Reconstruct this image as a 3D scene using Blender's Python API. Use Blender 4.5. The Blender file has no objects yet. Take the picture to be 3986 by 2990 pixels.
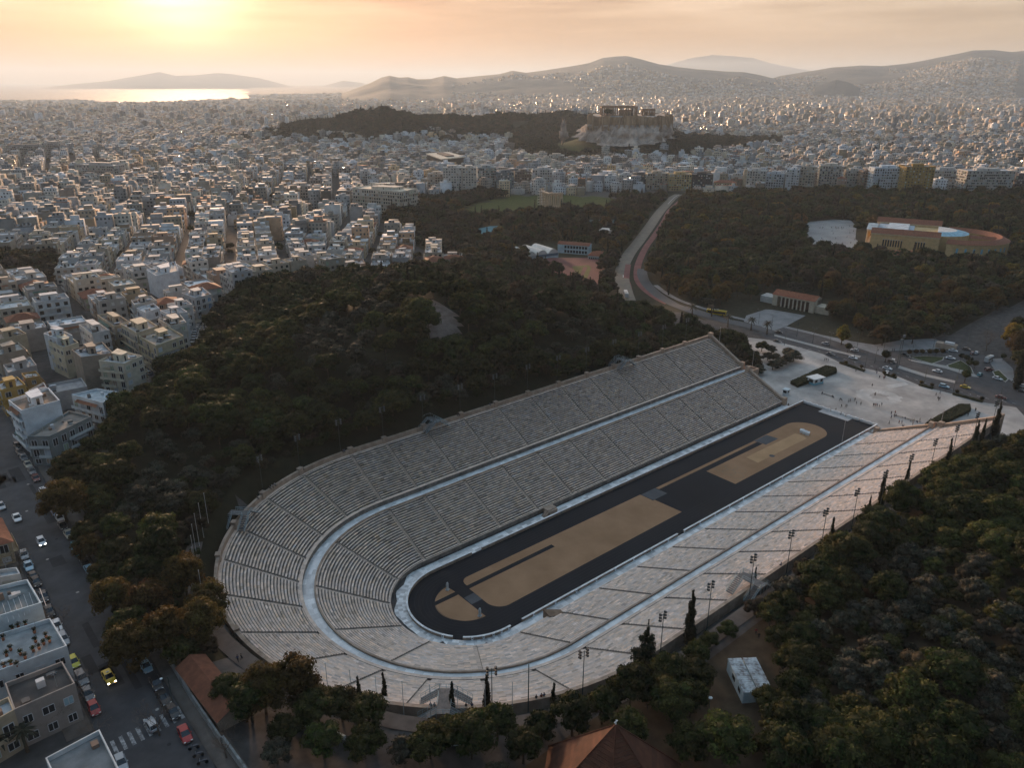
import bpy, math, random
import numpy as np
from mathutils import Matrix, Vector

# ------------------------------------------------------------------ camera, sky, sun, exposure
SC = bpy.context.scene
COL = SC.collection
CAM = np.array([-107.508, -145.166, 134.508])
YAW, PITCH, ROLL, FPX = 0.8670034, 0.3710960, 0.002253, 3036.617
PW, PH = 3986.0, 2990.0
_f = np.array([math.cos(YAW)*math.cos(PITCH), math.sin(YAW)*math.cos(PITCH), -math.sin(PITCH)])
_r = np.array([math.sin(YAW), -math.cos(YAW), 0.0])
_u = np.cross(_r, _f)
CR = _r*math.cos(ROLL) + _u*math.sin(ROLL)
CU = -_r*math.sin(ROLL) + _u*math.cos(ROLL)
CF = _f
cam = bpy.data.cameras.new('camera')
cam.sensor_width = 36.0
cam.lens = 36.0*FPX/PW
cam.clip_start = 1.0
cam.clip_end = 90000.0
camo = bpy.data.objects.new('camera', cam)
COL.objects.link(camo)
camo.matrix_world = Matrix(((CR[0], CU[0], -CF[0], CAM[0]), (CR[1], CU[1], -CF[1], CAM[1]), (CR[2], CU[2], -CF[2], CAM[2]), (0, 0, 0, 1)))
SC.camera = camo

SUN_EL = math.radians(6.3)
SUN_AZ = YAW + math.atan((1993-760)/3036.6*math.cos(PITCH))          # angle from +x, counter-clockwise
SUND = Vector((math.cos(SUN_AZ)*math.cos(SUN_EL), math.sin(SUN_AZ)*math.cos(SUN_EL), math.sin(SUN_EL)))
sl = bpy.data.lights.new('sun', 'SUN')
sl.energy = 3.6
sl.angle = math.radians(8)
sl.color = (1.0, 0.62, 0.36)
so = bpy.data.objects.new('sun', sl)
COL.objects.link(so)
so.rotation_euler = SUND.to_track_quat('Z', 'Y').to_euler()

W = bpy.data.worlds.new('World')
SC.world = W
W.use_nodes = True
nt = W.node_tree
nt.nodes.clear()
N = nt.nodes.new
Lk = nt.links.new
def wmath(op, a, b=None, c=None, clamp=False):
    n = N('ShaderNodeMath'); n.operation = op; n.use_clamp = clamp
    for i, x in enumerate((a, b, c)):
        if x is None: continue
        if isinstance(x, (int, float)): n.inputs[i].default_value = x
        else: Lk(x, n.inputs[i])
    return n.outputs[0]
def wmix(bt, fac, a, b):
    n = N('ShaderNodeMix'); n.data_type = 'RGBA'; n.blend_type = bt
    for i, x in ((0, fac), (6, a), (7, b)):
        if isinstance(x, (int, float)): n.inputs[i].default_value = x
        elif isinstance(x, tuple): n.inputs[i].default_value = (*x, 1)
        else: Lk(x, n.inputs[i])
    return n.outputs[2]
def wramp(fac, stops):
    n = N('ShaderNodeValToRGB')
    cr = n.color_ramp
    while len(cr.elements) < len(stops): cr.elements.new(0.5)
    for e, (p, c) in zip(cr.elements, stops): e.position = p; e.color = (*c, 1)
    Lk(fac, n.inputs[0])
    return n.outputs[0]
tc = N('ShaderNodeTexCoord')
sep = N('ShaderNodeSeparateXYZ'); Lk(tc.outputs['Generated'], sep.inputs[0])
dotn = N('ShaderNodeVectorMath'); dotn.operation = 'DOT_PRODUCT'
Lk(tc.outputs['Generated'], dotn.inputs[0]); dotn.inputs[1].default_value = SUND
sd = wmath('MAXIMUM', dotn.outputs['Value'], 0.0)
sky = N('ShaderNodeTexSky'); sky.sky_type = 'NISHITA'; sky.sun_disc = False
sky.sun_elevation = SUN_EL
sky.sun_rotation = math.pi/2 - SUN_AZ
sky.air_density = 1.4; sky.dust_density = 3.0; sky.ozone_density = 3.0
zup = wmath('MAXIMUM', sep.outputs[2], 0.0)
base = wramp(wmath('POWER', zup, 0.5), [(0.0, (0.26, 0.175, 0.11)), (0.22, (0.30, 0.195, 0.115)), (0.34, (0.37, 0.28, 0.20)), (0.55, (0.43, 0.42, 0.41)), (1.0, (0.30, 0.365, 0.42))])
# away from the sun the low sky turns cool
side = wmath('MULTIPLY_ADD', dotn.outputs['Value'], 0.5, 0.5, clamp=True)
cool = wmix('MULTIPLY', 1.0, base, (0.58, 0.86, 1.10))
base = wmix('MIX', wramp(side, [(0.0, (0, 0, 0)), (0.55, (0, 0, 0)), (0.93, (1, 1, 1))]), cool, base)
base = wmix('MULTIPLY', 1.0, base, wramp(side, [(0.0, (0.30, 0.31, 0.33)), (0.42, (0.42, 0.43, 0.45)), (0.68, (0.98, 0.97, 0.96)), (1.0, (1, 1, 1))]))
g1 = wmath('POWER', sd, 700.0)
g2 = wmath('POWER', sd, 60.0)
g3 = wmath('POWER', sd, 5.0)
col = wmix('ADD', 1.0, base, wmix('MULTIPLY', 1.0, wmix('MIX', g2, (0, 0, 0), (1, 1, 1)), (0.07, 0.025, 0.003)))
col = wmix('ADD', 1.0, col, wmix('MULTIPLY', 1.0, wmix('MIX', g1, (0, 0, 0), (1, 1, 1)), (0.95, 0.66, 0.42)))
col = wmix('ADD', 1.0, col, wmix('MULTIPLY', 1.0, wmix('MIX', g3, (0, 0, 0), (1, 1, 1)), (0.03, 0.015, 0.006)))
# stretched cloud banks
mp = N('ShaderNodeMapping'); Lk(tc.outputs['Generated'], mp.inputs[0]); mp.inputs['Scale'].default_value = (1.6, 1.6, 17.0)
nz = N('ShaderNodeTexNoise'); Lk(mp.outputs[0], nz.inputs['Vector']); nz.inputs['Scale'].default_value = 1.9; nz.inputs['Detail'].default_value = 7; nz.inputs['Roughness'].default_value = 0.55
cl = wramp(nz.outputs[0], [(0.38, (1.18, 1.20, 1.23)), (0.50, (0.94, 0.91, 0.88)), (0.60, (0.74, 0.69, 0.65))])
upm = wramp(zup, [(0.02, (0, 0, 0)), (0.075, (1, 1, 1))])
cl = wmix('MIX', upm, (1, 1, 1), cl)
col = wmix('MULTIPLY', 1.0, col, cl)
mp2 = N('ShaderNodeMapping'); Lk(tc.outputs['Generated'], mp2.inputs[0]); mp2.inputs['Scale'].default_value = (3.0, 3.0, 40.0); mp2.inputs['Location'].default_value = (4.1, 0.3, 0.25)
nz2 = N('ShaderNodeTexNoise'); Lk(mp2.outputs[0], nz2.inputs['Vector']); nz2.inputs['Scale'].default_value = 2.2; nz2.inputs['Detail'].default_value = 5
cl2 = wramp(nz2.outputs[0], [(0.50, (1, 1, 1)), (0.57, (0.68, 0.62, 0.60))])
cl2 = wmix('MIX', wramp(zup, [(0.07, (0, 0, 0)), (0.10, (1, 1, 1))]), (1, 1, 1), cl2)
col = wmix('MULTIPLY', 1.0, col, cl2)
skb = N('ShaderNodeBackground'); Lk(wmix('MULTIPLY', 1.0, sky.outputs[0], (0.20, 0.15, 0.20)), skb.inputs[0]); skb.inputs[1].default_value = 0.05
clb = N('ShaderNodeBackground'); Lk(col, clb.inputs[0]); clb.inputs[1].default_value = 0.95
addb = N('ShaderNodeAddShader'); Lk(skb.outputs[0], addb.inputs[0]); Lk(clb.outputs[0], addb.inputs[1])
wo = N('ShaderNodeOutputWorld'); Lk(addb.outputs[0], wo.inputs[0])
W.cycles.sampling_method = 'MANUAL'; W.cycles.sample_map_resolution = 512

SC.view_settings.view_transform = 'Standard'
SC.view_settings.look = 'None'
SC.view_settings.exposure = 1.18
SC.view_settings.gamma = 1.0
SC.render.engine = 'CYCLES'
SC.cycles.use_denoising = True
SC.cycles.max_bounces = 4
SC.cycles.diffuse_bounces = 2
SC.cycles.glossy_bounces = 2
SC.cycles.transmission_bounces = 2
SC.cycles.transparent_max_bounces = 4
SC.cycles.volume_bounces = 1
SC.cycles.use_adaptive_sampling = True
SC.cycles.adaptive_threshold = 0.02
SC.cycles.sample_clamp_indirect = 4.0
SC.render.use_persistent_data = False

# ------------------------------------------------------------------ helpers
rng = np.random.default_rng(7)
random.seed(7)
def uni(a, b): return a + (b-a)*rng.random()
K = 3986/2212.0

MATS = {}
def mat(name, c1, c2=None, scale=1.0, rough=0.85, spec=0.3, metal=0.0, bump=0.0, tint=False, objrand=0.0, detail=4.0, bscale=None, emit=None, c3=None, trans=None):
    """noise between c1 and c2 in object metres, times the mesh's 'tint' colours, times a random value per object"""
    if name in MATS: return MATS[name]
    m = bpy.data.materials.new(name); m.use_nodes = True
    t = m.node_tree; t.nodes.clear(); n = t.nodes.new; l = t.links.new
    out = n('ShaderNodeOutputMaterial'); p = n('ShaderNodeBsdfPrincipled'); l(p.outputs[0], out.inputs[0])
    p.inputs['Roughness'].default_value = rough
    p.inputs['Metallic'].default_value = metal
    p.inputs['Specular IOR Level'].default_value = spec
    colr = None
    tcn = n('ShaderNodeTexCoord')
    if c2 is not None:
        nz = n('ShaderNodeTexNoise'); l(tcn.outputs['Object'], nz.inputs['Vector']); nz.inputs['Scale'].default_value = scale; nz.inputs['Detail'].default_value = detail; nz.inputs['Roughness'].default_value = 0.6
        r = n('ShaderNodeValToRGB'); l(nz.outputs[0], r.inputs[0])
        r.color_ramp.elements[0].position = 0.34; r.color_ramp.elements[0].color = (*c1, 1)
        r.color_ramp.elements[1].position = 0.66; r.color_ramp.elements[1].color = (*c2, 1)
        if c3 is not None:
            e = r.color_ramp.elements.new(0.5); e.color = (*c3, 1)
        colr = r.outputs[0]
    def mul(a, b):
        x = n('ShaderNodeMix'); x.data_type = 'RGBA'; x.blend_type = 'MULTIPLY'; x.inputs[0].default_value = 1.0
        if a is None: x.inputs[6].default_value = (*c1, 1)
        else: l(a, x.inputs[6])
        l(b, x.inputs[7]); return x.outputs[2]
    if tint:
        at = n('ShaderNodeAttribute'); at.attribute_name = 'tint'
        colr = mul(colr, at.outputs['Color'])
    if objrand > 0:
        oi = n('ShaderNodeObjectInfo')
        hs = n('ShaderNodeHueSaturation')
        mr = n('ShaderNodeMapRange'); l(oi.outputs['Random'], mr.inputs[0]); mr.inputs[3].default_value = 1-objrand; mr.inputs[4].default_value = 1+objrand
        l(mr.outputs[0], hs.inputs['Value'])
        wn = n('ShaderNodeTexWhiteNoise'); wn.noise_dimensions = '1D'; l(oi.outputs['Random'], wn.inputs['W'])
        mr2 = n('ShaderNodeMapRange'); l(wn.outputs['Value'], mr2.inputs[0]); mr2.inputs[3].default_value = 0.5-objrand*0.09; mr2.inputs[4].default_value = 0.5+objrand*0.06
        l(mr2.outputs[0], hs.inputs['Hue'])
        if colr is None: hs.inputs['Color'].default_value = (*c1, 1)
        else: l(colr, hs.inputs['Color'])
        colr = hs.outputs[0]
    if colr is None: p.inputs['Base Color'].default_value = (*c1, 1)
    else: l(colr, p.inputs['Base Color'])
    if bump > 0:
        nb = n('ShaderNodeTexNoise'); l(tcn.outputs['Object'], nb.inputs['Vector']); nb.inputs['Scale'].default_value = bscale or scale*4; nb.inputs['Detail'].default_value = 5
        bp = n('ShaderNodeBump'); bp.inputs['Strength'].default_value = bump; bp.inputs['Distance'].default_value = 0.1; l(nb.outputs[0], bp.inputs['Height']); l(bp.outputs[0], p.inputs['Normal'])
    if emit is not None:
        p.inputs['Emission Color'].default_value = (*emit[0], 1); p.inputs['Emission Strength'].default_value = emit[1]
    if trans is not None:
        tr = n('ShaderNodeBsdfTranslucent'); mx = n('ShaderNodeMixShader'); mx.inputs[0].default_value = trans
        if colr is None: tr.inputs[0].default_value = (*c1, 1)
        else: l(colr, tr.inputs[0])
        l(p.outputs[0], mx.inputs[1]); l(tr.outputs[0], mx.inputs[2]); l(mx.outputs[0], out.inputs[0])
    MATS[name] = m
    return m

def mesh_np(name, V, F, mats, tint=None, mi=None, uv=None, smooth=False):
    """V (n,3); F (m,k) or list of such arrays with different k; tint (m,3) per face"""
    me = bpy.data.meshes.new(name)
    Fs = F if isinstance(F, list) else [F]
    Fs = [np.asarray(f, dtype=np.int32) for f in Fs if len(f)]
    V = np.asarray(V, dtype=np.float32)
    me.vertices.add(len(V)); me.vertices.foreach_set('co', V.ravel())
    nl = sum(f.size for f in Fs); nf = sum(len(f) for f in Fs)
    me.loops.add(nl); me.polygons.add(nf)
    me.loops.foreach_set('vertex_index', np.concatenate([f.ravel() for f in Fs]))
    tot = np.concatenate([np.full(len(f), f.shape[1], dtype=np.int32) for f in Fs])
    st = np.concatenate([[0], np.cumsum(tot)[:-1]]).astype(np.int32)
    me.polygons.foreach_set('loop_start', st)
    me.polygons.foreach_set('loop_total', tot)
    if mi is not None: me.polygons.foreach_set('material_index', np.asarray(mi, dtype=np.int32))
    if smooth: me.polygons.foreach_set('use_smooth', np.ones(nf, dtype=bool))
    me.update(calc_edges=True)
    if tint is not None:
        a = me.attributes.new('tint', 'FLOAT_COLOR', 'FACE')
        t4 = np.ones((nf, 4), dtype=np.float32); t4[:, :3] = tint
        a.data.foreach_set('color', t4.ravel())
    if uv is not None:
        ul = me.uv_layers.new(name='UVMap')
        ul.data.foreach_set('uv', np.asarray(uv, dtype=np.float32).ravel())
    for m in (mats if isinstance(mats, (list, tuple)) else [mats]): me.materials.append(m)
    return me

def link(name, me, parent=None, loc=None, rz=None):
    o = bpy.data.objects.new(name, me); COL.objects.link(o)
    if parent is not None: o.parent = parent
    if loc is not None: o.location = [float(x) for x in loc]
    if rz is not None: o.rotation_euler = (0, 0, float(rz))
    return o
USED = {}
def tag(o, label=None, cat=None, group=None, kind=None):
    if label:
        o['label'] = label
    if cat: o['category'] = cat
    if group: o['group'] = group
    if kind: o['kind'] = kind
    return o
def thing(name, loc, rz=0.0, label=None, cat=None, group=None):
    o = bpy.data.objects.new(name, None); COL.objects.link(o); o.empty_display_size = 0.5
    o.location = [float(x) for x in loc]; o.rotation_euler = (0, 0, float(rz))
    return tag(o, label, cat, group)
def copy_tree(root, loc=None, rz=None, sc=None):
    c = root.copy(); COL.objects.link(c)
    if loc is not None: c.location = [float(x) for x in loc]
    if rz is not None: c.rotation_euler = (0, 0, float(rz))
    if sc is not None: c.scale = (sc, sc, sc) if not isinstance(sc, tuple) else sc
    for ch in root.children:
        d = ch.copy(); COL.objects.link(d); d.parent = c
        for g in ch.children:
            e = g.copy(); COL.objects.link(e); e.parent = d
    return c

class MB:
    """collects boxes, tubes and polygons into one mesh"""
    def __init__(s): s.v = []; s.f = []; s.m = []; s.t = []
    def face(s, pts, m=0, t=(1, 1, 1)):
        i = len(s.v); s.v.extend([tuple(map(float, p)) for p in pts]); s.f.append(tuple(range(i, i+len(pts)))); s.m.append(m); s.t.append(t); return s
    def faces(s, pts, fs, m=0, t=(1, 1, 1)):
        i = len(s.v); s.v.extend([tuple(map(float, p)) for p in pts])
        for f in fs: s.f.append(tuple(i+k for k in f)); s.m.append(m); s.t.append(t)
        return s
    def box(s, x0, x1, y0, y1, z0, z1, m=0, t=(1, 1, 1), bottom=False):
        P = [(x0, y0, z0), (x1, y0, z0), (x1, y1, z0), (x0, y1, z0), (x0, y0, z1), (x1, y0, z1), (x1, y1, z1), (x0, y1, z1)]
        fs = [(4, 5, 6, 7), (0, 1, 5, 4), (1, 2, 6, 5), (2, 3, 7, 6), (3, 0, 4, 7)]
        if bottom: fs.append((3, 2, 1, 0))
        return s.faces(P, fs, m, t)
    def rbox(s, c, d, w, h, l, m=0, t=(1, 1, 1)):
        """box at base centre c, length l along unit direction d (xy), width w, height h"""
        dx, dy = d; nx, ny = -dy, dx
        P = []
        for z in (c[2], c[2]+h):
            for a, b in ((-1, -1), (1, -1), (1, 1), (-1, 1)):
                P.append((c[0]+dx*a*l/2+nx*b*w/2, c[1]+dy*a*l/2+ny*b*w/2, z))
        return s.faces(P, [(4, 5, 6, 7), (0, 1, 5, 4), (1, 2, 6, 5), (2, 3, 7, 6), (3, 0, 4, 7), (3, 2, 1, 0)], m, t)
    def prism(s, poly, z0, z1, m=0, t=(1, 1, 1), mt=None, bottom=False):
        n = len(poly)
        A = sum(poly[i][0]*poly[(i+1) % n][1]-poly[(i+1) % n][0]*poly[i][1] for i in range(n))
        if A < 0: poly = poly[::-1]
        P = [(p[0], p[1], z0) for p in poly]+[(p[0], p[1], z1) for p in poly]
        s.faces(P, [(i, (i+1) % n, n+(i+1) % n, n+i) for i in range(n)], m, t)
        s.face(P[n:], m if mt is None else mt, t)
        if bottom: s.face(P[:n][::-1], m, t)
        return s
    def tube(s, p0, p1, r0, r1=None, n=6, m=0, t=(1, 1, 1), cap=True):
        r1 = r0 if r1 is None else r1
        a = np.array(p0, float); b = np.array(p1, float); d = b-a; d /= (np.linalg.norm(d)+1e-9)
        x = np.cross(d, (0, 0, 1) if abs(d[2]) < 0.9 else (1, 0, 0)); x /= np.linalg.norm(x); y = np.cross(d, x)
        P = [a+(x*math.cos(k*2*math.pi/n)+y*math.sin(k*2*math.pi/n))*r0 for k in range(n)]+[b+(x*math.cos(k*2*math.pi/n)+y*math.sin(k*2*math.pi/n))*r1 for k in range(n)]
        fs = [(k, (k+1) % n, n+(k+1) % n, n+k) for k in range(n)]
        if cap: fs += [tuple(range(n, 2*n)), tuple(range(n-1, -1, -1))]
        return s.faces(P, fs, m, t)
    def sph(s, c, r, n=8, k=5, m=0, t=(1, 1, 1), sz=1.0):
        P = [(c[0], c[1], c[2]-r*sz)]
        for j in range(1, k):
            ph = -math.pi/2+math.pi*j/k
            for i in range(n): P.append((c[0]+r*math.cos(ph)*math.cos(2*math.pi*i/n), c[1]+r*math.cos(ph)*math.sin(2*math.pi*i/n), c[2]+r*sz*math.sin(ph)))
        P.append((c[0], c[1], c[2]+r*sz)); fs = []
        for i in range(n): fs.append((0, 1+(i+1) % n, 1+i))
        for j in range(k-2):
            for i in range(n): fs.append((1+j*n+i, 1+j*n+(i+1) % n, 1+(j+1)*n+(i+1) % n, 1+(j+1)*n+i))
        q = len(P)-1
        for i in range(n): fs.append((1+(k-2)*n+i, 1+(k-2)*n+(i+1) % n, q))
        return s.faces(P, fs, m, t)
    def mesh(s, name, mats, smooth=False):
        me = bpy.data.meshes.new(name)
        me.from_pydata(s.v, [], s.f)
        ml = mats if isinstance(mats, (list, tuple)) else [mats]
        for q in ml: me.materials.append(q)
        if len(ml) > 1: me.polygons.foreach_set('material_index', s.m)
        a = me.attributes.new('tint', 'FLOAT_COLOR', 'FACE')
        t4 = np.ones((len(s.f), 4), dtype=np.float32); t4[:, :3] = np.array([x if isinstance(x, tuple) else (x, x, x) for x in s.t]).reshape(-1, 3)
        a.data.foreach_set('color', t4.ravel())
        if smooth: me.polygons.foreach_set('use_smooth', [True]*len(s.f))
        me.update()
        return me
    def build(s, name, mats, parent=None, loc=None, rz=None, smooth=False):
        return link(name, s.mesh(name, mats, smooth), parent, loc, rz)
# ------------------------------------------------------------------ the lie of the land
def dxy(sx, d):
    """ground position at distance d in the direction of photo column sx"""
    a = YAW - math.atan((sx-PW/2)/FPX*math.cos(PITCH))
    return CAM[0]+d*math.cos(a), CAM[1]+d*math.sin(a)
CTRL = [(-75, 0, 25), (-70, 40, 26), (-70, -40, 24), (-45, -62, 22), (0, -74, 21.5), (60, -75, 21.5), (120, -75, 20.5), (170, -74, 17), (200, -82, 8), (206, -70, 1),
        (0, 74, 24), (60, 76, 25), (120, 76, 21), (165, 74, 14), (196, 76, 5), (215, 72, 1),
        (-88, 0, 27), (-88, 60, 27), (-88, 120, 27), (-88, 170, 27), (-110, 0, 27), (-120, 100, 27), (-88, -60, 27), (-60, -90, 25),
        (60, 115, 44), (80, 140, 45), (30, 110, 40), (100, 190, 34), (-20, 110, 32), (-55, 95, 28), (130, 120, 33), (180, 130, 18), (220, 150, 8), (230, 200, 3), (150, 230, 22),
        (-10, 190, 27), (-40, 150, 27), (8, 215, 26), (60, 230, 28), (0, 280, 24), (-80, 260, 25), (100, 300, 17), (40, 370, 17), (-60, 420, 19), (160, 330, 9), (250, 330, 4), (200, 290, 8),
        (230, 0, 0), (260, 60, 0), (260, -60, 0), (300, 100, 0), (330, 60, 0), (281, 191, 0), (260, 230, 1), (340, 300, 0), (300, 400, 1), (400, 200, 3), (500, 180, 5), (600, 160, 6),
        (700, 300, 5), (550, 550, 1), (680, 470, 2), (450, 650, 3), (900, 300, 10), (800, 100, 12), (500, 0, 5), (400, -60, 3), (330, -100, 2),
        (20, -125, 26), (70, -110, 28), (120, -110, 28), (170, -110, 22), (220, -110, 10), (100, -200, 38), (200, -200, 34), (0, -100, 23), (-25, -80, 22), (-60, -130, 24),
        (300, 600, 8), (0, 700, 12), (-200, 500, 18), (-300, 300, 24), (500, 900, 5), (900, 700, 8), (-500, 900, 12), (200, 1100, 8), (1400, 600, 8), (1500, 1500, 0), (600, 2200, -4), (2200, 600, 6), (-600, 2000, 0)]
CT = np.array(CTRL, float)
def smooth(a, b, x):
    t = np.clip((x-a)/(b-a), 0, 1); return t*t*(3-2*t)
# stadium section: distance from the spine (0,0)-(193,0) against height
PR = np.array([0, 17.2, 21.2, 21.3, 40.8, 43.8, 44.2, 62.0, 63.6])
PZ = np.array([-0.3, -0.3, -0.3, 0.6, 9.0, 9.2, 10.2, 19.0, 19.3])
XEND = 193.0
ph_d, ph_p = 1700.0, dxy(800*K, 1680)
ac_p = dxy(1350*K, 1530)
HILLS = [  # (x, y, height, sx, sy, angle) soft hills
    (*dxy(700*K, 1800), 46, 150, 90, 0), (*dxy(815*K, 1750), 66, 150, 90, 0), (*dxy(950*K, 1800), 52, 170, 90, 0), (*dxy(1100*K, 1900), 50, 220, 110, 0),
    (*dxy(1230*K, 2000), 52, 200, 110, 0), (*dxy(1345*K, 1560), 42, 130, 130, 0), (*dxy(1200*K, 1500), 22, 120, 90, 0)]
def hgt(x, y):
    x = np.asarray(x, float); y = np.asarray(y, float); sh = x.shape
    X = x.ravel(); Y = y.ravel(); out = np.empty_like(X)
    for i in range(0, len(X), 20000):
        xs = X[i:i+20000]; ys = Y[i:i+20000]
        d2 = (xs[:, None]-CT[None, :, 0])**2+(ys[:, None]-CT[None, :, 1])**2
        w = 1/(d2+200.0)**2
        h = (w*CT[None, :, 2]).sum(1)/w.sum(1)
        rx = xs-CAM[0]; ry = ys-CAM[1]; D = np.hypot(rx, ry)
        az = np.arctan2(ry, rx)
        far = smooth(1800, 3500, D)
        plain = np.where(D < 8000, 0-58*smooth(2500, 9000, D), -58)
        # right of the sea the plain stays higher and climbs to the hills
        right = smooth(YAW+0.30, YAW-0.25, az) if False else np.clip((YAW+0.33-az)/0.5, 0, 1)
        plain = plain*(1-right*0.75)+right*smooth(4500, 9000, D)*45
        coast = np.where(az > YAW+0.305, 9500-1900*np.exp(-((az-(YAW+0.42))/0.055)**2), 30000)
        plain = np.where(D > coast, -75-12*smooth(0, 400, D-coast), np.maximum(plain, -66))
        h = h*(1-far)+plain*far
        for hx, hy, hh, sx, sy, an in HILLS:
            ux = (xs-hx); uy = (ys-hy); ca = math.cos(YAW); sa = math.sin(YAW)
            al = ux*ca+uy*sa; ac = -ux*sa+uy*ca
            gg = np.exp(-((ac/sx)**2+(al/sy)**2)*0.9); h = np.maximum(h, 1.5+hh*gg-90*(1-smooth(0, 0.12, gg)))
        # street bench, plaza, avenue
        b = (1-smooth(13, 24, np.abs(xs+88)))*(1-smooth(190, 230, ys))*smooth(-110, -80, ys)
        h = h*(1-b)+27*b
        pl = smooth(197, 203, xs)*(1-smooth(330, 380, xs))*smooth(-80, -60, ys)*(1-smooth(84, 110, ys))
        h = h*(1-pl)
        # the stadium's basin
        cx = np.clip(xs, 0, XEND); r = np.hypot(xs-cx, ys)
        prof = np.interp(r, PR, PZ)
        inside = (xs <= XEND)
        k = 1-smooth(63.6, 67.5, r)
        rr = np.minimum(r, 63.6)
        h = np.where(inside, h*(1-k)+np.interp(rr, PR, PZ)*k, h)
        e = (xs > XEND) & (xs < 203) & (np.abs(ys) < 66)
        h = np.where(e, -0.3, h)
        out[i:i+20000] = h
    return out.reshape(sh)
def hz(x, y): return float(hgt(np.array([x]), np.array([y]))[0])
def ray(sx, sy):
    d = CF + CR*(sx-PW/2)/FPX - CU*(sy-PH/2)/FPX
    return d/np.linalg.norm(d)
_T = np.concatenate([np.linspace(40, 1200, 1200), np.linspace(1202, 3000, 500), np.linspace(3010, 26000, 1500)])
def G(sx, sy, up=0.0):
    """where the line of sight through photo pixel (sx, sy) meets the land raised by `up` metres"""
    d = ray(sx, sy); P = CAM[None]+d[None]*_T[:, None]
    z = P[:, 2]-hgt(P[:, 0], P[:, 1])-up
    k = np.argmax(z < 0)
    if k == 0: return P[-1]
    a = z[k-1]/(z[k-1]-z[k]); q = P[k-1]*(1-a)+P[k]*a
    return q
def Z(sx, sy, z):
    d = ray(sx, sy); return CAM+d*((z-CAM[2])/d[2])
def GD(dx, dy, up=0.0): return G(dx*K, dy*K, up)
def ZD(dx, dy, z): return Z(dx*K, dy*K, z)
def cc(o, u, v): return (o[0]+.4521*u, o[1]+.4521*v)
def px_of(P):
    d = np.atleast_2d(P)-CAM; z = d@CF
    return PW/2+FPX*(d@CR)/z, PH/2-FPX*(d@CU)/z, z
def inpoly(x, y, poly):
    x = np.asarray(x); y = np.asarray(y); c = np.zeros(x.shape, bool); n = len(poly)
    for i in range(n):
        x0, y0 = poly[i][0], poly[i][1]; x1, y1 = poly[(i+1) % n][0], poly[(i+1) % n][1]
        k = ((y0 > y) != (y1 > y)) & (x < (x1-x0)*(y-y0)/(y1-y0+1e-12)+x0); c ^= k
    return c
# ------------------------------------------------------------------ ground, sea, mountains, roads
def axis(a, b, st, lim0, lim1, g=1.06, mx=420):
    v = list(np.arange(a, b+0.1, st)); s = st
    while v[-1] < lim1: s = min(s*g, mx); v.append(v[-1]+s)
    s = st; w = [a]
    while w[-1] > lim0: s = min(s*g, mx); w.append(w[-1]-s)
    return np.array(w[:0:-1]+v)
gx = axis(-150, 360, 4, -30000, 40000); gy = axis(-200, 360, 4, -16000, 44000)
XX, YY = np.meshgrid(gx, gy, indexing='ij')
HH = hgt(XX, YY)
nx_, ny_ = XX.shape
idx = np.arange(nx_*ny_).reshape(nx_, ny_)
F = np.stack([idx[:-1, :-1], idx[1:, :-1], idx[1:, 1:], idx[:-1, 1:]], -1).reshape(-1, 4)
fx = (XX[:-1, :-1]+XX[1:, 1:]).ravel()/2; fy = (YY[:-1, :-1]+YY[1:, 1:]).ravel()/2
# zones, traced once on the land
FOREST_A = [GD(*p)[:2] for p in ((300, 1420), (215, 1180), (150, 1040), (235, 935), (330, 850), (405, 800), (450, 740), (470, 680), (530, 640), (620, 615), (740, 608), (850, 600), (990, 588), (1080, 590), (1210, 610), (1290, 660), (1345, 680), (1450, 700), (1560, 742), (1615, 770), (1630, 800))]
FOREST_A = [tuple(p) for p in FOREST_A]+[(193, 66), (100, 66), (0, 66), (-40, 52), (-64, 12), (-66, -10), (-78, -10), (-79, 60)]
GARDEN = [tuple(GD(*p)[:2]) for p in ((1480, 436), (1440, 500), (1405, 570), (1400, 620), (1480, 665), (1560, 690), (1660, 716), (1700, 726), (1780, 745), (1900, 752), (1990, 745), (2090, 700), (2230, 640), (2400, 560), (2400, 425), (2212, 428), (1800, 422), (1600, 424))]
ZEUS = [tuple(GD(*p)[:2]) for p in ((1010, 420), (1440, 428), (1420, 470), (1370, 540), (1335, 610), (1320, 640), (1290, 660), (1180, 610), (1000, 592), (960, 560), (900, 530), (850, 500), (830, 480), (890, 440))]
PARK_W = [tuple(GD(*p)[:2]) for p in ((-60, 560), (60, 556), (130, 575), (160, 590), (120, 610), (-60, 620))]
HILL_R = [(-70, -66), (0, -70), (100, -70), (193, -68), (212, -70), (235, -72), (270, -78), (330, -110), (330, -300), (-140, -300), (-75, -120), (-78, -45)]
ACRO_G = [tuple(GD(*p)[:2]) for p in ((600, 300), (700, 296), (800, 304), (900, 292), (1000, 292), (1100, 300), (1110, 345), (1210, 350), (1330, 335), (1480, 340), (1560, 330), (1690, 320), (1690, 304), (1560, 300), (1470, 292), (1400, 262), (1250, 262), (1000, 262), (800, 245), (640, 262))]
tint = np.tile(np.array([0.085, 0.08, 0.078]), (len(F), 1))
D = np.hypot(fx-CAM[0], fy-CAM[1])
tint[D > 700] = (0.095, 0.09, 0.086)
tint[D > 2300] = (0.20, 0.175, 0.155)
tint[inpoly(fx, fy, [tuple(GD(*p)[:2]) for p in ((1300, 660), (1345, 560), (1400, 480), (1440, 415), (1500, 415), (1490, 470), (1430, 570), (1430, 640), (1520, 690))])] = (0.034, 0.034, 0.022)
tint[D > 4500] = (0.26, 0.235, 0.21)
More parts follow.
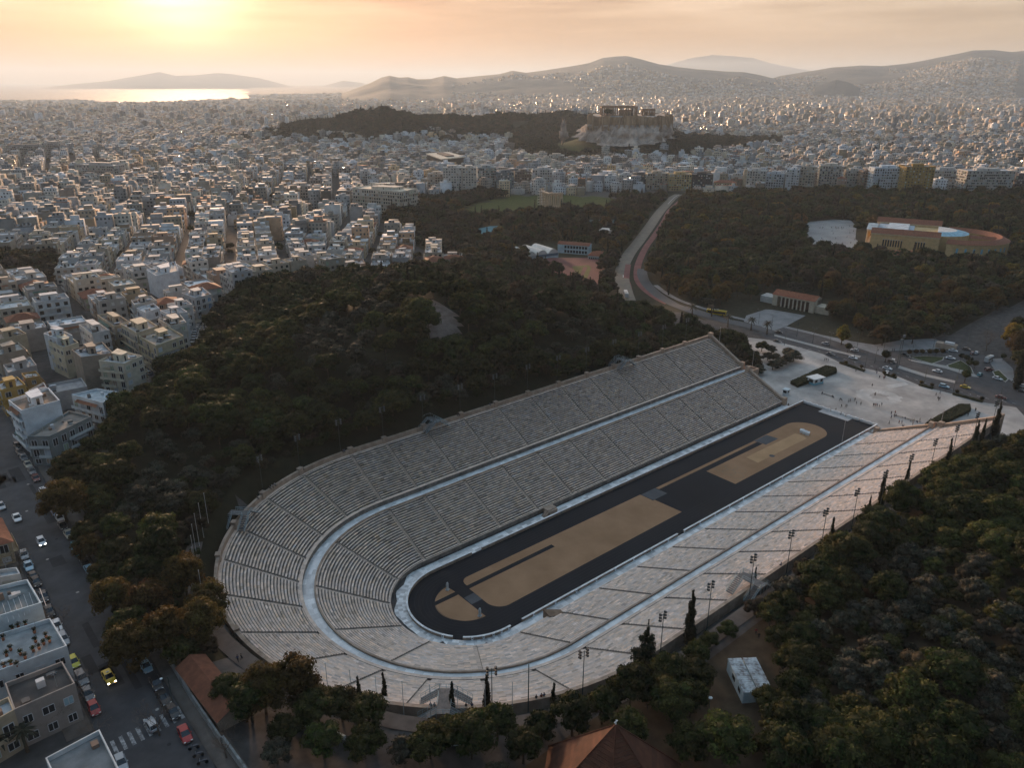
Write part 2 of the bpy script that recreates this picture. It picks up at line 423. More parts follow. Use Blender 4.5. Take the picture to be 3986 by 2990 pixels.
for poly, c in ((FOREST_A, (0.020, 0.021, 0.012)), (GARDEN, (0.035, 0.034, 0.022)), (ZEUS, (0.045, 0.045, 0.025)), (PARK_W, (0.04, 0.035, 0.022)), (HILL_R, (0.07, 0.052, 0.035)), (ACRO_G, (0.035, 0.034, 0.02))):
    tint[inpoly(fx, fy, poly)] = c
LAWN = [tuple(GD(*p)[:2]) for p in ((1095, 424), (1180, 418), (1320, 428), (1345, 445), (1300, 460), (1200, 462), (1120, 470), (1000, 470), (1010, 445))]
tint[inpoly(fx, fy, LAWN)] = (0.075, 0.088, 0.024)
LAWN2 = [tuple(GD(*p)[:2]) for p in ((1185, 312), (1260, 296), (1330, 310), (1370, 335), (1290, 338), (1200, 335))]
tint[inpoly(fx, fy, LAWN2)] = (0.06, 0.07, 0.022)
CLEAR = [tuple(GD(*p)[:2]) for p in ((880, 668), (910, 645), (960, 655), (985, 680), (1000, 720), (960, 745), (930, 720), (890, 690))]
tint[inpoly(fx, fy, CLEAR)] = (0.17, 0.14, 0.125)
ft = np.array([px_of(np.array([fx, fy, fx*0]).T)])[0] if False else None
mg = mat('ground_soil', (0.72, 0.7, 0.68), (1.25, 1.22, 1.2), scale=0.35, rough=0.95, spec=0.1, tint=True, detail=8, bump=0.4, bscale=0.8)
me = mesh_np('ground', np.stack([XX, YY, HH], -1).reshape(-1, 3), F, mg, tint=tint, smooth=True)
tag(link('ground', me), kind='structure')

# sea with the light of the low sky on it
ms = mat('sea_water', (0.16, 0.15, 0.14), rough=0.7, spec=0.5, bump=0.15, bscale=0.02)
sea = MB(); q = [dxy(-1500, 6500), dxy(1500, 6500), dxy(2600, 60000), dxy(-3000, 60000)]
sea.face([(a, b, -75) for a, b in q])
tag(sea.build('sea', ms), kind='structure')

def fbm1(x, seed, oct=5):
    r = np.random.default_rng(seed); v = np.zeros_like(x)
    for o in range(oct):
        ph = r.random(3)*6.28; f = 2.0**o
        v += (np.sin(x*f+ph[0])+np.sin(x*f*1.37+ph[1])+np.sin(x*f*0.61+ph[2]))/(f*1.35)
    return v
def value_noise(x, y, seed):
    r = np.random.default_rng(seed); g = r.random((64, 64))
    xi = np.floor(x).astype(int); yi = np.floor(y).astype(int); fx_ = x-xi; fy_ = y-yi
    fx_ = fx_*fx_*(3-2*fx_); fy_ = fy_*fy_*(3-2*fy_)
    a = g[xi % 64, yi % 64]; b = g[(xi+1) % 64, yi % 64]; c = g[xi % 64, (yi+1) % 64]; d = g[(xi+1) % 64, (yi+1) % 64]
    return (a*(1-fx_)+b*fx_)*(1-fy_)+(c*(1-fx_)+d*fx_)*fy_
EYE = 313.4
def mountain(name, crest, dist, front, back, zbase, m, seed, amp=0.12, label=None):
    """a ridge: crest points are photo (column, row) pairs of its skyline, at distance `dist`; slopes fall `front`/`back` metres to either side"""
    cx = np.array([c[0] for c in crest])*K; cy = np.array([c[1] for c in crest])*K
    sx = np.linspace(cx[0], cx[-1], 260)
    hy = np.interp(sx, cx, cy)
    ztop = CAM[2]+(EYE-hy)/FPX*dist*math.cos(math.atan((PW/2-cx.mean())/FPX))**0*1.0
    ztop = CAM[2]+(EYE-hy)*math.cos(PITCH)**-0*dist*(1.0/np.sqrt(1+0*sx))/FPX*np.cos(PITCH)*1.0
    rows = np.concatenate([np.linspace(-1, 0, 26), np.linspace(0, 1, 9)[1:]])
    P = []
    for v in rows:
        dd = dist+(front if v < 0 else back)*v
        a = YAW-np.arctan((sx-PW/2)/FPX*math.cos(PITCH))
        sh = 1-abs(v)**1.25 if v < 0 else 1-v**1.5
        bx = CAM[0]+dd*np.cos(a); by = CAM[1]+dd*np.sin(a)
        n1 = value_noise(bx/520+50, by/700+50, seed)-0.5; n2 = value_noise(bx/220+9, by/220+3, seed+1)-0.5
        h = (ztop-zbase)*sh
        h = h*(1+(n1*1.3+n2*0.5)*amp*9*(sh*(1-sh)))+n2*(ztop-zbase)*0.02
        P.append(np.stack([bx, by, zbase+h], -1))
    P = np.array(P); nr, ncs = P.shape[:2]; ii = np.arange(nr*ncs).reshape(nr, ncs)
    Fm = np.stack([ii[:-1, :-1], ii[:-1, 1:], ii[1:, 1:], ii[1:, :-1]], -1).reshape(-1, 4)
    o = link(name, mesh_np(name, P.reshape(-1, 3), Fm, m, smooth=True)); tag(o, kind='structure')
    return P
mm = mat('mountain_scrub_hazed', (0.05, 0.065, 0.07), (0.12, 0.13, 0.125), scale=0.006, rough=0.95, spec=0.1, detail=8)  # scrub colour lightened and blued, painting in some of the distance haze
mi_ = mat('far_ridge_hazed', (0.12, 0.115, 0.105), (0.16, 0.15, 0.14), scale=0.002, rough=0.95, spec=0.1)  # base colour paled so haze is partly painted into island and far range
M1 = mountain('mountain', [(735, 200), (765, 190), (800, 178), (822, 168), (840, 164), (862, 168), (880, 167), (900, 171), (930, 170), (958, 164), (985, 169), (1020, 166), (1080, 160), (1105, 154), (1135, 158), (1180, 152), (1230, 145), (1270, 138), (1300, 128), (1325, 126), (1350, 125), (1380, 131), (1420, 141), (1450, 145), (1500, 150), (1560, 154), (1600, 156), (1640, 162), (1690, 172), (1740, 186), (1780, 198)], 9300, 3300, 2600, -55, mm, 3)
M2 = mountain('mountain', [(1640, 176), (1680, 164), (1730, 156), (1790, 148), (1850, 144), (1900, 145), (1950, 141), (2000, 134), (2040, 127), (2085, 119), (2130, 119), (2170, 122), (2215, 119), (2280, 118), (2400, 130), (2600, 150)], 9900, 3400, 3000, -50, mm, 8)
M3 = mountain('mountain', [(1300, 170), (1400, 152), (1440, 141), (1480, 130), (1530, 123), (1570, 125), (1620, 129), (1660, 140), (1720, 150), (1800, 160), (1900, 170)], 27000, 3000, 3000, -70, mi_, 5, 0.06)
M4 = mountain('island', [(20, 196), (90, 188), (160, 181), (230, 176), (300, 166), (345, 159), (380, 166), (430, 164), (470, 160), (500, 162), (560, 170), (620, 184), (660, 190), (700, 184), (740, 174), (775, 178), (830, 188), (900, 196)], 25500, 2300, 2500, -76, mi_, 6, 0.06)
M5 = mountain('hill', [(985, 196), (1040, 188), (1085, 185), (1120, 186), (1140, 192), (1160, 196)], 7400, 500, 500, -45, mm, 12)
M6 = mountain('hill', [(1760, 184), (1790, 174), (1805, 170), (1830, 175), (1860, 186)], 7200, 400, 500, -30, mm, 13)
M7 = mountain('hill', [(840, 193), (870, 186), (905, 184), (950, 190), (990, 195)], 7900, 500, 500, -45, mm, 14)

# roads: ribbons laid on the land
def smoothline(pts, n=6):
    P = np.array(pts, float); out = []
    for i in range(len(P)-1):
        p0 = P[max(i-1, 0)]; p1 = P[i]; p2 = P[i+1]; p3 = P[min(i+2, len(P)-1)]
        for k in range(n):
            t = k/n
            out.append(0.5*((2*p1)+(-p0+p2)*t+(2*p0-5*p1+4*p2-p3)*t*t+(-p0+3*p1-3*p2+p3)*t**3))
    out.append(P[-1]); return np.array(out)
def ribbon(name, pts, width, m, z=0.05, off=0.0, sm=True, kind='structure', thick=0.0, n=6, flat=None):
    C = smoothline(pts, n) if sm else np.array(pts, float)
    C = C[:, :2]
    T = np.gradient(C, axis=0); T /= np.linalg.norm(T, axis=1)[:, None]+1e-9
    Nn = np.stack([-T[:, 1], T[:, 0]], -1)
    w = np.broadcast_to(np.asarray(width, float), (len(C),))[:, None]
    L = C+Nn*(off+w/2); R = C+Nn*(off-w/2)
    zc = np.maximum(np.maximum(hgt(L[:, 0], L[:, 1]), hgt(R[:, 0], R[:, 1])), hgt(C[:, 0], C[:, 1])) if flat is None else np.full(len(C), flat)
    V = []; 
    for a, b, h in zip(L, R, zc): V += [(a[0], a[1], h+z), (b[0], b[1], h+z)]
    nn = len(C); Fq = [(2*i, 2*i+1, 2*i+3, 2*i+2) for i in range(nn-1)]
    if thick > 0:
        V += [(v[0], v[1], v[2]-thick) for v in V]; o = 2*nn
        Fq += [(2*i, 2*i+2, o+2*i+2, o+2*i) for i in range(nn-1)]+[(2*i+3, 2*i+1, o+2*i+1, o+2*i+3) for i in range(nn-1)]
        Fq += [(1, 0, o, o+1), (2*nn-2, 2*nn-1, o+2*nn-1, o+2*nn-2)]
    ob = link(name, mesh_np(name, np.array(V), np.array(Fq), m))
    if kind: tag(ob, kind=kind)
    return ob
asph = mat('asphalt', (0.034, 0.035, 0.039), (0.066, 0.067, 0.072), scale=0.22, rough=0.75, spec=0.35, detail=10, bump=0.2, bscale=6)
asph2 = mat('asphalt_worn', (0.06, 0.062, 0.066), (0.09, 0.09, 0.092), scale=0.08, rough=0.7, spec=0.35, detail=10)
pave = mat('pavement_slabs', (0.10, 0.088, 0.078), (0.155, 0.135, 0.12), scale=0.4, rough=0.9, spec=0.2, detail=8)
kerb = mat('kerb_stone', (0.30, 0.28, 0.26), (0.42, 0.40, 0.37), scale=1.5, rough=0.8)
white = mat('road_paint', (0.42, 0.42, 0.42), (0.75, 0.75, 0.74), scale=2.2, rough=0.7)
worn = mat('worn_paint', (0.07, 0.07, 0.075), (0.42, 0.42, 0.42), scale=1.6, rough=0.7, detail=6)
redp = mat('cycle_path_asphalt', (0.17, 0.062, 0.056), (0.24, 0.09, 0.08), scale=0.2, rough=0.85)
ribbon('road', [(-88.2, -70), (-88.2, -20), (-88, 60), (-87.5, 140), (-86, 200)], 13.2, asph, 0.06)
ribbon('pavement', [(-79.4, -60), (-79.4, -20), (-79.2, 60), (-78.7, 140), (-77.2, 190)], 4.0, pave, 0.20, thick=0.3)
ribbon('pavement', [(-97.0, 200), (-97.2, 60), (-97.2, -16)], 4.2, pave, 0.20, thick=0.3)
ribbon('pavement', [(-97.2, -29.5), (-97.2, -70)], 4.2, pave, 0.20, thick=0.3, sm=False)
ribbon('road', [(-95.2, -22.5), (-130, -24.5)], 8, asph, 0.07, sm=False)
rp_ = np.random.default_rng(12); patch_m = mat('asphalt_patch', (0.024, 0.025, 0.028), (0.036, 0.037, 0.04), scale=.5, rough=.85)
for k in range(14):
    x = -88+rp_.uniform(-4, 4); y = rp_.uniform(-35, 110); a, b = rp_.uniform(.5, 1.6), rp_.uniform(1, 6); m = MB(); m.face([(x-a, y-b, 27.066), (x+a, y-b, 27.066), (x+a*.9, y+b, 27.066), (x-a, y+b*.95, 27.066)]); tag(m.build('asphalt_patch', patch_m), kind='structure')
for k in range(9):
    x = -88+rp_.uniform(-3.5, 3.5); y = -30+k*15+rp_.uniform(-4, 4); m = MB(); m.face([(x+.36*math.cos(t), y+.36*math.sin(t), 27.072) for t in np.arange(0, 6.2, .5)]); tag(m.build('manhole_cover', kerb if k % 3 else patch_m), kind='structure')
# ------------------------------------------------------------------ the stadium
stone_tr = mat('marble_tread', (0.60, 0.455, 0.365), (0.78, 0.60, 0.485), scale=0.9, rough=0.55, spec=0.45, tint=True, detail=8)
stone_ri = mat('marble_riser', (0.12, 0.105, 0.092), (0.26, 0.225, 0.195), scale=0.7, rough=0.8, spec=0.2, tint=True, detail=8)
stone_wk = mat('marble_walkway', (0.66, 0.67, 0.67), (0.86, 0.86, 0.85), scale=0.35, rough=0.30, spec=0.6, tint=True, detail=8)
stone_or = mat('poros_stone', (0.30, 0.215, 0.16), (0.46, 0.35, 0.27), scale=0.6, rough=0.85, tint=True, detail=8)
track_m = mat('track_black', (0.006, 0.008, 0.012), (0.011, 0.013, 0.018), scale=0.05, rough=0.75, spec=0.22, detail=6)
sand_m = mat('infield_tan', (0.30, 0.172, 0.095), (0.40, 0.235, 0.135), scale=0.09, rough=0.9, spec=0.1, detail=9)
sand_l = mat('infield_light', (0.44, 0.265, 0.14), (0.54, 0.33, 0.18), scale=0.12, rough=0.9, spec=0.1, detail=9)
sand_g = mat('infield_grey', (0.085, 0.085, 0.09), (0.12, 0.12, 0.125), scale=0.2, rough=0.9, spec=0.1)
line_m = mat('infield_line', (0.24, 0.19, 0.13), rough=0.9)
line_w = mat('track_line', (0.022, 0.024, 0.03), rough=0.8)
STAD = thing('stadium', (0, 0, 0), 0, 'horseshoe ancient marble stadium with black running track, set between wooded hills', 'stadium')
def cpt(u, r):
    """u along the spine: 'L'/'R' x values or an angle; returns xy at distance r. u = ('L', x) | ('A', deg) | ('R', x)"""
    k, v = u
    if k == 'L': return (v, r)
    if k == 'R': return (v, -r)
    a = math.radians(v); return (r*math.cos(a), r*math.sin(a))
def loft(mb, us, prof, tintf=None, mi=None):
    """prof: list of (r, z); faces between successive stations"""
    n = len(prof); P = []
    for u in us:
        for r, z in prof:
            x, y = cpt(u, r); P.append((x, y, z))
    for i in range(len(us)-1):
        for j in range(n-1):
            a = i*n+j
            mb.v.extend([P[a], P[a+1], P[a+n+1], P[a+n]]); q = len(mb.v)-4
            mb.f.append((q, q+1, q+2, q+3)); mb.m.append(mi[j] if mi else 0); mb.t.append(tintf(i, j) if tintf else (1, 1, 1))
def stations(kind, a, b, step):
    n = max(1, int(round(abs(b-a)/step)))
    return [(kind, a+(b-a)*k/n) for k in range(n+1)]
AIS = [-3.0+0*i for i in range(0)]
AX = [13.2, 29.2, 45.3, 61.4, 77.5, 93.6, 109.6, 125.5, 141.4, 157.4, 173.2]
def rowtint():
    b = 0.84+0.28*rng.random(); w = rng.normal(0, 0.04); s = rng.random()
    if s > 0.93: b *= 0.7
    if s < 0.10: b *= 1.22
    return (b*(1+w), b*(1+w*0.2), b*(1-w))
LOW = dict(r0=21.45, z0=1.75, n=24, tr=0.806, ri=0.365)
UPP = dict(r0=44.45, z0=11.6, n=23, tr=0.775, ri=0.405)
def seats(tier, kind, a, b, nm='seating_block'):
    """one wedge of seat rows between two stairways"""
    m = MB(); half = 0.55
    for i in range(tier['n']):
        r = tier['r0']+i*tier['tr']; z = tier['z0']+i*tier['ri']
        if kind == 'A':
            da = math.degrees(half/r); us = stations('A', a+da, b-da, math.degrees(1.5/r))
        else:
            sg = 1 if b > a else -1; us = stations(kind, a+sg*half, b-sg*half, 1.55)
        zt = z+tier['ri']
        prof = [(r, z-0.02), (r-0.03, zt-0.09), (r-0.05, zt), (r+0.40, zt), (r+0.42, zt-0.07), (r+tier['tr'], zt-0.07+0.05)]
        tt = [rowtint() for _ in us]
        flip = (kind == 'R')
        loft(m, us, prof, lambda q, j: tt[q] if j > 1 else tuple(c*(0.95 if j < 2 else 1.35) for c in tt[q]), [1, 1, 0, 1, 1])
    # the side cheeks that close the block at its stairs
    for u, e in ((us[0], 0), (us[-1], 1)):
        pass
    return m.build(nm, [stone_tr, stone_ri], STAD)
def stair(tier, kind, a, nm='stairway'):
    m = MB(); half = 0.55
    for i in range(tier['n']):
        for h in (0, 1):
            r = tier['r0']+(i+h*0.5)*tier['tr']; z = tier['z0']+(i+h*0.5)*tier['ri']-0.16
            w = tier['tr']/2
            if kind == 'A':
                d = math.degrees(half/r); us = [('A', a-d), ('A', a+d)]
            else: us = [(kind, a-half), (kind, a+half)] if kind == 'L' else [(kind, a-half), (kind, a+half)]
            b = rng.random()*0.3+0.75
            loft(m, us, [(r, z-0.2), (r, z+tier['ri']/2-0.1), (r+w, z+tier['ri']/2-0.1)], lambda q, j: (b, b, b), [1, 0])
    # low cheek blocks beside the steps give the stair its dark dashed edge
    for s in (-1, 1):
        for i in range(tier['n']):
            r = tier['r0']+i*tier['tr']; z = tier['z0']+i*tier['ri']
            off = s*(half+0.02)
            if kind == 'A':
                d = math.degrees(off/r); p = [cpt(('A', a+d), r-0.05), cpt(('A', a+d), r+tier['tr'])]
            else: p = [cpt((kind, a+off), r-0.05), cpt((kind, a+off), r+tier['tr'])]
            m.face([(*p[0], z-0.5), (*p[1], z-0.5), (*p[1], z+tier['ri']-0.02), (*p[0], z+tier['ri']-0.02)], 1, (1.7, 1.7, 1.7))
    return m.build(nm, [stone_tr, stone_ri], STAD)
for kind in ('L', 'R'):
    xs_ = [-0.2]+AX+[XEND-1.2]
    for i in range(len(xs_)-1):
        lo_a = xs_[i] if i else -3.0*0
        seats(LOW, kind, xs_[i] if i else 0.0, xs_[i+1]); seats(UPP, kind, xs_[i] if i else 0.0, xs_[i+1])
    for x in AX: stair(LOW, kind, x); stair(UPP, kind, x)
LA = [90, 122, 152, 180, 207, 237, 270]
for i in range(6): seats(LOW, 'A', LA[i], LA[i+1])
for a in LA: stair(LOW, 'A', a)
UA = [90, 107, 122, 137, 151, 165, 180, 194, 208, 222, 237, 252, 270]
for i in range(12): seats(UPP, 'A', UA[i], UA[i+1])
for a in UA: stair(UPP, 'A', a)
ALLU = stations('L', XEND, 0.01, 2.0)+stations('A', 90, 270, 3.0)+stations('R', 0.01, XEND, 2.0)
ARENA_END = 201.5
TRU = stations('L', ARENA_END, 0.01, 2.0)+stations('A', 90, 270, 3.0)+stations('R', 0.01, ARENA_END, 2.0)
def bt(lo=0.8, hi=1.15):
    b = lo+(hi-lo)*rng.random(); return (b, b, b)
def part(nm, us, prof, mats, mi=None, lo=0.8, hi=1.15):
    m = MB(); loft(m, us, prof, lambda i, j: bt(lo, hi), mi); return m.build(nm, mats, STAD)
# track-side wall with gaps, then the corridor behind it
def gapped(us, keep):
    runs = []; cur = []
    for u in us:
        if keep(u): cur.append(u)
        else:
            if len(cur) > 1: runs.append(cur)
            cur = []
    if len(cur) > 1: runs.append(cur)
    return runs
FINE = stations('L', ARENA_END, 0.01, 1.0)+stations('A', 90, 270, 3.0)+stations('R', 0.01, ARENA_END, 1.0)
def keepw(u):
    k, v = u
    if k == 'L': return not (14.5 < v < 17.5)
    if k == 'R': return not (2.0 < v < 4.5 or 70.5 < v < 73.0)
    return not (219 < v < 226)
for run in gapped(FINE, keepw):
    part('podium_wall', run, [(16.7, -0.35), (16.7, 1.0), (16.66, 1.0), (16.66, 1.1), (17.2, 1.1), (17.2, 1.0), (17.1, 1.0), (17.1, 0.1)], [stone_wk, stone_or], [1, 0, 0, 0, 0, 0, 1], 0.8, 1.1)
part('corridor', ALLU, [(17.05, 0.12), (18.2, 0.12), (19.4, 0.125), (20.6, 0.13), (21.4, 0.13)], [stone_wk], None, 0.55, 1.15)
part('tier_front_wall', ALLU, [(21.35, 0.1), (21.35, 1.65), (21.2, 1.65), (21.2, 1.85), (21.75, 1.85), (21.75, 1.5)], [stone_tr, stone_ri], [1, 0, 0, 0, 1], 0.8, 1.1)
part('middle_walkway', ALLU, [(40.7, 10.0), (40.7, 10.42), (41.1, 10.45), (42.0, 10.40), (42.9, 10.40), (43.85, 10.40)], [stone_wk], None, 0.72, 1.15)
part('walkway_parapet', ALLU, [(40.35, 10.3), (40.35, 10.95), (40.75, 10.95), (40.75, 10.4)], [stone_or], None, 0.85, 1.1)
part('tier_back_wall', ALLU, [(43.85, 10.35), (43.85, 11.9), (43.7, 11.9), (43.7, 12.1), (44.5, 12.1), (44.6, 11.3)], [stone_tr, stone_ri], [1, 0, 0, 0, 1], 0.8, 1.1)
rt = UPP['r0']+23*UPP['tr']; zt = UPP['z0']+23*UPP['ri']
part('rim_walkway', ALLU, [(rt-0.1, zt-0.25), (rt-0.1, zt), (rt+0.6, zt+0.02), (63.2, zt+0.02)], [stone_tr, stone_ri], [1, 0, 0], 0.8, 1.1)
part('rim_parapet', ALLU, [(63.0, zt-0.1), (63.0, 22.35), (62.93, 22.35), (62.93, 22.5), (63.75, 22.5), (63.75, 22.35), (63.68, 22.35), (63.68, 18.2)], [stone_or], None, 0.85, 1.15)
# the supporting mass under the tiers, closed at the open end
for sgn in (1, -1):
    m = MB()
    pr = [(21.3, -0.4), (21.3, 1.6), (40.8, 10.2), (43.9, 10.2), (43.9, 11.5), (62.3, 20.7), (63.7, 20.7), (63.7, -0.4)]
    P = [(XEND-0.3, sgn*r, z) for r, z in pr]
    m.face(P if sgn < 0 else P[::-1], 0, (0.9, 0.9, 0.9))
    # raking parapet along the end of each tier
    for (r0, z0), (r1, z1) in (((21.6, 2.0), (40.6, 11.0)), ((44.3, 12.3), (62.8, 21.9))):
        A = [(r0, z0-2.2), (r1, z1-2.2), (r1, z1+0.9), (r0, z0+0.9)]
        V = [(XEND-1.3, sgn*r, z) for r, z in A]+[(XEND-0.1, sgn*r, z) for r, z in A]
        m.faces(V, [(0, 1, 2, 3), (4, 7, 6, 5), (3, 2, 6, 7), (0, 4, 5, 1), (0, 3, 7, 4), (1, 5, 6, 2)], 0, (1, 1, 1))
    for r, z, h in ((21.0, 0, 3.6), (40.9, 9.6, 3.2), (44.2, 10.0, 4.0), (62.9, 19, 4.6)):
        m.box(XEND-1.7, XEND+0.3, sgn*r-0.9, sgn*r+0.9, z-6 if z > 5 else -0.4, z+h, 0, (1.05, 1.03, 1.0))
    # terrace block that steps out from the walkway's end
    m.box(XEND+0.3, XEND+6.5, min(sgn*39.6, sgn*44.6), max(sgn*39.6, sgn*44.6), -0.3, 9.4, 0, (0.95, 0.95, 0.95))
    m.box(XEND+0.3, XEND+6.5, min(sgn*39.6, sgn*40.2), max(sgn*39.6, sgn*40.2), 9.4, 10.5, 0)
    m.box(XEND+5.9, XEND+6.5, min(sgn*40.2, sgn*44.0), max(sgn*40.2, sgn*44.0), 9.4, 10.5, 0)
    m.box(XEND+0.3, XEND+6.5, min(sgn*44.0, sgn*44.6), max(sgn*44.0, sgn*44.6), 9.4, 10.5, 0)
    m.build('end_wall', [stone_or], STAD)
for x in [-3]+AX:
    m = MB(); xx = x if x > 0 else 0.5
    m.box(xx-0.75, xx+0.75, 62.7, 63.9, 20.8, 23.0, 0, (1, 0.97, 0.93)); m.box(xx-0.85, xx+0.85, 62.6, 64.0, 23.0, 23.2, 0)
    m.build('parapet_pillar', [stone_or], STAD)
for a in (107, 122, 137, 151, 165, 180):
    x, y = cpt(('A', a), 63.35); m = MB(); m.rbox((x, y, 20.8), (math.cos(math.radians(a)), math.sin(math.radians(a))), 1.5, 2.2, 1.2)
    m.rbox((x, y, 23.0), (math.cos(math.radians(a)), math.sin(math.radians(a))), 1.7, 0.2, 1.4); m.build('parapet_pillar', [stone_or], STAD)
# small framed niches along the corridor side of the podium wall
for i, u in enumerate([('A', a) for a in (210, 236, 246, 255, 263, 271)]+[('R', v) for v in np.arange(9, 195, 8.05)]):
    x, y = cpt(u, 17.22); a = math.radians(u[1]) if u[0] == 'A' else -math.pi/2
    m = MB(); d = (math.cos(a), math.sin(a)); m.rbox((x, y, 0.12), d, 0.55, 1.02, 0.16, 0, (1.2, 1.2, 1.2)); m.rbox((x+d[0]*0.06, y+d[1]*0.06, 0.62), d, 0.3, 0.34, 0.1, 1, (0.1, 0.1, 0.1))
    m.build('wall_niche', [stone_wk, track_m], STAD)
# the arena floor
def arc(cx, cy, r, a0, a1, n=18): return [(cx+r*math.cos(math.radians(a0+(a1-a0)*k/n)), cy+r*math.sin(math.radians(a0+(a1-a0)*k/n))) for k in range(n+1)]
def sheet(nm, poly, z, m, parent=STAD):
    mb = MB(); A = sum(poly[i][0]*poly[(i+1) % len(poly)][1]-poly[(i+1) % len(poly)][0]*poly[i][1] for i in range(len(poly)))
    mb.face([(p[0], p[1], z) for p in (poly if A > 0 else poly[::-1])]); return mb.build(nm, m, parent)
sheet('running_track', [(ARENA_END, -16.75), (ARENA_END, 16.75)]+arc(0, 0, 16.75, 90, 270, 60), 0.0, track_m)
for k in range(1, 7):   # lane lines
    r = 16.0-k*1.12; m = MB()
    us = stations('L', 192, 0.01, 8)+stations('A', 90, 270, 4)+stations('R', 0.01, 192, 8)
    loft(m, us, [(r-0.05, 0.008), (r+0.05, 0.008)]); 
    for i, f in enumerate(m.f): m.f[i] = f
    m.build('lane_line', line_w, STAD)
sheet('infield', [(81.8, 2.8), (82.6, 2.8), (83.3, -8.3)]+arc(7.6, -4.4, 4.6, 262, 180, 8)+[(3.2, 3.8), (36.5, 3.8), (36.5, 5.4), (3.6, 5.4)]+arc(6.2, 6.2, 2.6, 175, 95, 6)+[(81.6, 8.4)], 0.006, sand_m)
sheet('infield_patch', [(82.2, 2.9), (89.6, 2.9), (89.2, 8.2), (81.7, 8.2)], 0.007, sand_g)
sheet('infield_strip', [(89.6, 6.7), (149.8, 6.6), (149.8, 8.0), (89.4, 8.1)], 0.007, sand_m)
sheet('infield_patch', [(150.3, 2.9), (159.2, 2.9), (158.6, 8.0), (150.0, 8.0)], 0.011, sand_g)
sheet('infield', [(113.6, -8.4)]+arc(174.5, 0.1, 8.5, -90, 90, 24)+[(150.0, 8.2), (150.0, 4.2), (113.7, 4.3)], 0.006, sand_l if False else sand_m)
sheet('infield_panel', [(168.2, -4.4), (169.3, -1.8), (169.0, 1.2), (134.8, 1.5), (134.3, -4.0)], 0.012, sand_l)
sheet('infield', arc(-0.8, 0.0, 8.6, 92, 143, 12)+[(-0.7, 5.2)], 0.006, sand_m)
sheet('infield', [(-0.8, 3.6)]+arc(-0.8, 0.0, 8.7, 155, 270, 18), 0.006, sand_m)
sheet('infield_patch', [(-0.6, -2.3), (3.1, -2.3), (3.0, 1.5), (-0.5, 1.4)], 0.006, sand_g)
sheet('infield_patch', arc(143.5, -4.2, 1.1, 0, 330, 11), 0.016, sand_g)
for i, (a, b) in enumerate(((119.5, 2.0), (119.5, -1.5), (119.5, -5.0), (122.3, 0.2), (122.3, -3.3))):   # the five interlaced circles painted on the infield
    P = []; m = MB(); R = 2.35
    cx_, cy_ = a+ (i > 2)*1.4, b
    for k in range(32):
        t0, t1 = 2*math.pi*k/32, 2*math.pi*(k+1)/32
        m.face([(cx_+(R-.13)*math.cos(t0), cy_+(R-.13)*math.sin(t0), .017), (cx_+R*math.cos(t0), cy_+R*math.sin(t0), .017), (cx_+R*math.cos(t1), cy_+R*math.sin(t1), .017), (cx_+(R-.13)*math.cos(t1), cy_+(R-.13)*math.sin(t1), .017)])
    m.build('painted_ring', line_m, STAD)
slab_m = mat('pale_slab', (0.38, 0.37, 0.36), (0.52, 0.50, 0.48), scale=0.3, rough=0.7, detail=8)
sheet('entrance_slab', [(197.2, -6.4), (201.4, -6.4), (201.4, 7.2), (197.2, 7.2)], 0.02, slab_m)
m = MB()
for y0, y1 in ((-16.7, -9.6), (-9.0, -3.6), (-2.8, 3.6), (4.4, 16.7)): m.box(ARENA_END-0.25, ARENA_END+0.25, y0, y1, -0.2, 0.95)
for y in np.arange(-16.5, 16.8, 3.0): m.box(ARENA_END-0.35, ARENA_END+0.35, y-0.35, y+0.35, -0.2, 1.15)
m.build('entrance_balustrade', [stone_wk], STAD)
# ------------------------------------------------------------------ trees: prototypes
leaf_pine = mat('pine_needles', (0.017, 0.027, 0.009), (0.066, 0.070, 0.018), scale=0.5, rough=0.8, spec=0.15, tint=True, objrand=0.45, trans=0.2)
leaf_dark = mat('cypress_leaves', (0.010, 0.014, 0.009), (0.026, 0.028, 0.014), scale=0.8, rough=0.85, spec=0.1, tint=True, objrand=0.25)
leaf_olive = mat('olive_leaves', (0.036, 0.036, 0.024), (0.066, 0.062, 0.042), scale=0.5, rough=0.7, spec=0.2, tint=True, objrand=0.25)
leaf_aut = mat('autumn_leaves', (0.052, 0.038, 0.012), (0.105, 0.070, 0.020), scale=0.35, rough=0.8, spec=0.15, tint=True, objrand=0.3, trans=0.3)
leaf_yel = mat('yellow_leaves', (0.12, 0.082, 0.014), (0.21, 0.145, 0.026), scale=0.4, rough=0.8, spec=0.15, tint=True, objrand=0.25, trans=0.3)
leaf_wood = mat('wood_foliage', (0.75, 0.75, 0.75), (1.3, 1.25, 1.1), scale=0.12, rough=0.85, spec=0.1, tint=True, detail=3)
bark = mat('bark', (0.05, 0.038, 0.028), (0.12, 0.09, 0.066), scale=2.0, rough=0.95, spec=0.1)
twig = mat('bare_twigs', (0.10, 0.075, 0.06), (0.17, 0.13, 0.105), scale=1.0, rough=0.9, spec=0.1)

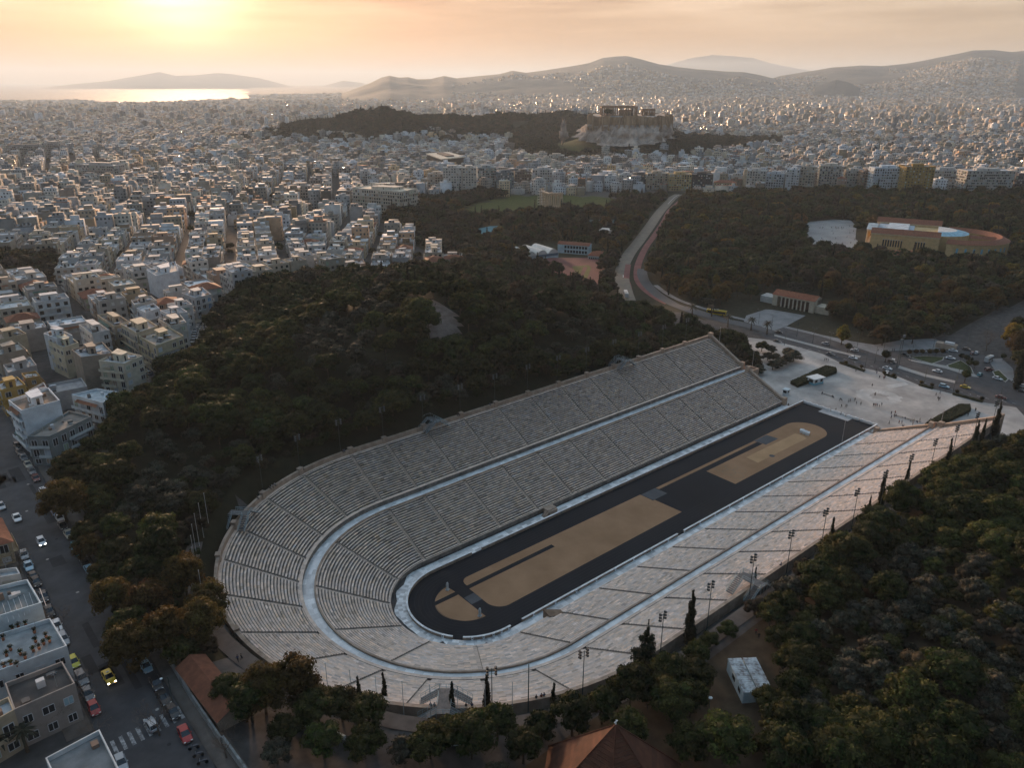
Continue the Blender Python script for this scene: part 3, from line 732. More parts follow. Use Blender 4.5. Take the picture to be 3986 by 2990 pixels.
def leaf_quads(C, Nrm, size, r):
    """one small kite-shaped leaf clump per centre, facing roughly along Nrm"""
    n = len(C)
    N2 = Nrm+r.normal(0, 0.55, (n, 3)); N2 /= np.linalg.norm(N2, axis=1)[:, None]+1e-9
    a = np.cross(N2, r.normal(0, 1, (n, 3))); a /= np.linalg.norm(a, axis=1)[:, None]+1e-9
    b = np.cross(N2, a)
    s = size*(0.6+0.8*r.random((n, 1)))
    V = np.stack([C-a*s, C-b*s*0.55+N2*s*0.15, C+a*s*(0.8+0.4*r.random((n, 1))), C+b*s*0.6+N2*s*0.15], 1)
    return V.reshape(-1, 3)
def ico(c, rad, r, lump=0.18, k=6, n=9):
    P = [(0, 0, -1)]
    for j in range(1, k):
        ph = -math.pi/2+math.pi*j/k
        for i in range(n): P.append((math.cos(ph)*math.cos(2*math.pi*i/n), math.cos(ph)*math.sin(2*math.pi*i/n), math.sin(ph)))
    P.append((0, 0, 1)); P = np.array(P); P *= (1+r.normal(0, lump, (len(P), 1))); P = P*np.array(rad)+np.array(c)
    Fq = []; Ft = []
    for i in range(n): Ft.append((0, 1+(i+1) % n, 1+i))
    for j in range(k-2):
        for i in range(n): Fq.append((1+j*n+i, 1+j*n+(i+1) % n, 1+(j+1)*n+(i+1) % n, 1+(j+1)*n+i))
    q = len(P)-1
    for i in range(n): Ft.append((1+(k-2)*n+i, 1+(k-2)*n+(i+1) % n, q))
    return P, Fq, Ft
def crown_np(lobes, per, leaf, seed, core=0.78):
    """lobes: (cx,cy,cz, rx,ry,rz). Leaf clumps spread over each lobe's skin with a rough dark core inside. Returns V, quads, tris, tint"""
    r = np.random.default_rng(seed); V = []; Q = []; T = []; tq = []; tt = []; off = 0
    for (cx, cy, cz, rx, ry, rz) in lobes:
        n = int(per*(rx*ry+rx*rz+ry*rz)/3)
        d = r.normal(0, 1, (n, 3)); d /= np.linalg.norm(d, axis=1)[:, None]; d[:, 2] = np.where(d[:, 2] < -0.45, -d[:, 2]*0.6, d[:, 2])
        rad = np.array([rx, ry, rz]); rr = 0.80+0.30*r.random((n, 1))**1.2
        C = d*rad*rr+np.array([cx, cy, cz])
        Nn = d/rad; Nn /= np.linalg.norm(Nn, axis=1)[:, None]
        v = leaf_quads(C, Nn, leaf, r); V.append(v)
        Q.append(np.arange(4*n).reshape(n, 4)+off); off += 4*n
        b = (0.80+0.4*r.random())
        tb = b*(0.72+0.56*r.random((n, 1)))
        tq.append(tb*np.array([1+0.12*r.normal(), 1.0, 1-0.1*r.random()]))
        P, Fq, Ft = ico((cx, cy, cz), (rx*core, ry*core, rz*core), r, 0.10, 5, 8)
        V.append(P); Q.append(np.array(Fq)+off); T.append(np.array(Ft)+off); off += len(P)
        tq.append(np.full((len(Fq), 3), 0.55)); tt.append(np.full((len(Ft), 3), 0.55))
    Vv = np.concatenate(V); QQ = np.concatenate(Q); TT = np.concatenate(T)
    return Vv, QQ, TT, np.concatenate(tq), np.concatenate(tt)
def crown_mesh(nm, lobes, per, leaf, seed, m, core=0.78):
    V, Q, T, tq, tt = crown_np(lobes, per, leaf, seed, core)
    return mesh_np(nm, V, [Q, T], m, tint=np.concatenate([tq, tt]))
def lobes_round(R, H, n, z0, seed, flat=1.0, lr=0.42):
    """lobes on a dome of radius R and height H whose foot is at z0"""
    r = np.random.default_rng(seed); L = [(0, 0, z0+H*0.45, R*0.55, R*0.55, H*0.42)]
    for i in range(n):
        a = 2*math.pi*(i*0.618+0.1*r.random()); t = (i+0.5)/n
        q = R*(1-0.42*lr)*math.sqrt(1-t**2*0.92)*(0.8+0.25*r.random()); z = z0+H*(0.22+0.62*t)
        s = R*lr*(0.75+0.5*r.random())
        L.append((q*math.cos(a), q*math.sin(a), z, s, s, s*flat*(0.75+0.2*r.random())))
    return L
def trunk_mesh(nm, h, r0, seed, limbs=5, spread=2.2, zl=0.5, m=None):
    r = np.random.default_rng(seed); mb = MB(); bend = r.normal(0, 0.04*h, 2)
    p = [(0, 0, -0.6), (bend[0]*0.3, bend[1]*0.3, h*0.35), (bend[0], bend[1], h*0.7), (bend[0]*1.1, bend[1]*1.1, h)]
    rr = [r0*1.25, r0*0.9, r0*0.6, r0*0.3]
    for i in range(3): mb.tube(p[i], p[i+1], rr[i], rr[i+1], 6)
    for i in range(limbs):
        a = 2*math.pi*i/limbs+r.random(); z = h*(zl+0.4*i/limbs)
        q = spread*(0.6+0.5*r.random()); s = (bend[0]*0.8, bend[1]*0.8, z)
        mid = (s[0]+q*0.5*math.cos(a), s[1]+q*0.5*math.sin(a), z+h*0.14); e = (s[0]+q*math.cos(a), s[1]+q*math.sin(a), z+h*0.22)
        mb.tube(s, mid, r0*0.4, r0*0.25, 5); mb.tube(mid, e, r0*0.25, r0*0.1, 5)
    return mb.mesh(nm, m or bark)
PROTO = {}
def proto(kind, crown, trunk, R, H):
    PROTO.setdefault(kind, []).append((crown, trunk, R, H))
for i in range(7):
    R = [4.3, 3.7, 4.8, 3.4, 4.0, 4.6, 3.6][i]; H = [5.6, 6.2, 5.4, 6.0, 5.0, 6.4, 5.2][i]; z0 = [2.4, 3.0, 2.2, 2.6, 2.0, 3.0, 1.8][i]
    proto('pine', crown_mesh('pine_crown', lobes_round(R, H, 13+i % 4, z0, 20+i, 0.8, 0.40), 74, 0.27, 100+i, leaf_pine), trunk_mesh('trunk', z0+H*0.5, 0.24, 40+i, 5, R*0.7, 0.35), R, z0+H)
for i in range(4):
    R = [3.2, 2.7, 3.6, 3.0][i]; H = [4.0, 3.4, 4.2, 3.8][i]
    proto('olive', crown_mesh('olive_crown', lobes_round(R, H, 11, 1.2, 60+i, 0.75, 0.42), 70, 0.24, 200+i, leaf_olive, 0.7), trunk_mesh('trunk', 3.2, 0.22, 50+i, 5, R*0.6, 0.3), R, H+1.2)
def cypress_lobes(R, H, seed, ragged=0.15):
    r = np.random.default_rng(seed); L = []
    n = 9
    for i in range(n):
        t = i/(n-1); w = R*(1-t)**0.55*(0.55+0.45*min(1, t*5+0.3)); z = 0.6+H*(0.05+0.88*t)
        L.append((r.normal(0, ragged*R*0.5), r.normal(0, ragged*R*0.5), z, max(w, 0.28)*0.92, max(w, 0.28)*0.92, H/n*0.95))
    return L
for i in range(4):
    R = [1.3, 1.1, 1.6, 0.95][i]; H = [12.5, 10.5, 13.5, 9.0][i]
    proto('cypress', crown_mesh('cypress_crown', cypress_lobes(R, H, 70+i), 210, 0.2, 300+i, leaf_dark, 0.85), trunk_mesh('trunk', 3, 0.2, 55+i, 0), R, H)
# the wide ragged conifer in front of the stand
L = []
r_ = np.random.default_rng(5)
for k in range(10):
    t = k/9.0; w = 4.2*(1-t)**0.8+0.35; z = 1.6+12.0*t
    for j in range(max(1, int(5*(1-t)+1))):
        a = r_.random()*6.28; q = w*0.58*r_.random()**0.5 if t < 0.95 else 0
        L.append((q*math.cos(a), q*math.sin(a), z+r_.normal(0, 0.3), w*0.42, w*0.42, 0.95))
proto('conifer', crown_mesh('conifer_crown', L, 120, 0.24, 310, leaf_dark, 0.75), trunk_mesh('trunk', 9, 0.25, 56, 4, 1.5, 0.3), 4, 14)
for i in range(4):
    R = [5.2, 4.4, 5.8, 4.8][i]; H = [9.5, 8.5, 10.5, 9.0][i]; z0 = 2.2
    proto('autumn', crown_mesh('autumn_crown', lobes_round(R, H, 20, z0, 80+i, 1.0, 0.34), 56, 0.27, 400+i, leaf_aut, 0.66), trunk_mesh('trunk', z0+H*0.5, 0.3, 57+i, 6, R*0.7, 0.3), R, z0+H)
for i in range(2):
    R = [3.2, 2.6][i]; H = [9.0, 7.5][i]
    proto('poplar', crown_mesh('poplar_crown', lobes_round(R, H, 14, 1.5, 90+i, 1.3, 0.42), 60, 0.26, 420+i, leaf_yel, 0.7), trunk_mesh('trunk', 6, 0.25, 63+i, 4, 1.5, 0.3), R, H+1.5)
for i in range(2):
    R = 1.25; proto('clipped', crown_mesh('clipped_crown', [(0, 0, 2.1, 1.2, 1.2, 1.0), (0.2, 0.1, 2.3, 1.0, 1.1, 0.9)], 150, 0.16, 440+i, leaf_pine if i else leaf_aut, 0.85), trunk_mesh('trunk', 1.6, 0.1, 65, 0), 1.2, 3.1)
# palm
def palm_crown(seed, R=3.0, z=6.0, nf=26):
    r = np.random.default_rng(seed); V = []; Fq = []; tn = []
    for i in range(nf):
        a = 2*math.pi*i*0.618; el = 1.15-1.5*(i/nf); prev = None
        for k in range(7):
            t = k/6; q = R*t*math.cos(el*(1-0.2*t)); h = z+R*t*math.sin(el)-1.1*R*0.5*t*t
            w = 0.30*math.sin(math.pi*min(1, t*0.9+0.1))+0.04
            c = np.array([q*math.cos(a), q*math.sin(a), h]); s = np.array([-math.sin(a), math.cos(a), 0])*w
            cur = (c-s+(0, 0, -w*0.5), c, c+s+(0, 0, -w*0.5))
            if prev is not None:
                o = len(V); V += [prev[0], prev[1], cur[1], cur[0], prev[1], prev[2], cur[2], cur[1]]; Fq += [(o, o+1, o+2, o+3), (o+4, o+5, o+6, o+7)]; b = 0.7+0.5*r.random(); tn += [(b, b, b)]*2
            prev = cur
    return np.array(V), np.array(Fq), np.array(tn)
V, Fq, tn = palm_crown(3)
proto('palm', mesh_np('palm_crown', V, Fq, leaf_olive, tint=tn), trunk_mesh('trunk', 6.1, 0.38, 66, 0), 3, 7)
# bare deciduous tree: trunk, limbs and a cloud of fine twigs
def bare_mesh(seed, H=7.5, R=3.2):
    r = np.random.default_rng(seed); V = []; Fq = []
    def stick(a, b, w):
        a = np.array(a); b = np.array(b); d = b-a; s = np.cross(d, r.normal(0, 1, 3)); s = s/(np.linalg.norm(s)+1e-9)*w
        o = len(V); V.extend([a-s, a+s, b+s*0.5, b-s*0.5]); Fq.append((o, o+1, o+2, o+3))
    def grow(p, d, L, w, lv):
        q = p+d*L; stick(p, q, w)
        if lv == 0: return
        for _ in range(3 if lv > 1 else 4):
            nd = d+r.normal(0, 0.5, 3)+np.array([0, 0, 0.12]); nd /= np.linalg.norm(nd); grow(q, nd, L*0.72, w*0.6, lv-1)
    for i in range(6):
        a = i*1.05; d = np.array([math.cos(a)*0.6, math.sin(a)*0.6, 0.8]); grow(np.array([0, 0, H*0.28]), d/np.linalg.norm(d), H*0.26, 0.08, 4)
    return mesh_np('bare_branches', np.array(V), np.array(Fq), twig, tint=np.ones((len(Fq), 3)))
proto('bare', bare_mesh(1), trunk_mesh('trunk', 3.0, 0.17, 67, 4, 1.4, 0.5, twig), 3, 7.5)
proto('bare', bare_mesh(2, 8.5), trunk_mesh('trunk', 3.2, 0.17, 68, 4, 1.4, 0.5, twig), 3, 8.5)

# landmarks that labels can point to: (name, x, y)
LM = []
TREES = []      # (x, y, radius) of every placed single tree
CATN = {'pine': ('pine_tree', 'pine tree'), 'olive': ('olive_tree', 'olive tree'), 'cypress': ('cypress_tree', 'cypress'), 'conifer': ('conifer_tree', 'conifer'), 'autumn': ('autumn_tree', 'tree'),
        'poplar': ('poplar_tree', 'tree'), 'clipped': ('clipped_tree', 'clipped tree'), 'palm': ('palm_tree', 'palm'), 'bare': ('bare_tree', 'bare tree')}
def tree(kind, x, y, s=1.0, label=None, group=None, v=None, z=None, tall=1.0):
    P = PROTO[kind]; i = int(rng.integers(len(P))) if v is None else v
    crown, trunk, R, H = P[i]; nm, cat = CATN[kind]
    if z is None: z = hz(x, y)
    o = thing(nm, (x, y, z), uni(0, 6.28), label, cat, group); o.scale = (s, s, s*tall)
    link('crown', crown, o); link('trunk', trunk, o)
    TREES.append((x, y, R*s, kind)); o['_h'] = 0.0; del o['_h']
    return o
def poisson(poly, rmin, nmax, seed, avoid=()):
    r = np.random.default_rng(seed); xs = [p[0] for p in poly]; ys = [p[1] for p in poly]
    A = (max(xs)-min(xs))*(max(ys)-min(ys)); n = int(A/(rmin*rmin)*3.2)
    X = r.uniform(min(xs), max(xs), n); Y = r.uniform(min(ys), max(ys), n)
    k = inpoly(X, Y, poly); X = X[k]; Y = Y[k]
    grid = {}; out = []
    for x, y in avoid: grid.setdefault((int(x//rmin), int(y//rmin)), []).append((x, y))
    for x, y in zip(X, Y):
        gx_, gy_ = int(x//rmin), int(y//rmin); ok = True
        for a in (-1, 0, 1):
            for b in (-1, 0, 1):
                for (u, v) in grid.get((gx_+a, gy_+b), ()):
                    if (u-x)**2+(v-y)**2 < rmin*rmin: ok = False; break
                if not ok: break
            if not ok: break
        if ok:
            grid.setdefault((gx_, gy_), []).append((x, y)); out.append((x, y))
            if len(out) >= nmax: break
    return out
def wood(name, pts, kinds, label, cat='trees', leaf=1.0, per=1.0, smin=0.8, smax=1.25, lod=1.0):
    """many trees as one mesh; kinds: list of (kind, weight, colour); each tree keeps its own lobes, tint and gaps"""
    r = np.random.default_rng(len(pts)+11); Vs = []; Qs = []; Ts = []; tqs = []; tts = []; off = 0
    ks = [k[0] for k in kinds]; w = np.array([k[1] for k in kinds], float); w /= w.sum()
    cache = {}
    if not pts: return None
    P = np.array(pts); hh = hgt(P[:, 0], P[:, 1])
    for (x, y), h in zip(pts, hh):
        j = int(r.choice(len(kinds), p=w)); kd, _, col = kinds[j]; var = int(r.integers(4)); key = (kd, var)
        if key not in cache:
            if kd in ('pine', 'olive', 'autumn', 'broad'):
                R = {'pine': 4.2, 'olive': 3.2, 'autumn': 4.8, 'broad': 5.0}[kd]; H = {'pine': 5.6, 'olive': 3.8, 'autumn': 8.0, 'broad': 7.5}[kd]
                Lb = lobes_round(R, H, 11, {'pine': 2.4, 'olive': 1.2, 'autumn': 1.6, 'broad': 2}[kd], 500+var*7+len(cache), 0.85, 0.42)
            else: Lb = cypress_lobes(1.3, 11.5, 520+var)
            cache[key] = crown_np(Lb, 26*per*(2 if kd == 'cypress' else 1), 0.42*leaf, 600+var, 0.82)
        V, Q, T, tq, tt = cache[key]
        s = smin+(smax-smin)*r.random(); a = r.random()*6.28; ca, sa = math.cos(a)*s, math.sin(a)*s
        Vr = np.stack([V[:, 0]*ca-V[:, 1]*sa+x, V[:, 0]*sa+V[:, 1]*ca+y, V[:, 2]*s*(0.9+0.25*r.random())+h-0.3], -1).astype(np.float32)
        c = np.array(col)*(0.72+0.6*r.random())*np.array([1+r.normal(0, 0.10), 1.0, 1+r.normal(0, 0.10)])
        Vs.append(Vr); Qs.append(Q+off); Ts.append(T+off); tqs.append(tq*c); tts.append(tt*c); off += len(V)
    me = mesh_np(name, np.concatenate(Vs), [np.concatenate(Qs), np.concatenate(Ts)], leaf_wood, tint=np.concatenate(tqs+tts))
    o = link(name, me); return tag(o, label, cat, kind='stuff')
CP = (0.029, 0.037, 0.012); CO = (0.038, 0.037, 0.026); CA = (0.080, 0.056, 0.018); CC = (0.018, 0.021, 0.012); CB = (0.055, 0.045, 0.032); CY = (0.15, 0.10, 0.02)
# ------------------------------------------------------------------ woods
def visible(x, y, up=5.0, m=60):
    z = hgt(np.array([x]), np.array([y]))[0]+up; u, v, d = px_of(np.array([x, y, z])); return d[0] > 0 and -m < u[0] < PW+m and -m < v[0] < PH+m
def size_in_photo(x, y): return 1.0/np.linalg.norm(np.array([x, y, 20])-CAM)
STAD_AV = lambda x, y: (np.hypot(x-min(max(x, 0), XEND), y) < (67.8 if y > 0 and x > -20 else 69.5) and x < XEND+3)
# singled-out trees: photo column, row of the foot (in overview units), kind, size, label
def at_tree(kind, dx, dy, s, label, group=None, v=None, tall=1.0):
    q = GD(dx, dy); return tree(kind, q[0], q[1], s, label, group, v, q[2], tall)
CYP = 'cypresses along the rim of the sunlit stand'
for dx, dy, s, v, lab in ((978, 1556, 0.95, 3, 'thin dark cypress beside the metal footbridge at the rounded end'), (1053, 1556, 1.0, 1, 'dark cypress just right of the footbridge, below a floodlight mast'), (1194, 1556, 0.9, 3, 'slim dark cypress standing against the rim wall right of the people on the wall'),
                          (832, 1520, 0.8, 3, 'narrow cypress left of the lone pole on the rounded rim'), (779, 1540, 0.75, 1, 'short stout cypress near the flagpoles of the rounded end'), (1486, 1395, 1.0, 2, 'tall broad cypress in front of the stand beside the tall conifer'),
                          (1628, 1270, 0.6, 3, 'small thin cypress by the footbridge halfway along the stand'), (1790, 1190, 1.0, 3, 'tall thin cypress rising over the rim between two floodlight masts'), (1873, 1120, 0.65, 1, 'small cypress at the rim just left of a taller slender one'),
                          (1898, 1102, 0.95, 0, 'tall slender cypress near the middle of the far rim stretch'), (1955, 1055, 0.8, 1, 'mid-sized cypress with ragged top by the rim'), (2044, 1010, 1.05, 3, 'tall ragged thin cypress close to the upper end of the stand'),
                          (2100, 975, 0.8, 2, 'dark cypress low by the end of the stand'), (2118, 960, 0.85, 1, 'second dark cypress near the stand end by the last masts'), (2145, 945, 0.95, 2, 'broad dark cypress next to the end corner of the stand')):
    at_tree('cypress', dx, dy, s, lab, CYP, v)
at_tree('conifer', 1392, 1462, 0.95, 'broad ragged dark conifer in front of the sunlit stand, behind a floodlight mast')
for dx, dy, s, k, lab in ((145, 1130, 1.55, 'autumn', 'tall golden brown tree beside the terrace-fronted grey and white house'), (405, 1290, 1.5, 'autumn', 'large rust brown tree left of the flagpoles by the stadium'), (330, 1345, 1.35, 'autumn', 'rust brown tree over the parked cars near the street wall'),
                          (250, 1330, 1.15, 'autumn', 'brown autumn tree leaning over the row of pale parked cars'), (365, 1420, 1.5, 'autumn', 'big golden brown tree beside the street opposite the yellow taxi'), (440, 1395, 1.2, 'autumn', 'brown tree between the street and the stadium path'),
                          (195, 1215, 0.9, 'autumn', 'small brown tree on the pavement next to the stone wall'), (290, 1450, 1.2, 'autumn', 'brown tree above the kerb just behind the parked pale hatchback'), (640, 1530, 1.6, 'autumn', 'large ragged tree with orange-lit top in front of the rounded end'), (575, 1545, 1.2, 'autumn', 'dark brown tree at the left of the large ragged one'),
                          (455, 1340, 1.25, 'autumn', 'orange brown tree close to the stadium rim by the flagpoles')):
    at_tree(k, dx, dy, s*0.70, lab, 'autumn trees between the street and the stadium')
for dx, dy, s, lab in ((45, 1240, 0.9, 'dark bare tree beside the tan house on the left pavement'), (292, 1535, 0.0, ''), (345, 1590, 0.9, 'bare spindly tree on the pavement above the pair of motorcycles'), (170, 1530, 1.0, 'leafless tree in front of the derelict-looking stucco house'), (135, 1560, 0.95, 'leafless tree by the side door of the stucco house'),
                       (490, 1640, 0.8, 'bare tree behind the low white street wall'), (210, 1600, 0.75, 'leafless street tree at the corner by the zebra crossing'), (130, 1370, 0.8, 'leafless tree beside the roof garden house'), (1250, 1590, 0.9, 'pale bare tree beside the tiled pyramid roof')):
    if s: at_tree('bare', dx, dy, s, lab)
for dx, dy, s, lab in ((60, 1625, 0.8, 'bushy palm in front of the stucco house'), (10, 1640, 0.8, 'palm cut by the edge beside the balconied tan house')): at_tree('palm', dx, dy, s, lab)
# pines standing on the open ground in front of the stand
SP = [(1075, 1600, .85, 'pine'), (905, 1560, .7, 'pine'), (860, 1555, .75, 'pine'), (1170, 1600, .7, 'pine'), (1235, 1590, .95, 'pine'), (1360, 1530, .95, 'pine'), (1300, 1565, .8, 'pine'), (1355, 1620, .9, 'pine'), (1440, 1505, 1.0, 'pine'), (1450, 1560, 1.0, 'pine'), (1555, 1435, 1.05, 'pine'), (1600, 1395, .9, 'pine'), (1500, 1440, .8, 'pine'),
      (1660, 1360, .8, 'pine'), (1690, 1330, .85, 'pine'), (1730, 1410, .8, 'pine'), (1750, 1540, 1.0, 'olive'), (1600, 1590, 1.05, 'pine'), (1560, 1650, 1.15, 'pine'), (1480, 1640, 1.0, 'pine'), (1560, 1560, .9, 'olive'), (1640, 1540, .8, 'olive'), (1700, 1600, 1.1, 'pine'), (1690, 1660, 1.1, 'pine'),
      (740, 1560, .8, 'pine'), (690, 1570, .9, 'pine'), (800, 1580, .9, 'pine'), (980, 1600, .8, 'pine'), (1020, 1640, .95, 'pine'), (930, 1640, .9, 'pine'), (870, 1640, .8, 'olive'), (790, 1640, .8, 'pine'), (1130, 1650, .9, 'pine'), (700, 1640, .8, 'pine'), (620, 1610, .8, 'pine'), (545, 1560, .9, 'pine'), (500, 1520, .8, 'pine'), (600, 1650, .8, 'olive'), (1860, 1230, .8, 'pine'), (1790, 1260, .9, 'pine'), (1760, 1215, .85, 'pine'), (1680, 1270, .8, 'pine'), (1495, 1490, .8, 'pine'), (1530, 1478, .75, 'pine'), (1490, 1550, .85, 'pine'), (1545, 1610, .9, 'pine'), (1720, 1450, .85, 'pine'), (1675, 1400, .75, 'pine'), (1705, 1520, .9, 'pine'), (190, 1190, .85, 'pine'), (225, 1265, .8, 'pine'), (258, 1225, .9, 'pine'), (310, 1270, .9, 'pine'), (285, 1400, .85, 'pine'), (390, 1440, .8, 'pine')]
SAVED = []
for dx, dy, s, k in SP:
    q = GD(dx, dy)
    if STAD_AV(q[0], q[1]): continue
    SAVED.append((k, q[0], q[1], s))
# forests as individual trees (nearest) and as one mass (the rest)
occupied = [(t[0], t[1]) for t in TREES]+[(a[1], a[2]) for a in SAVED]
TRAIL = [(60, 104), (80, 110)]
fa = [p for p in poisson(FOREST_A, 5.9, 4000, 3, occupied) if not STAD_AV(*p) and not inpoly(*p, CLEAR) and visible(*p)]
C_XY = np.array((11.5, -79.5))
def hides_cont(x, y):
    v = np.array((x, y))-C_XY; d = CAM[:2]-C_XY; d = d/np.linalg.norm(d); al = v@d; la = abs(v[0]*d[1]-v[1]*d[0]); return np.hypot(*v) < 9 or (0 < al < 22 and la < 8)
SAVED = [t for t in SAVED if not hides_cont(t[1], t[2])]
CONT = [tuple(GD(*p)[:2]) for p in ((1420, 1520), (1500, 1440), (1560, 1420), (1640, 1330), (1700, 1340), (1672, 1480), (1640, 1560), (1640, 1700), (1590, 1700), (1500, 1620))]
SAVED += [('pine', p[0], p[1], 0.72+0.25*rng.random()) for p in poisson(CONT, 7.0, 60, 46, [(t[1], t[2]) for t in SAVED]) if not hides_cont(*p) and not STAD_AV(*p) and math.hypot(p[0]-12, p[1]+76) > 10 and rng.random() < 0.8]
PYR = [(-44, -100), (-8, -100), (-8, -68), (-44, -68)]
hr = [p for p in poisson(HILL_R, 5.7, 4000, 4, occupied) if not STAD_AV(*p) and not inpoly(*p, CONT) and not inpoly(*p, PYR) and visible(*p)]
hr2 = [p for p in poisson([(-76, -50), (-66, -42), (-45, -62), (-20, -72), (12, -72), (12, -110), (-70, -120)], 6.2, 400, 5, occupied) if visible(*p) and not inpoly(*p, PYR) and not STAD_AV(*p) and not hides_cont(*p)]
cand = [(size_in_photo(*p), p, 'a') for p in fa]+[(size_in_photo(*p)*1.1, p, 'h') for p in hr]+[(9, p, 'h') for p in hr2]
cand.sort(key=lambda t: -t[0])
NP_, NO_ = 255, 130
gr = np.random.default_rng(17)
np_ = no_ = 0; rest = {'a': [], 'h': []}
for s_, p, z_ in cand:
    k = 'olive' if value_noise(np.array([p[0]/22+30]), np.array([p[1]/22+30]), 9)[0]+gr.normal(0, 0.12) > 0.60 else 'pine'
    if k == 'pine' and np_ < NP_: np_ += 1; SAVED.append((k, p[0], p[1], 0.80+0.52*gr.random()))
    elif k == 'olive' and no_ < NO_: no_ += 1; SAVED.append((k, p[0], p[1], 0.72+0.5*gr.random()))
    else: rest[z_].append((p[0], p[1], k))
# labels of the single forest trees point to the nearest landmark
def landmark_label(what, x, y, lms, used, nth=('nearest', 'second nearest', 'third nearest', 'fourth nearest', 'fifth nearest', 'sixth nearest', 'seventh nearest', 'eighth nearest', 'ninth nearest', 'tenth nearest', '11th nearest', '12th nearest', '13th nearest', '14th nearest', '15th nearest', '16th nearest', '17th nearest', '18th nearest', '19th nearest', '20th nearest')):
    return None
def assign_labels(items, lms, describe):
    """items: list of (object, x, y, look). Each gets '<look> <rank> <side of> <landmark>'"""
    groups = {}
    for it in items:
        o, x, y, look = it
        j = min(range(len(lms)), key=lambda i: (lms[i][1]-x)**2+(lms[i][2]-y)**2)
        lx, ly = lms[j][1], lms[j][2]
        dx, dy = x-lx, y-ly; dist = math.hypot(dx, dy)
        vx, vy = lx-CAM[0], ly-CAM[1]; vl = math.hypot(vx, vy); vx /= vl; vy /= vl
        al = dx*vx+dy*vy; ac = dx*vy-dy*vx      # along the view, to the right
        if abs(al) > abs(ac): sd_ = 'behind' if al > 0 else 'in front of'
        else: sd_ = 'right of' if ac > 0 else 'left of'
        groups.setdefault((j, sd_, look), []).append((dist, o))
    NTH = ['closest', 'second closest', 'third closest', 'fourth closest', 'fifth closest', 'sixth closest', 'seventh closest', 'eighth closest', 'ninth closest', 'tenth closest']+['%dth closest' % k for k in range(11, 20)]+['20th closest', '21st closest', '22nd closest', '23rd closest']+['%dth closest' % k for k in range(24, 31)]+['31st closest', '32nd closest', '33rd closest']+['%dth closest' % k for k in range(34, 41)]+['41st closest', '42nd closest', '43rd closest']+['%dth closest' % k for k in range(44, 51)]
    for (j, sd_, look), lst in groups.items():
        lst.sort(key=lambda t: t[0])
        for n, (d, o) in enumerate(lst):
            o['label'] = describe(look, NTH[min(n, len(NTH)-1)], sd_, lms[j][0], len(lst))
SAVED_OBJ = []
for k, x, y, s in SAVED:
    o = tree(k, x, y, s, 'x', {'pine': 'pines of the wooded hills', 'olive': 'grey-green olive trees of the wooded hills'}[k], None, None, 0.9+0.25*gr.random())
    look = ('large ' if s > 1.14 else 'small ' if s < 0.95 else '')+{'pine': 'dark green pine', 'olive': 'grey-green olive tree'}[k]
    SAVED_OBJ.append((o, x, y, look))
pa = rest['a']; 
wood('hill_wood', [(p[0], p[1]) for p in pa], [('pine', 5, CP), ('olive', 2.2, CO), ('broad', 0.5, CB), ('cypress', 0.25, CC)], 'dense evergreen wood covering the hill behind the shaded stand', 'wood', 0.9, 1.6, 0.85, 1.35)
pb = rest['h']
wood('slope_wood', [(p[0], p[1]) for p in pb], [('pine', 5, (0.06, 0.056, 0.016)), ('olive', 2.4, CO), ('broad', 1.0, CB)], 'dense pine and olive wood on the slope right of the sunlit stand', 'wood', 0.85, 1.6)
us = [p for p in poisson(HILL_R, 3.1, 5000, 44) if visible(*p) and not STAD_AV(*p) and not inpoly(*p, CONT) and not inpoly(*p, PYR)]
wood('slope_undergrowth', us, [('pine', 4, (0.05, 0.048, 0.015)), ('olive', 2, CO), ('broad', 1, CB)], 'low shrubs and young trees filling the slope right of the sunlit stand', 'undergrowth', 0.55, 2.2, 0.38, 0.62)
ub_ = [p for p in poisson(FOREST_A, 3.3, 6000, 45) if visible(*p) and (64.9 < math.hypot(p[0]-min(max(p[0], 0), XEND), p[1]) < 84 or (p[0] < -62)) and math.hypot(p[0]-min(max(p[0], 0), XEND), p[1]) > 66.5 and not (p[0] < -56 and -30 < p[1] < 26 and math.hypot(p[0], p[1]) < 70.5)]
wood('hill_undergrowth', ub_, [('pine', 4, CP), ('olive', 1.5, CO), ('broad', 1, CB)], 'low shrubs between the shaded stand, the street and the hill wood', 'undergrowth', 0.55, 2.2, 0.34, 0.60)
print('und', len(us), len(ub_)); print('trees', len(SAVED), len(pa), len(pb))
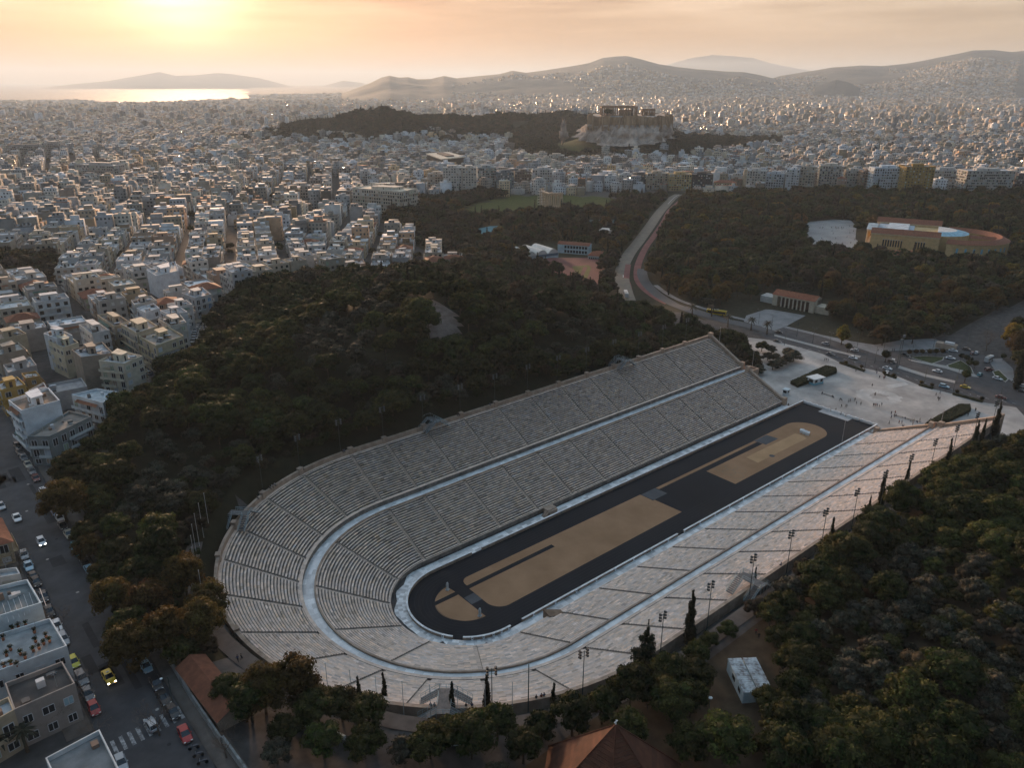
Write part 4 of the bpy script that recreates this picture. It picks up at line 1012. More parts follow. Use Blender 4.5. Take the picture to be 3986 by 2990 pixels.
# ------------------------------------------------------------------ houses
def facade_mat(name, mix=1.0):
    m = bpy.data.materials.new(name); m.use_nodes = True; t = m.node_tree; p = t.nodes['Principled BSDF']; n = t.nodes.new; l = t.links.new
    p.inputs['Roughness'].default_value = 0.85; p.inputs['Specular IOR Level'].default_value = 0.25
    at = n('ShaderNodeAttribute'); at.attribute_name = 'tint'
    uv = n('ShaderNodeUVMap'); uv.uv_map = 'UVMap'; sp = n('ShaderNodeSeparateXYZ'); l(uv.outputs[0], sp.inputs[0])
    def M(op, a, b=None, clamp=False):
        q = n('ShaderNodeMath'); q.operation = op; q.use_clamp = clamp
        for i, x in enumerate((a, b)):
            if x is None: continue
            if isinstance(x, (int, float)): q.inputs[i].default_value = x
            else: l(x, q.inputs[i])
        return q.outputs[0]
    fv = M('FRACT', M('DIVIDE', sp.outputs[1], 3.1)); fu = M('FRACT', M('DIVIDE', sp.outputs[0], 2.9))
    wv = M('MULTIPLY', M('GREATER_THAN', fv, 0.30), M('LESS_THAN', fv, 0.82)); wu = M('MULTIPLY', M('GREATER_THAN', fu, 0.25), M('LESS_THAN', fu, 0.75))
    has = M('GREATER_THAN', sp.outputs[0], -50.0)
    win = M('MULTIPLY', M('MULTIPLY', wv, wu), has)
    wn = n('ShaderNodeTexWhiteNoise'); cb = n('ShaderNodeCombineXYZ'); l(M('FLOOR', M('DIVIDE', sp.outputs[0], 2.9)), cb.inputs[0]); l(M('FLOOR', M('DIVIDE', sp.outputs[1], 3.1)), cb.inputs[1]); l(at.outputs['Fac'], cb.inputs[2]); l(cb.outputs[0], wn.inputs['Vector'])
    win = M('MULTIPLY', win, M('LESS_THAN', wn.outputs['Value'], 0.8))
    gm = n('ShaderNodeMix'); gm.data_type = 'RGBA'; l(wn.outputs['Value'], gm.inputs[0]); gm.inputs[6].default_value = (0.03, 0.035, 0.04, 1); gm.inputs[7].default_value = (0.12, 0.11, 0.10, 1)
    tc_ = n('ShaderNodeTexCoord'); nz = n('ShaderNodeTexNoise'); l(tc_.outputs['Object'], nz.inputs['Vector']); nz.inputs['Scale'].default_value = 0.25; nz.inputs['Detail'].default_value = 8
    rp = n('ShaderNodeMapRange'); l(nz.outputs[0], rp.inputs[0]); rp.inputs[1].default_value = 0.3; rp.inputs[2].default_value = 0.7; rp.inputs[3].default_value = 0.78; rp.inputs[4].default_value = 1.12
    ml = n('ShaderNodeMix'); ml.data_type = 'RGBA'; ml.blend_type = 'MULTIPLY'; ml.inputs[0].default_value = 1; l(at.outputs['Color'], ml.inputs[6]); l(rp.outputs[0], ml.inputs[7])
    fm = n('ShaderNodeMix'); fm.data_type = 'RGBA'; l(win, fm.inputs[0]); l(ml.outputs[2], fm.inputs[6]); l(gm.outputs[2], fm.inputs[7])
    l(fm.outputs[2], p.inputs['Base Color'])
    rr = M('SUBTRACT', 0.85, M('MULTIPLY', win, 0.6)); l(rr, p.inputs['Roughness'])
    return m
city_m = facade_mat('city_facade')
plaster = mat('plaster', (0.80, 0.79, 0.78), (1.08, 1.07, 1.05), scale=0.4, rough=0.88, spec=0.2, tint=True, detail=9)
roofm = mat('roof_screed', (0.66, 0.66, 0.66), (1.2, 1.18, 1.15), scale=0.35, rough=0.8, spec=0.3, tint=True, detail=9)
glass = mat('window_glass', (0.025, 0.03, 0.036), rough=0.18, spec=0.6)
shut = mat('shutter_paint', (0.8, 0.8, 0.8), (1.1, 1.1, 1.1), scale=0.6, rough=0.7, tint=True)
frame = mat('white_frame', (0.55, 0.56, 0.58), rough=0.6)
slabm = mat('balcony_concrete', (0.75, 0.74, 0.72), (1.05, 1.04, 1.0), scale=0.5, rough=0.85, tint=True)
tile = mat('roof_tiles', (0.16, 0.058, 0.032), (0.27, 0.10, 0.055), scale=0.8, rough=0.85, tint=True, detail=8, bump=0.5, bscale=5)
steel = mat('galvanised_steel', (0.35, 0.37, 0.38), (0.5, 0.52, 0.53), scale=3, rough=0.4, metal=0.6)
panelm = mat('solar_panel', (0.02, 0.025, 0.04), rough=0.08, spec=1.0)
tankm = mat('tank_metal', (0.6, 0.6, 0.6), rough=0.25, metal=0.8)
WALLC = [(0.66, 0.64, 0.60), (0.62, 0.56, 0.46), (0.70, 0.70, 0.70), (0.55, 0.47, 0.38), (0.60, 0.60, 0.58), (0.50, 0.46, 0.42), (0.64, 0.52, 0.36), (0.72, 0.72, 0.73), (0.45, 0.42, 0.39), (0.58, 0.62, 0.64), (0.66, 0.60, 0.50), (0.60, 0.44, 0.34)]
WNAME = ['off-white', 'cream', 'white', 'tan', 'pale grey', 'grey-brown', 'sand yellow', 'bright white', 'dull grey', 'bluish grey', 'ivory', 'salmon']
ROOFC = [(0.50, 0.50, 0.50), (0.36, 0.34, 0.33), (0.62, 0.62, 0.63), (0.42, 0.37, 0.33), (0.28, 0.27, 0.27), (0.55, 0.52, 0.48)]
RNAME = ['grey', 'dark grey', 'whitewashed', 'brownish', 'charcoal', 'pale']
def heater(parent, x, y, z, a=0.0):
    m = MB(); m.faces([(-1, -.9, .15), (1, -.9, .15), (1, .7, 1.05), (-1, .7, 1.05)], [(0, 1, 2, 3), (3, 2, 1, 0)], 0)
    m.tube((-1.1, .85, 1.25), (1.1, .85, 1.25), .3, n=8, m=1); m.box(-.9, -.8, .6, .7, 0, 1.1, 2); m.box(.8, .9, .6, .7, 0, 1.1, 2)
    return m.build('water_heater', [panelm, tankm, steel], parent, (x, y, z), a)
def inset(poly, d):
    n = len(poly); c = np.mean(np.array(poly), axis=0); out = []
    for i in range(n):
        p0 = np.array(poly[i-1]); p1 = np.array(poly[i]); p2 = np.array(poly[(i+1) % n])
        e1 = (p1-p0)/(np.linalg.norm(p1-p0)+1e-9); e2 = (p2-p1)/(np.linalg.norm(p2-p1)+1e-9)
        n1 = np.array([-e1[1], e1[0]]); n2 = np.array([-e2[1], e2[0]]); b = n1+n2; b /= (np.dot(b, n1)+1e-6)
        out.append(tuple(p1+b*d))
    return out
def ccw(poly):
    A = sum(poly[i][0]*poly[(i+1) % len(poly)][1]-poly[(i+1) % len(poly)][0]*poly[i][1] for i in range(len(poly)))
    return [tuple(map(float, p)) for p in (poly if A > 0 else poly[::-1])]
def building(poly, z0, h, wc, rc, near=False, name='apartment_building', label=None, cat='building', group=None, roof='flat', balc=(0, 1, 2, 3), pent=True, nheat=1, seed=0, wins=True, blank=(), win_col=None, cell=2.9, bdepth=1.15, band=None, tall=3.1):
    """one house on footprint poly: walls, roof with parapet, stair head, balconies, windows, water heaters"""
    r = np.random.default_rng(seed); poly = ccw(poly); cx = float(np.mean([p[0] for p in poly])); cy = float(np.mean([p[1] for p in poly]))
    L = [(p[0]-cx, p[1]-cy) for p in poly]; root = thing(name, (cx, cy, z0), 0, label, cat, group)
    zb = -2.5; nfl = max(1, int(round(h/tall))); fh = h/nfl
    wm = MB()
    n = len(L)
    for i in range(n):
        a, b = L[i], L[(i+1) % n]; wm.face([(*a, zb), (*b, zb), (*b, h), (*a, h)], 0, wc)
    # parapet ring
    pi_ = inset(L, 0.22); ph_ = 0.9 if roof == 'flat' else 0
    rm = MB()
    if roof == 'flat':
        for i in range(n):
            a, b = L[i], L[(i+1) % n]; c, d = pi_[i], pi_[(i+1) % n]
            pc = tuple(min(1, v*1.12) for v in wc)
            rm.face([(*a, h), (*b, h), (*b, h+ph_), (*a, h+ph_)], 1, wc); rm.face([(*a, h+ph_), (*b, h+ph_), (*d, h+ph_), (*c, h+ph_)], 1, pc); rm.face([(*d, h), (*c, h), (*c, h+ph_), (*d, h+ph_)], 1, pc)
        rc = tuple(min(.8, v*1.25) for v in rc) if not near else rc; rm.face([(*p, h+0.02) for p in pi_], 0, rc)
        for k in range(int(r.integers(2, 7))):
            q = pi_[int(r.integers(n))]; g_ = r.uniform(0.2, 0.85); x, y = q[0]*g_+r.normal(0, .5), q[1]*g_+r.normal(0, .5); s_ = r.uniform(.2, .9); t_ = r.uniform(.2, .7)
            if inpoly(np.array([x]), np.array([y]), inset(L, 1.2))[0]: rm.box(x-s_, x+s_, y-t_, y+t_, h+0.02, h+0.3+r.random()*1.3, 1, [wc, (.6, .6, .6), (.12, .12, .12), (.25, .18, .14), (.5, .52, .55)][int(r.integers(5))])
        rm.build('roof', [roofm, plaster], root)
    elif roof == 'hip':
        o = inset(L, -0.5); c_ = inset(L, min(np.linalg.norm(np.array(L[0])-L[1]), np.linalg.norm(np.array(L[1])-L[2]))*0.46); hr_ = min(np.linalg.norm(np.array(L[0])-L[1]), np.linalg.norm(np.array(L[1])-L[2]))*0.22
        tt = 0.8+0.4*r.random(); tc3 = (tt, tt, tt)
        for i in range(n): rm.face([(*o[i], h), (*o[(i+1) % n], h), (*c_[(i+1) % n], h+hr_), (*c_[i], h+hr_)], 0, tc3)
        rm.face([(*p, h+hr_) for p in c_], 0, tc3); rm.face([(*p, h-0.02) for p in o][::-1], 1, wc); rm.build('roof', [tile, plaster], root)
    glassl = []
    for i in range(n):
        a = np.array(L[i]); b = np.array(L[(i+1) % n]); e = b-a; ln = np.linalg.norm(e)
        if ln < 2.5: continue
        e /= ln; nn = np.array([e[1], -e[0]]); blankw = i in blank
        bal = i in balc and not blankw and ln > 5
        if bal:
            for f in range(1, nfl):
                z = f*fh; w0, w1 = (0.3, ln-0.3) if r.random() < 0.6 else ((0.3, ln*0.62) if r.random() < 0.5 else (ln*0.38, ln-0.3))
                q0 = a+e*w0; q1 = a+e*w1; o0 = q0+nn*bdepth; o1 = q1+nn*bdepth; bm = MB(); sc_ = tuple(min(1, v*1.1) for v in wc)
                bm.faces([(*q0, z-.12), (*q1, z-.12), (*o1, z-.12), (*o0, z-.12), (*q0, z+.06), (*q1, z+.06), (*o1, z+.06), (*o0, z+.06)], [(4, 5, 6, 7)[::-1], (0, 1, 2, 3), (0, 4, 7, 3)[::-1], (3, 7, 6, 2)[::-1], (2, 6, 5, 1)[::-1]], 0, sc_)
                bc = sc_ if band is None else band
                i0 = o0-nn*.1; i1 = o1-nn*.1
                bm.faces([(*i0, z+.06), (*i1, z+.06), (*o1, z+.06), (*o0, z+.06), (*i0, z+.95), (*i1, z+.95), (*o1, z+.95), (*o0, z+.95)], [(7, 6, 5, 4), (4, 5, 1, 0), (7, 3, 2, 6), (0, 3, 7, 4), (1, 5, 6, 2)], 0, bc)
                if near or r.random() < 0.22:
                    if r.random() < 0.5:
                        ac = [(0.55, 0.5, 0.42), (0.42, 0.2, 0.12), (0.2, 0.3, 0.25), (0.6, 0.6, 0.6)][int(r.integers(4))]; t0 = w0+(w1-w0)*0.15; t1 = w0+(w1-w0)*(0.5+0.4*r.random())
                        u0 = a+e*t0+nn*0.05; u1 = a+e*t1+nn*0.05; v0 = u0+nn*(bdepth-0.1); v1 = u1+nn*(bdepth-0.1)
                        bm.faces([(*u0, z+fh-.35), (*u1, z+fh-.35), (*v1, z+fh-1.0), (*v0, z+fh-1.0)], [(0, 1, 2, 3), (3, 2, 1, 0)], 1, ac)
                bm.build('balcony', [slabm, shut], root)
        if wins and not (blankw and r.random() < 0.7):
            nw = max(1, int(ln/cell)) if not blankw else 1
            for f in range(nfl):
                for k in range(nw):
                    if r.random() < (0.12 if not blankw else 0.4): continue
                    c = a+e*(ln*(k+0.5)/nw); ww = (0.6+0.35*r.random()) if not bal else 0.85; z = f*fh+(0.15 if bal and f > 0 else 0.95); zh = f*fh+min(2.45, fh-0.45)
                    s0 = c-e*ww; s1 = c+e*ww; kind = r.random()
                    mt, tt = (2, (1, 1, 1)) if kind < 0.62 else (3, (win_col or [(0.45, 0.5, 0.55), (0.35, 0.42, 0.30), (0.4, 0.3, 0.22), (0.6, 0.6, 0.58)][int(r.integers(4))]))
                    if near:
                        x = MB(); fo = nn*0.10; gi = nn*0.03
                        for (p, q, za, zc) in ((s0, s1, z-.08, z), (s0, s1, zh, zh+.08)):
                            x.faces([(*p, za), (*q, za), (*(q+fo), za), (*(p+fo), za), (*p, zc), (*q, zc), (*(q+fo), zc), (*(p+fo), zc)], [(4, 7, 6, 5), (0, 1, 2, 3), (3, 2, 6, 7)], 0)
                        for p in (s0, s1, c):
                            p0 = p-e*.05; p1 = p+e*.05; x.faces([(*p0, z), (*p1, z), (*(p1+fo), z), (*(p0+fo), z), (*p0, zh), (*p1, zh), (*(p1+fo), zh), (*(p0+fo), zh)], [(3, 2, 6, 7), (0, 3, 7, 4), (1, 5, 6, 2)], 0)
                        x.face([(*(s0+gi), z), (*(s1+gi), z), (*(s1+gi), zh), (*(s0+gi), zh)], 1 if mt == 2 else 2, tt)
                        x.build('window', [frame, glass, shut], root)
                    else:
                        gi = nn*0.04; wm.face([(*(s0+gi), z), (*(s1+gi), z), (*(s1+gi), zh), (*(s0+gi), zh)], mt-1, tt)
    wm.build('wall', [plaster, glass, shut], root)
    if roof == 'flat' and pent:
        ii = inset(L, min(np.linalg.norm(np.array(L[0])-L[1]), np.linalg.norm(np.array(L[1])-L[2]))*(0.18+0.1*r.random())); cxx = np.mean(np.array(ii), axis=0); k = r.random(2)*0.4+0.45; sh_ = (r.random(2)-0.5)*0.3
        pp = [tuple((np.array(q)-cxx)*k+cxx+sh_*(np.array(ii[0])-cxx)) for q in ii]; pm = MB(); hh_ = 2.6+r.random()*0.4; pc = tuple(min(1, v*1.08) for v in wc)
        pm.prism(pp, h, h+hh_, 0, pc, 1); oo = inset(pp, -0.3); pm.prism(oo, h+hh_+.003, h+hh_+0.2, 0, pc, 1, bottom=True)
        q0, q1 = np.array(pp[0]), np.array(pp[1])
        for j in range(len(pp)):
            q0, q1 = np.array(pp[j]), np.array(pp[(j+1) % len(pp)]); e = q1-q0; ln = np.linalg.norm(e)
            if ln < 1.6: continue
            e /= ln; nn = np.array([e[1], -e[0]])*.04; c = (q0+q1)/2
            pm.face([(*(c-e*.45+nn), h+.1), (*(c+e*.45+nn), h+.1), (*(c+e*.45+nn), h+2.1), (*(c-e*.45+nn), h+2.1)], 2)
        pm.build('stair_head', [plaster, roofm, glass], root)
    if roof == 'flat':
        for k in range(nheat):
            q = np.array(inset(L, 2.0)[int(r.integers(n))])*(0.4+0.5*r.random()); heater(root, q[0], q[1], h+0.03, r.random()*6.28 if r.random() < 0.3 else SUN_AZ+math.pi/2+r.normal(0, 0.3))
        if r.random() < 0.6 or near:
            am = MB(); q = np.array(inset(L, 1.5)[int(r.integers(n))])*0.7; am.tube((q[0], q[1], h), (q[0], q[1], h+3.4), .04, n=4); am.tube((q[0]-.6, q[1], h+3.1), (q[0]+.6, q[1], h+3.1), .03, n=4); am.tube((q[0]-.4, q[1], h+2.8), (q[0]+.4, q[1], h+2.8), .03, n=4)
            am.build('antenna', steel, root)
    return root
OCC = []      # footprints already taken (cx, cy, r)
def occ(poly):
    c = np.mean(np.array(poly), axis=0); OCC.append((c[0], c[1], max(np.hypot(p[0]-c[0], p[1]-c[1]) for p in poly)))
def pxquad(o, s, pts, z): return [tuple(Z(o[0]+s*u, o[1]+s*v, z)[:2]) for u, v in pts]
A_, B_ = ((0, 1150), .4728), ((400, 1050), .4728)
C1, C2 = ((0, 1500), .4521), ((0, 2240), .4521)
HOUSE = [
 (A_, [(815, 555), (1022, 580), (1178, 515), (985, 468)], 39, 11.5, (0.52, 0.48, 0.39), (0.60, 0.62, 0.64), 'cream three-storey house with a white cube on its roof, beside the wooded hill', dict(balc=(0, 2), nheat=2)),
 (A_, [(592, 463), (668, 528), (935, 492), (845, 400)], 40, 13, (0.30, 0.255, 0.21), (0.45, 0.48, 0.5), 'house with a bare brown side wall, beside the cream house with a roof cube', dict(balc=(3,), blank=(0, 1))),
 (A_, [(400, 390), (520, 445), (650, 405), (545, 330)], 39, 10.5, (0.50, 0.47, 0.36), (0.30, 0.32, 0.34), 'cream house with large square windows and a sunken roof terrace', dict(balc=())),
 (A_, [(362, 330), (470, 372), (600, 345), (470, 285)], 41, 12, (0.56, 0.60, 0.64), (0.55, 0.60, 0.64), 'bluish white block with small round-headed roof room, behind the cream square-windowed house', dict(balc=(1,))),
 (A_, [(650, 255), (760, 330), (905, 300), (800, 235)], 39, 10, (0.56, 0.56, 0.55), (0.36, 0.36, 0.36), 'white house with shrubs on its roof terrace', dict(balc=(1, 3))),
 (A_, [(800, 175), (945, 270), (1080, 240), (960, 160)], 39, 11, (0.40, 0.35, 0.27), (0.22, 0.20, 0.18), 'tan block with long balconies and a cluttered dark roof with yellow box', dict(balc=(0, 2), nheat=2)),
 (A_, [(-60, 330), (-20, 385), (222, 330), (150, 285)], 37, 9, (0.44, 0.37, 0.27), (0.35, 0.3, 0.26), 'tan windowless-sided block at the left margin', dict(balc=(), blank=(0, 1))),
 (A_, [(-60, 465), (-10, 510), (215, 455), (150, 400)], 35, 8, (0.33, 0.29, 0.24), (0.5, 0.49, 0.46), 'grey-brown house with a solar heater on a raised flat roof', dict(blank=(0, 1))),
 (A_, [(30, 590), (70, 655), (305, 590), (255, 525)], 35, 7.5, (0.36, 0.36, 0.36), (0.42, 0.45, 0.46), 'grey house with a dark green roof edge and one water heater', dict(balc=(1,), blank=(0,))),
 (A_, [(180, 660), (215, 702), (335, 680), (300, 640)], 36, 8, (0.40, 0.25, 0.10), (0.62, 0.60, 0.56), 'small mustard house with a pale overhanging roof', dict(pent=False)),
 (A_, [(-30, 735), (10, 800), (215, 752), (150, 690)], 36, 8.5, (0.45, 0.30, 0.10), (0.50, 0.56, 0.60), 'mustard yellow house with a wide bluish white roof beside the street', dict()),
 (A_, [(240, 800), (275, 842), (400, 795), (365, 735)], 37, 9, (0.58, 0.55, 0.52), (0.30, 0.08, 0.05), 'white house with a dark red roof terrace behind the bright white block', dict(pent=False)),
 (C1, [(75, 150), (190, 240), (520, 150), (420, 40)], 41, 14, (0.70, 0.74, 0.78), (0.22, 0.18, 0.15), 'bright white block with a brown roof terrace and stacked street balconies', dict(balc=(3, 0), blank=(1,), nheat=0)),
 (A_, [(592, 835), (850, 905), (968, 812), (800, 785)], 35, 7, (0.58, 0.64, 0.68), (0.46, 0.52, 0.55), 'low peeling white house with a sagging roof at the edge of the wood', dict(pent=False, nheat=0)),
 (C1, [(240, 462), (430, 462), (790, 290), (600, 240)], 36, 9, (0.22, 0.24, 0.24), (0.26, 0.235, 0.21), 'low house with gravel roof, two white chimneys and white and grey facade panels', dict(pent=False, nheat=0, bdepth=0.7, band=(0.6, 0.64, 0.66))),
 (B_, [(300, 560), (440, 642), (668, 560), (540, 480)], 39, 12, (0.44, 0.39, 0.28), (0.30, 0.28, 0.25), 'weathered cream corner block beside the sunlit side street', dict(balc=(0, 1), nheat=3, bdepth=0.8)),
 (B_, [(150, 460), (280, 537), (455, 480), (350, 410)], 40, 13, (0.48, 0.42, 0.32), (0.52, 0.48, 0.46), 'cream block with a pinkish white roof behind the weathered corner block', dict(balc=(0, 1, 2, 3))),
 (B_, [(455, 420), (560, 478), (692, 450), (640, 385)], 39, 11, (0.50, 0.48, 0.44), (0.16, 0.15, 0.12), 'white block whose roof is covered with potted plants, by the side street', dict(balc=(1,), nheat=2)),
 (B_, [(475, 350), (545, 385), (700, 362), (640, 322)], 39, 11, (0.60, 0.62, 0.64), (0.42, 0.43, 0.45), 'white block with a blue-grey roof next to the plant-covered roof', dict()),
 (B_, [(530, 295), (600, 320), (740, 300), (690, 262)], 38, 10, (0.62, 0.60, 0.58), (0.55, 0.5, 0.48), 'white block with an L-shaped parapet lit by the low sun', dict()),
 (B_, [(650, 205), (760, 247), (895, 215), (820, 155)], 36, 9, (0.46, 0.46, 0.46), (0.40, 0.45, 0.50), 'pale grey house with blue doors where the side street meets the wood', dict(win_col=(0.12, 0.25, 0.42))),
 (B_, [(280, 330), (350, 367), (470, 330), (420, 290)], 37, 9, (0.56, 0.60, 0.64), (0.58, 0.58, 0.58), 'small bluish white house with a rounded roof edge and a solar heater', dict(pent=False)),
 (B_, [(235, 265), (262, 302), (445, 265), (400, 228)], 37, 9, (0.50, 0.48, 0.45), (0.55, 0.52, 0.5), 'pale house with a broad flat roof and cluttered skylights', dict()),
 (B_, [(430, 250), (452, 290), (615, 265), (600, 225)], 36, 8, (0.32, 0.24, 0.19), (0.1, 0.1, 0.1), 'low brown house with a tiled roof among white blocks', dict(roof='hip')),
 (B_, [(360, 10), (440, 62), (625, 20), (600, -60)], 36, 12, (0.56, 0.62, 0.68), (0.45, 0.45, 0.45), 'long bluish white blank-walled block above the tiled brown house', dict(blank=(0, 1), balc=())),
 (C1, [(-230, 1120), (-200, 1420), (95, 1345), (0, 1150)], 33, 6, (0.46, 0.36, 0.24), (0.1, 0.1, 0.1), 'tan house with a red tiled roof at the left margin of the street', dict(roof='hip')),
 (C2, [(-150, 0), (-130, 70), (182, 15), (150, -40)], 32, 5, (0.50, 0.52, 0.53), (0.45, 0.48, 0.5), 'small white outbuilding with a tan chimney beside the metal-roofed house', dict(pent=False, nheat=0)),
 (C2, [(-200, 170), (-150, 430), (365, 268), (245, 65)], 36, 9, (0.58, 0.66, 0.70), (0.16, 0.19, 0.20), 'white-walled house with a grey seamed metal roof next to the street', dict(blank=(0, 1, 2, 3), pent=False, nheat=0, balc=())),
 (C2, [(-200, 600), (-120, 900), (585, 640), (440, 400)], 34.5, 7.5, (0.56, 0.60, 0.62), (0.30, 0.32, 0.33), 'white house with a tiled roof garden full of terracotta pots', dict(pent=False, nheat=0, balc=())),
 (C2, [(50, 965), (130, 1195), (655, 965), (545, 775)], 34.5, 7.5, (0.30, 0.27, 0.25), (0.085, 0.075, 0.07), 'stucco house with a dark flat roof, blue shutters and leafless trees in front', dict(pent=False, nheat=0, balc=(), win_col=(0.30, 0.45, 0.52))),
 (C2, [(400, 1612), (560, 1960), (1080, 1800), (865, 1365)], 34.5, 7.5, (0.52, 0.56, 0.58), (0.23, 0.23, 0.23), 'pale flat-roofed house with a thick parapet by the zebra crossing', dict(pent=False, nheat=0, balc=())),
 (C2, [(-250, 1240), (-200, 1380), (132, 1195), (85, 1080)], 34.5, 7.5, (0.40, 0.33, 0.24), (0.45, 0.48, 0.5), 'tan house with white balconies left of the stucco house', dict(pent=False, nheat=0)),
]
HB = []
for i, (cr, pts, zr, h, wc, rc, lab, kw) in enumerate(HOUSE):
    q = pxquad(cr[0], cr[1], pts, zr); zb = zr-h; occ(q)
    HB.append(building(q, zb, h, wc, rc, near=True, label=lab, cat='house', group='houses left of the wooded hill', name='house', seed=900+i, **kw))
# extra pieces seen on the nearest roofs
def on(root, pts_local): pass
# ------------------------------------------------------------------ the row facing the gardens, and other single large buildings
def rowbuilding(x0, x1, yt, yb, depth, wc, rc, lab, name='apartment_building', ang=None, cat='building', **kw):
    """front wall given by its two foot points in overview units; yt = row of its top"""
    a = GD(x0, yb[0] if isinstance(yb, tuple) else yb); b = GD(x1, yb[1] if isinstance(yb, tuple) else yb)
    e = b[:2]-a[:2]; e /= np.linalg.norm(e); n = np.array([-e[1], e[0]]); 
    if np.dot(n, a[:2]-CAM[:2]) < 0: n = -n
    m = (a+b)/2; u, v, d = px_of(m); d = d[0]
    h = (v[0]-yt*K)/FPX*d/math.cos(PITCH-0.05)*1.0
    h = max(4.0, h*1.0)
    q = [tuple(a[:2]), tuple(b[:2]), tuple(b[:2]+n*depth), tuple(a[:2]+n*depth)]; occ(q)
    z = min(a[2], b[2])
    return building(q, z, h, wc, rc, near=False, name=name, label=lab, cat=cat, group=kw.pop('group', 'tall blocks facing the gardens'), seed=int(x0), **kw)
R = rowbuilding
W1, W2, W3 = (0.62, 0.66, 0.70), (0.50, 0.47, 0.42), (0.30, 0.30, 0.31)
R(765, 870, 414, (455, 466), 28, (0.58, 0.53, 0.46), (0.6, 0.52, 0.4), 'long white block with tiers of balconies at the corner of the park', bdepth=2.0)
R(800, 850, 404, 424, 20, (0.60, 0.55, 0.47), (0.6, 0.5, 0.38), 'white office block with square windows behind the tiered corner block', balc=())
R(860, 900, 402, 440, 22, (0.24, 0.21, 0.19), (0.3, 0.26, 0.22), 'dark office block with rows of flat roof boxes near the park corner', balc=(0,))
R(925, 962, 380, 420, 15, (0.48, 0.43, 0.38), (0.5, 0.48, 0.44), 'tan balconied block left of the pair of white window-gridded blocks')
R(958, 998, 368, 424, 16, (0.60, 0.57, 0.53), (0.5, 0.5, 0.48), 'white block with many small windows, left of its twin facing the park', balc=())
R(1000, 1030, 368, 424, 16, (0.60, 0.56, 0.50), (0.5, 0.48, 0.46), 'cream-white block with small windows beside the blue-grey glass hotel', balc=())
R(1032, 1072, 366, 412, 18, (0.26, 0.34, 0.38), (0.36, 0.36, 0.36), 'blue-grey glass block with a fine grid facade', balc=(0,), cell=2.0)
R(1076, 1110, 376, 416, 14, (0.16, 0.20, 0.23), (0.4, 0.4, 0.4), 'dark glass office block next to the blue-grey grid facade', balc=())
R(1112, 1148, 374, 404, 14, (0.15, 0.13, 0.12), (0.3, 0.28, 0.26), 'dark brown banded office block above the lawn', bdepth=0.6)
R(1150, 1192, 370, 410, 14, (0.52, 0.53, 0.53), (0.5, 0.5, 0.5), 'white block with dark balcony bands beside the dark brown one')
R(1225, 1250, 378, 402, 12, W1, (0.3, 0.12, 0.08), 'small pale house above the lawn with a red roof', roof='hip')
R(1292, 1330, 378, 402, 14, W1, (0.4, 0.4, 0.4), 'low white building with a row of tall columns-like windows beyond the lawn', balc=())
R(1336, 1368, 380, 406, 13, (0.55, 0.56, 0.56), (0.5, 0.5, 0.5), 'white balconied block beyond the right end of the lawn')
R(1368, 1396, 380, 408, 13, (0.09, 0.11, 0.12), (0.2, 0.2, 0.2), 'nearly black glass block left of the ornate grey block', balc=())
R(1397, 1440, 378, 410, 16, (0.46, 0.40, 0.32), (0.5, 0.48, 0.44), 'grey-beige ornate block near the head of the avenue', bdepth=0.7)
R(1444, 1492, 380, 412, 16, (0.50, 0.38, 0.20), (0.42, 0.38, 0.34), 'golden yellow block with iron balconies at the head of the avenue', bdepth=0.6)
R(1494, 1538, 380, 412, 16, (0.07, 0.07, 0.075), (0.25, 0.24, 0.24), 'black glass office block right of the golden yellow one', balc=())
R(1542, 1590, 396, 412, 14, (0.50, 0.42, 0.28), (0.3, 0.1, 0.05), 'low cream villa with a red tiled roof beside the black block', roof='hip', balc=())
R(1610, 1650, 372, 412, 16, (0.50, 0.50, 0.48), (0.5, 0.5, 0.5), 'tall pale block with a domed corner in front of the gardens', bdepth=0.7)
R(1652, 1690, 378, 414, 15, (0.44, 0.50, 0.55), (0.45, 0.45, 0.45), 'blue-grey balconied block beside the pale domed-corner one')
R(1694, 1722, 370, 414, 15, W1, (0.5, 0.5, 0.5), 'white slab block left of the beige one facing the garden trees')
R(1724, 1754, 364, 412, 15, (0.52, 0.47, 0.40), (0.5, 0.5, 0.5), 'beige balconied slab facing the garden trees')
R(1765, 1812, 362, 408, 16, (0.56, 0.53, 0.47), (0.5, 0.5, 0.5), 'cream slab with grey banded balconies facing the garden', band=(0.3, 0.32, 0.34))
R(1826, 1856, 372, 408, 14, (0.46, 0.45, 0.42), (0.4, 0.4, 0.4), 'grey block with brown awnings set back behind the pink chapel')
R(1806, 1826, 388, 414, 12, (0.42, 0.30, 0.25), (0.4, 0.4, 0.4), 'pinkish chapel-like gabled building among the blocks', roof='hip', balc=())
R(1858, 1880, 374, 412, 14, (0.34, 0.25, 0.19), (0.4, 0.4, 0.4), 'brown brick block left of the bright white slab')
R(1882, 1946, 368, 416, 18, (0.60, 0.68, 0.75), (0.5, 0.52, 0.54), 'bright bluish white slab with dark balcony bays right of the brick block')
R(1948, 2010, 366, 420, 20, (0.36, 0.24, 0.075), (0.2, 0.2, 0.18), 'ochre stone bank-like block with a dark top storey', balc=(), cell=3.6)
R(2012, 2068, 372, 410, 16, (0.40, 0.44, 0.46), (0.5, 0.5, 0.5), 'grey slab with white balcony fronts right of the ochre block')
R(2080, 2182, 374, 422, 22, (0.54, 0.53, 0.50), (0.5, 0.5, 0.5), 'wide hotel slab with a white balcony grid, largest of the row facing the gardens', cell=2.2, bdepth=0.9)
R(2186, 2230, 384, 420, 20, (0.10, 0.10, 0.11), (0.4, 0.4, 0.4), 'dark slab cut by the right edge')
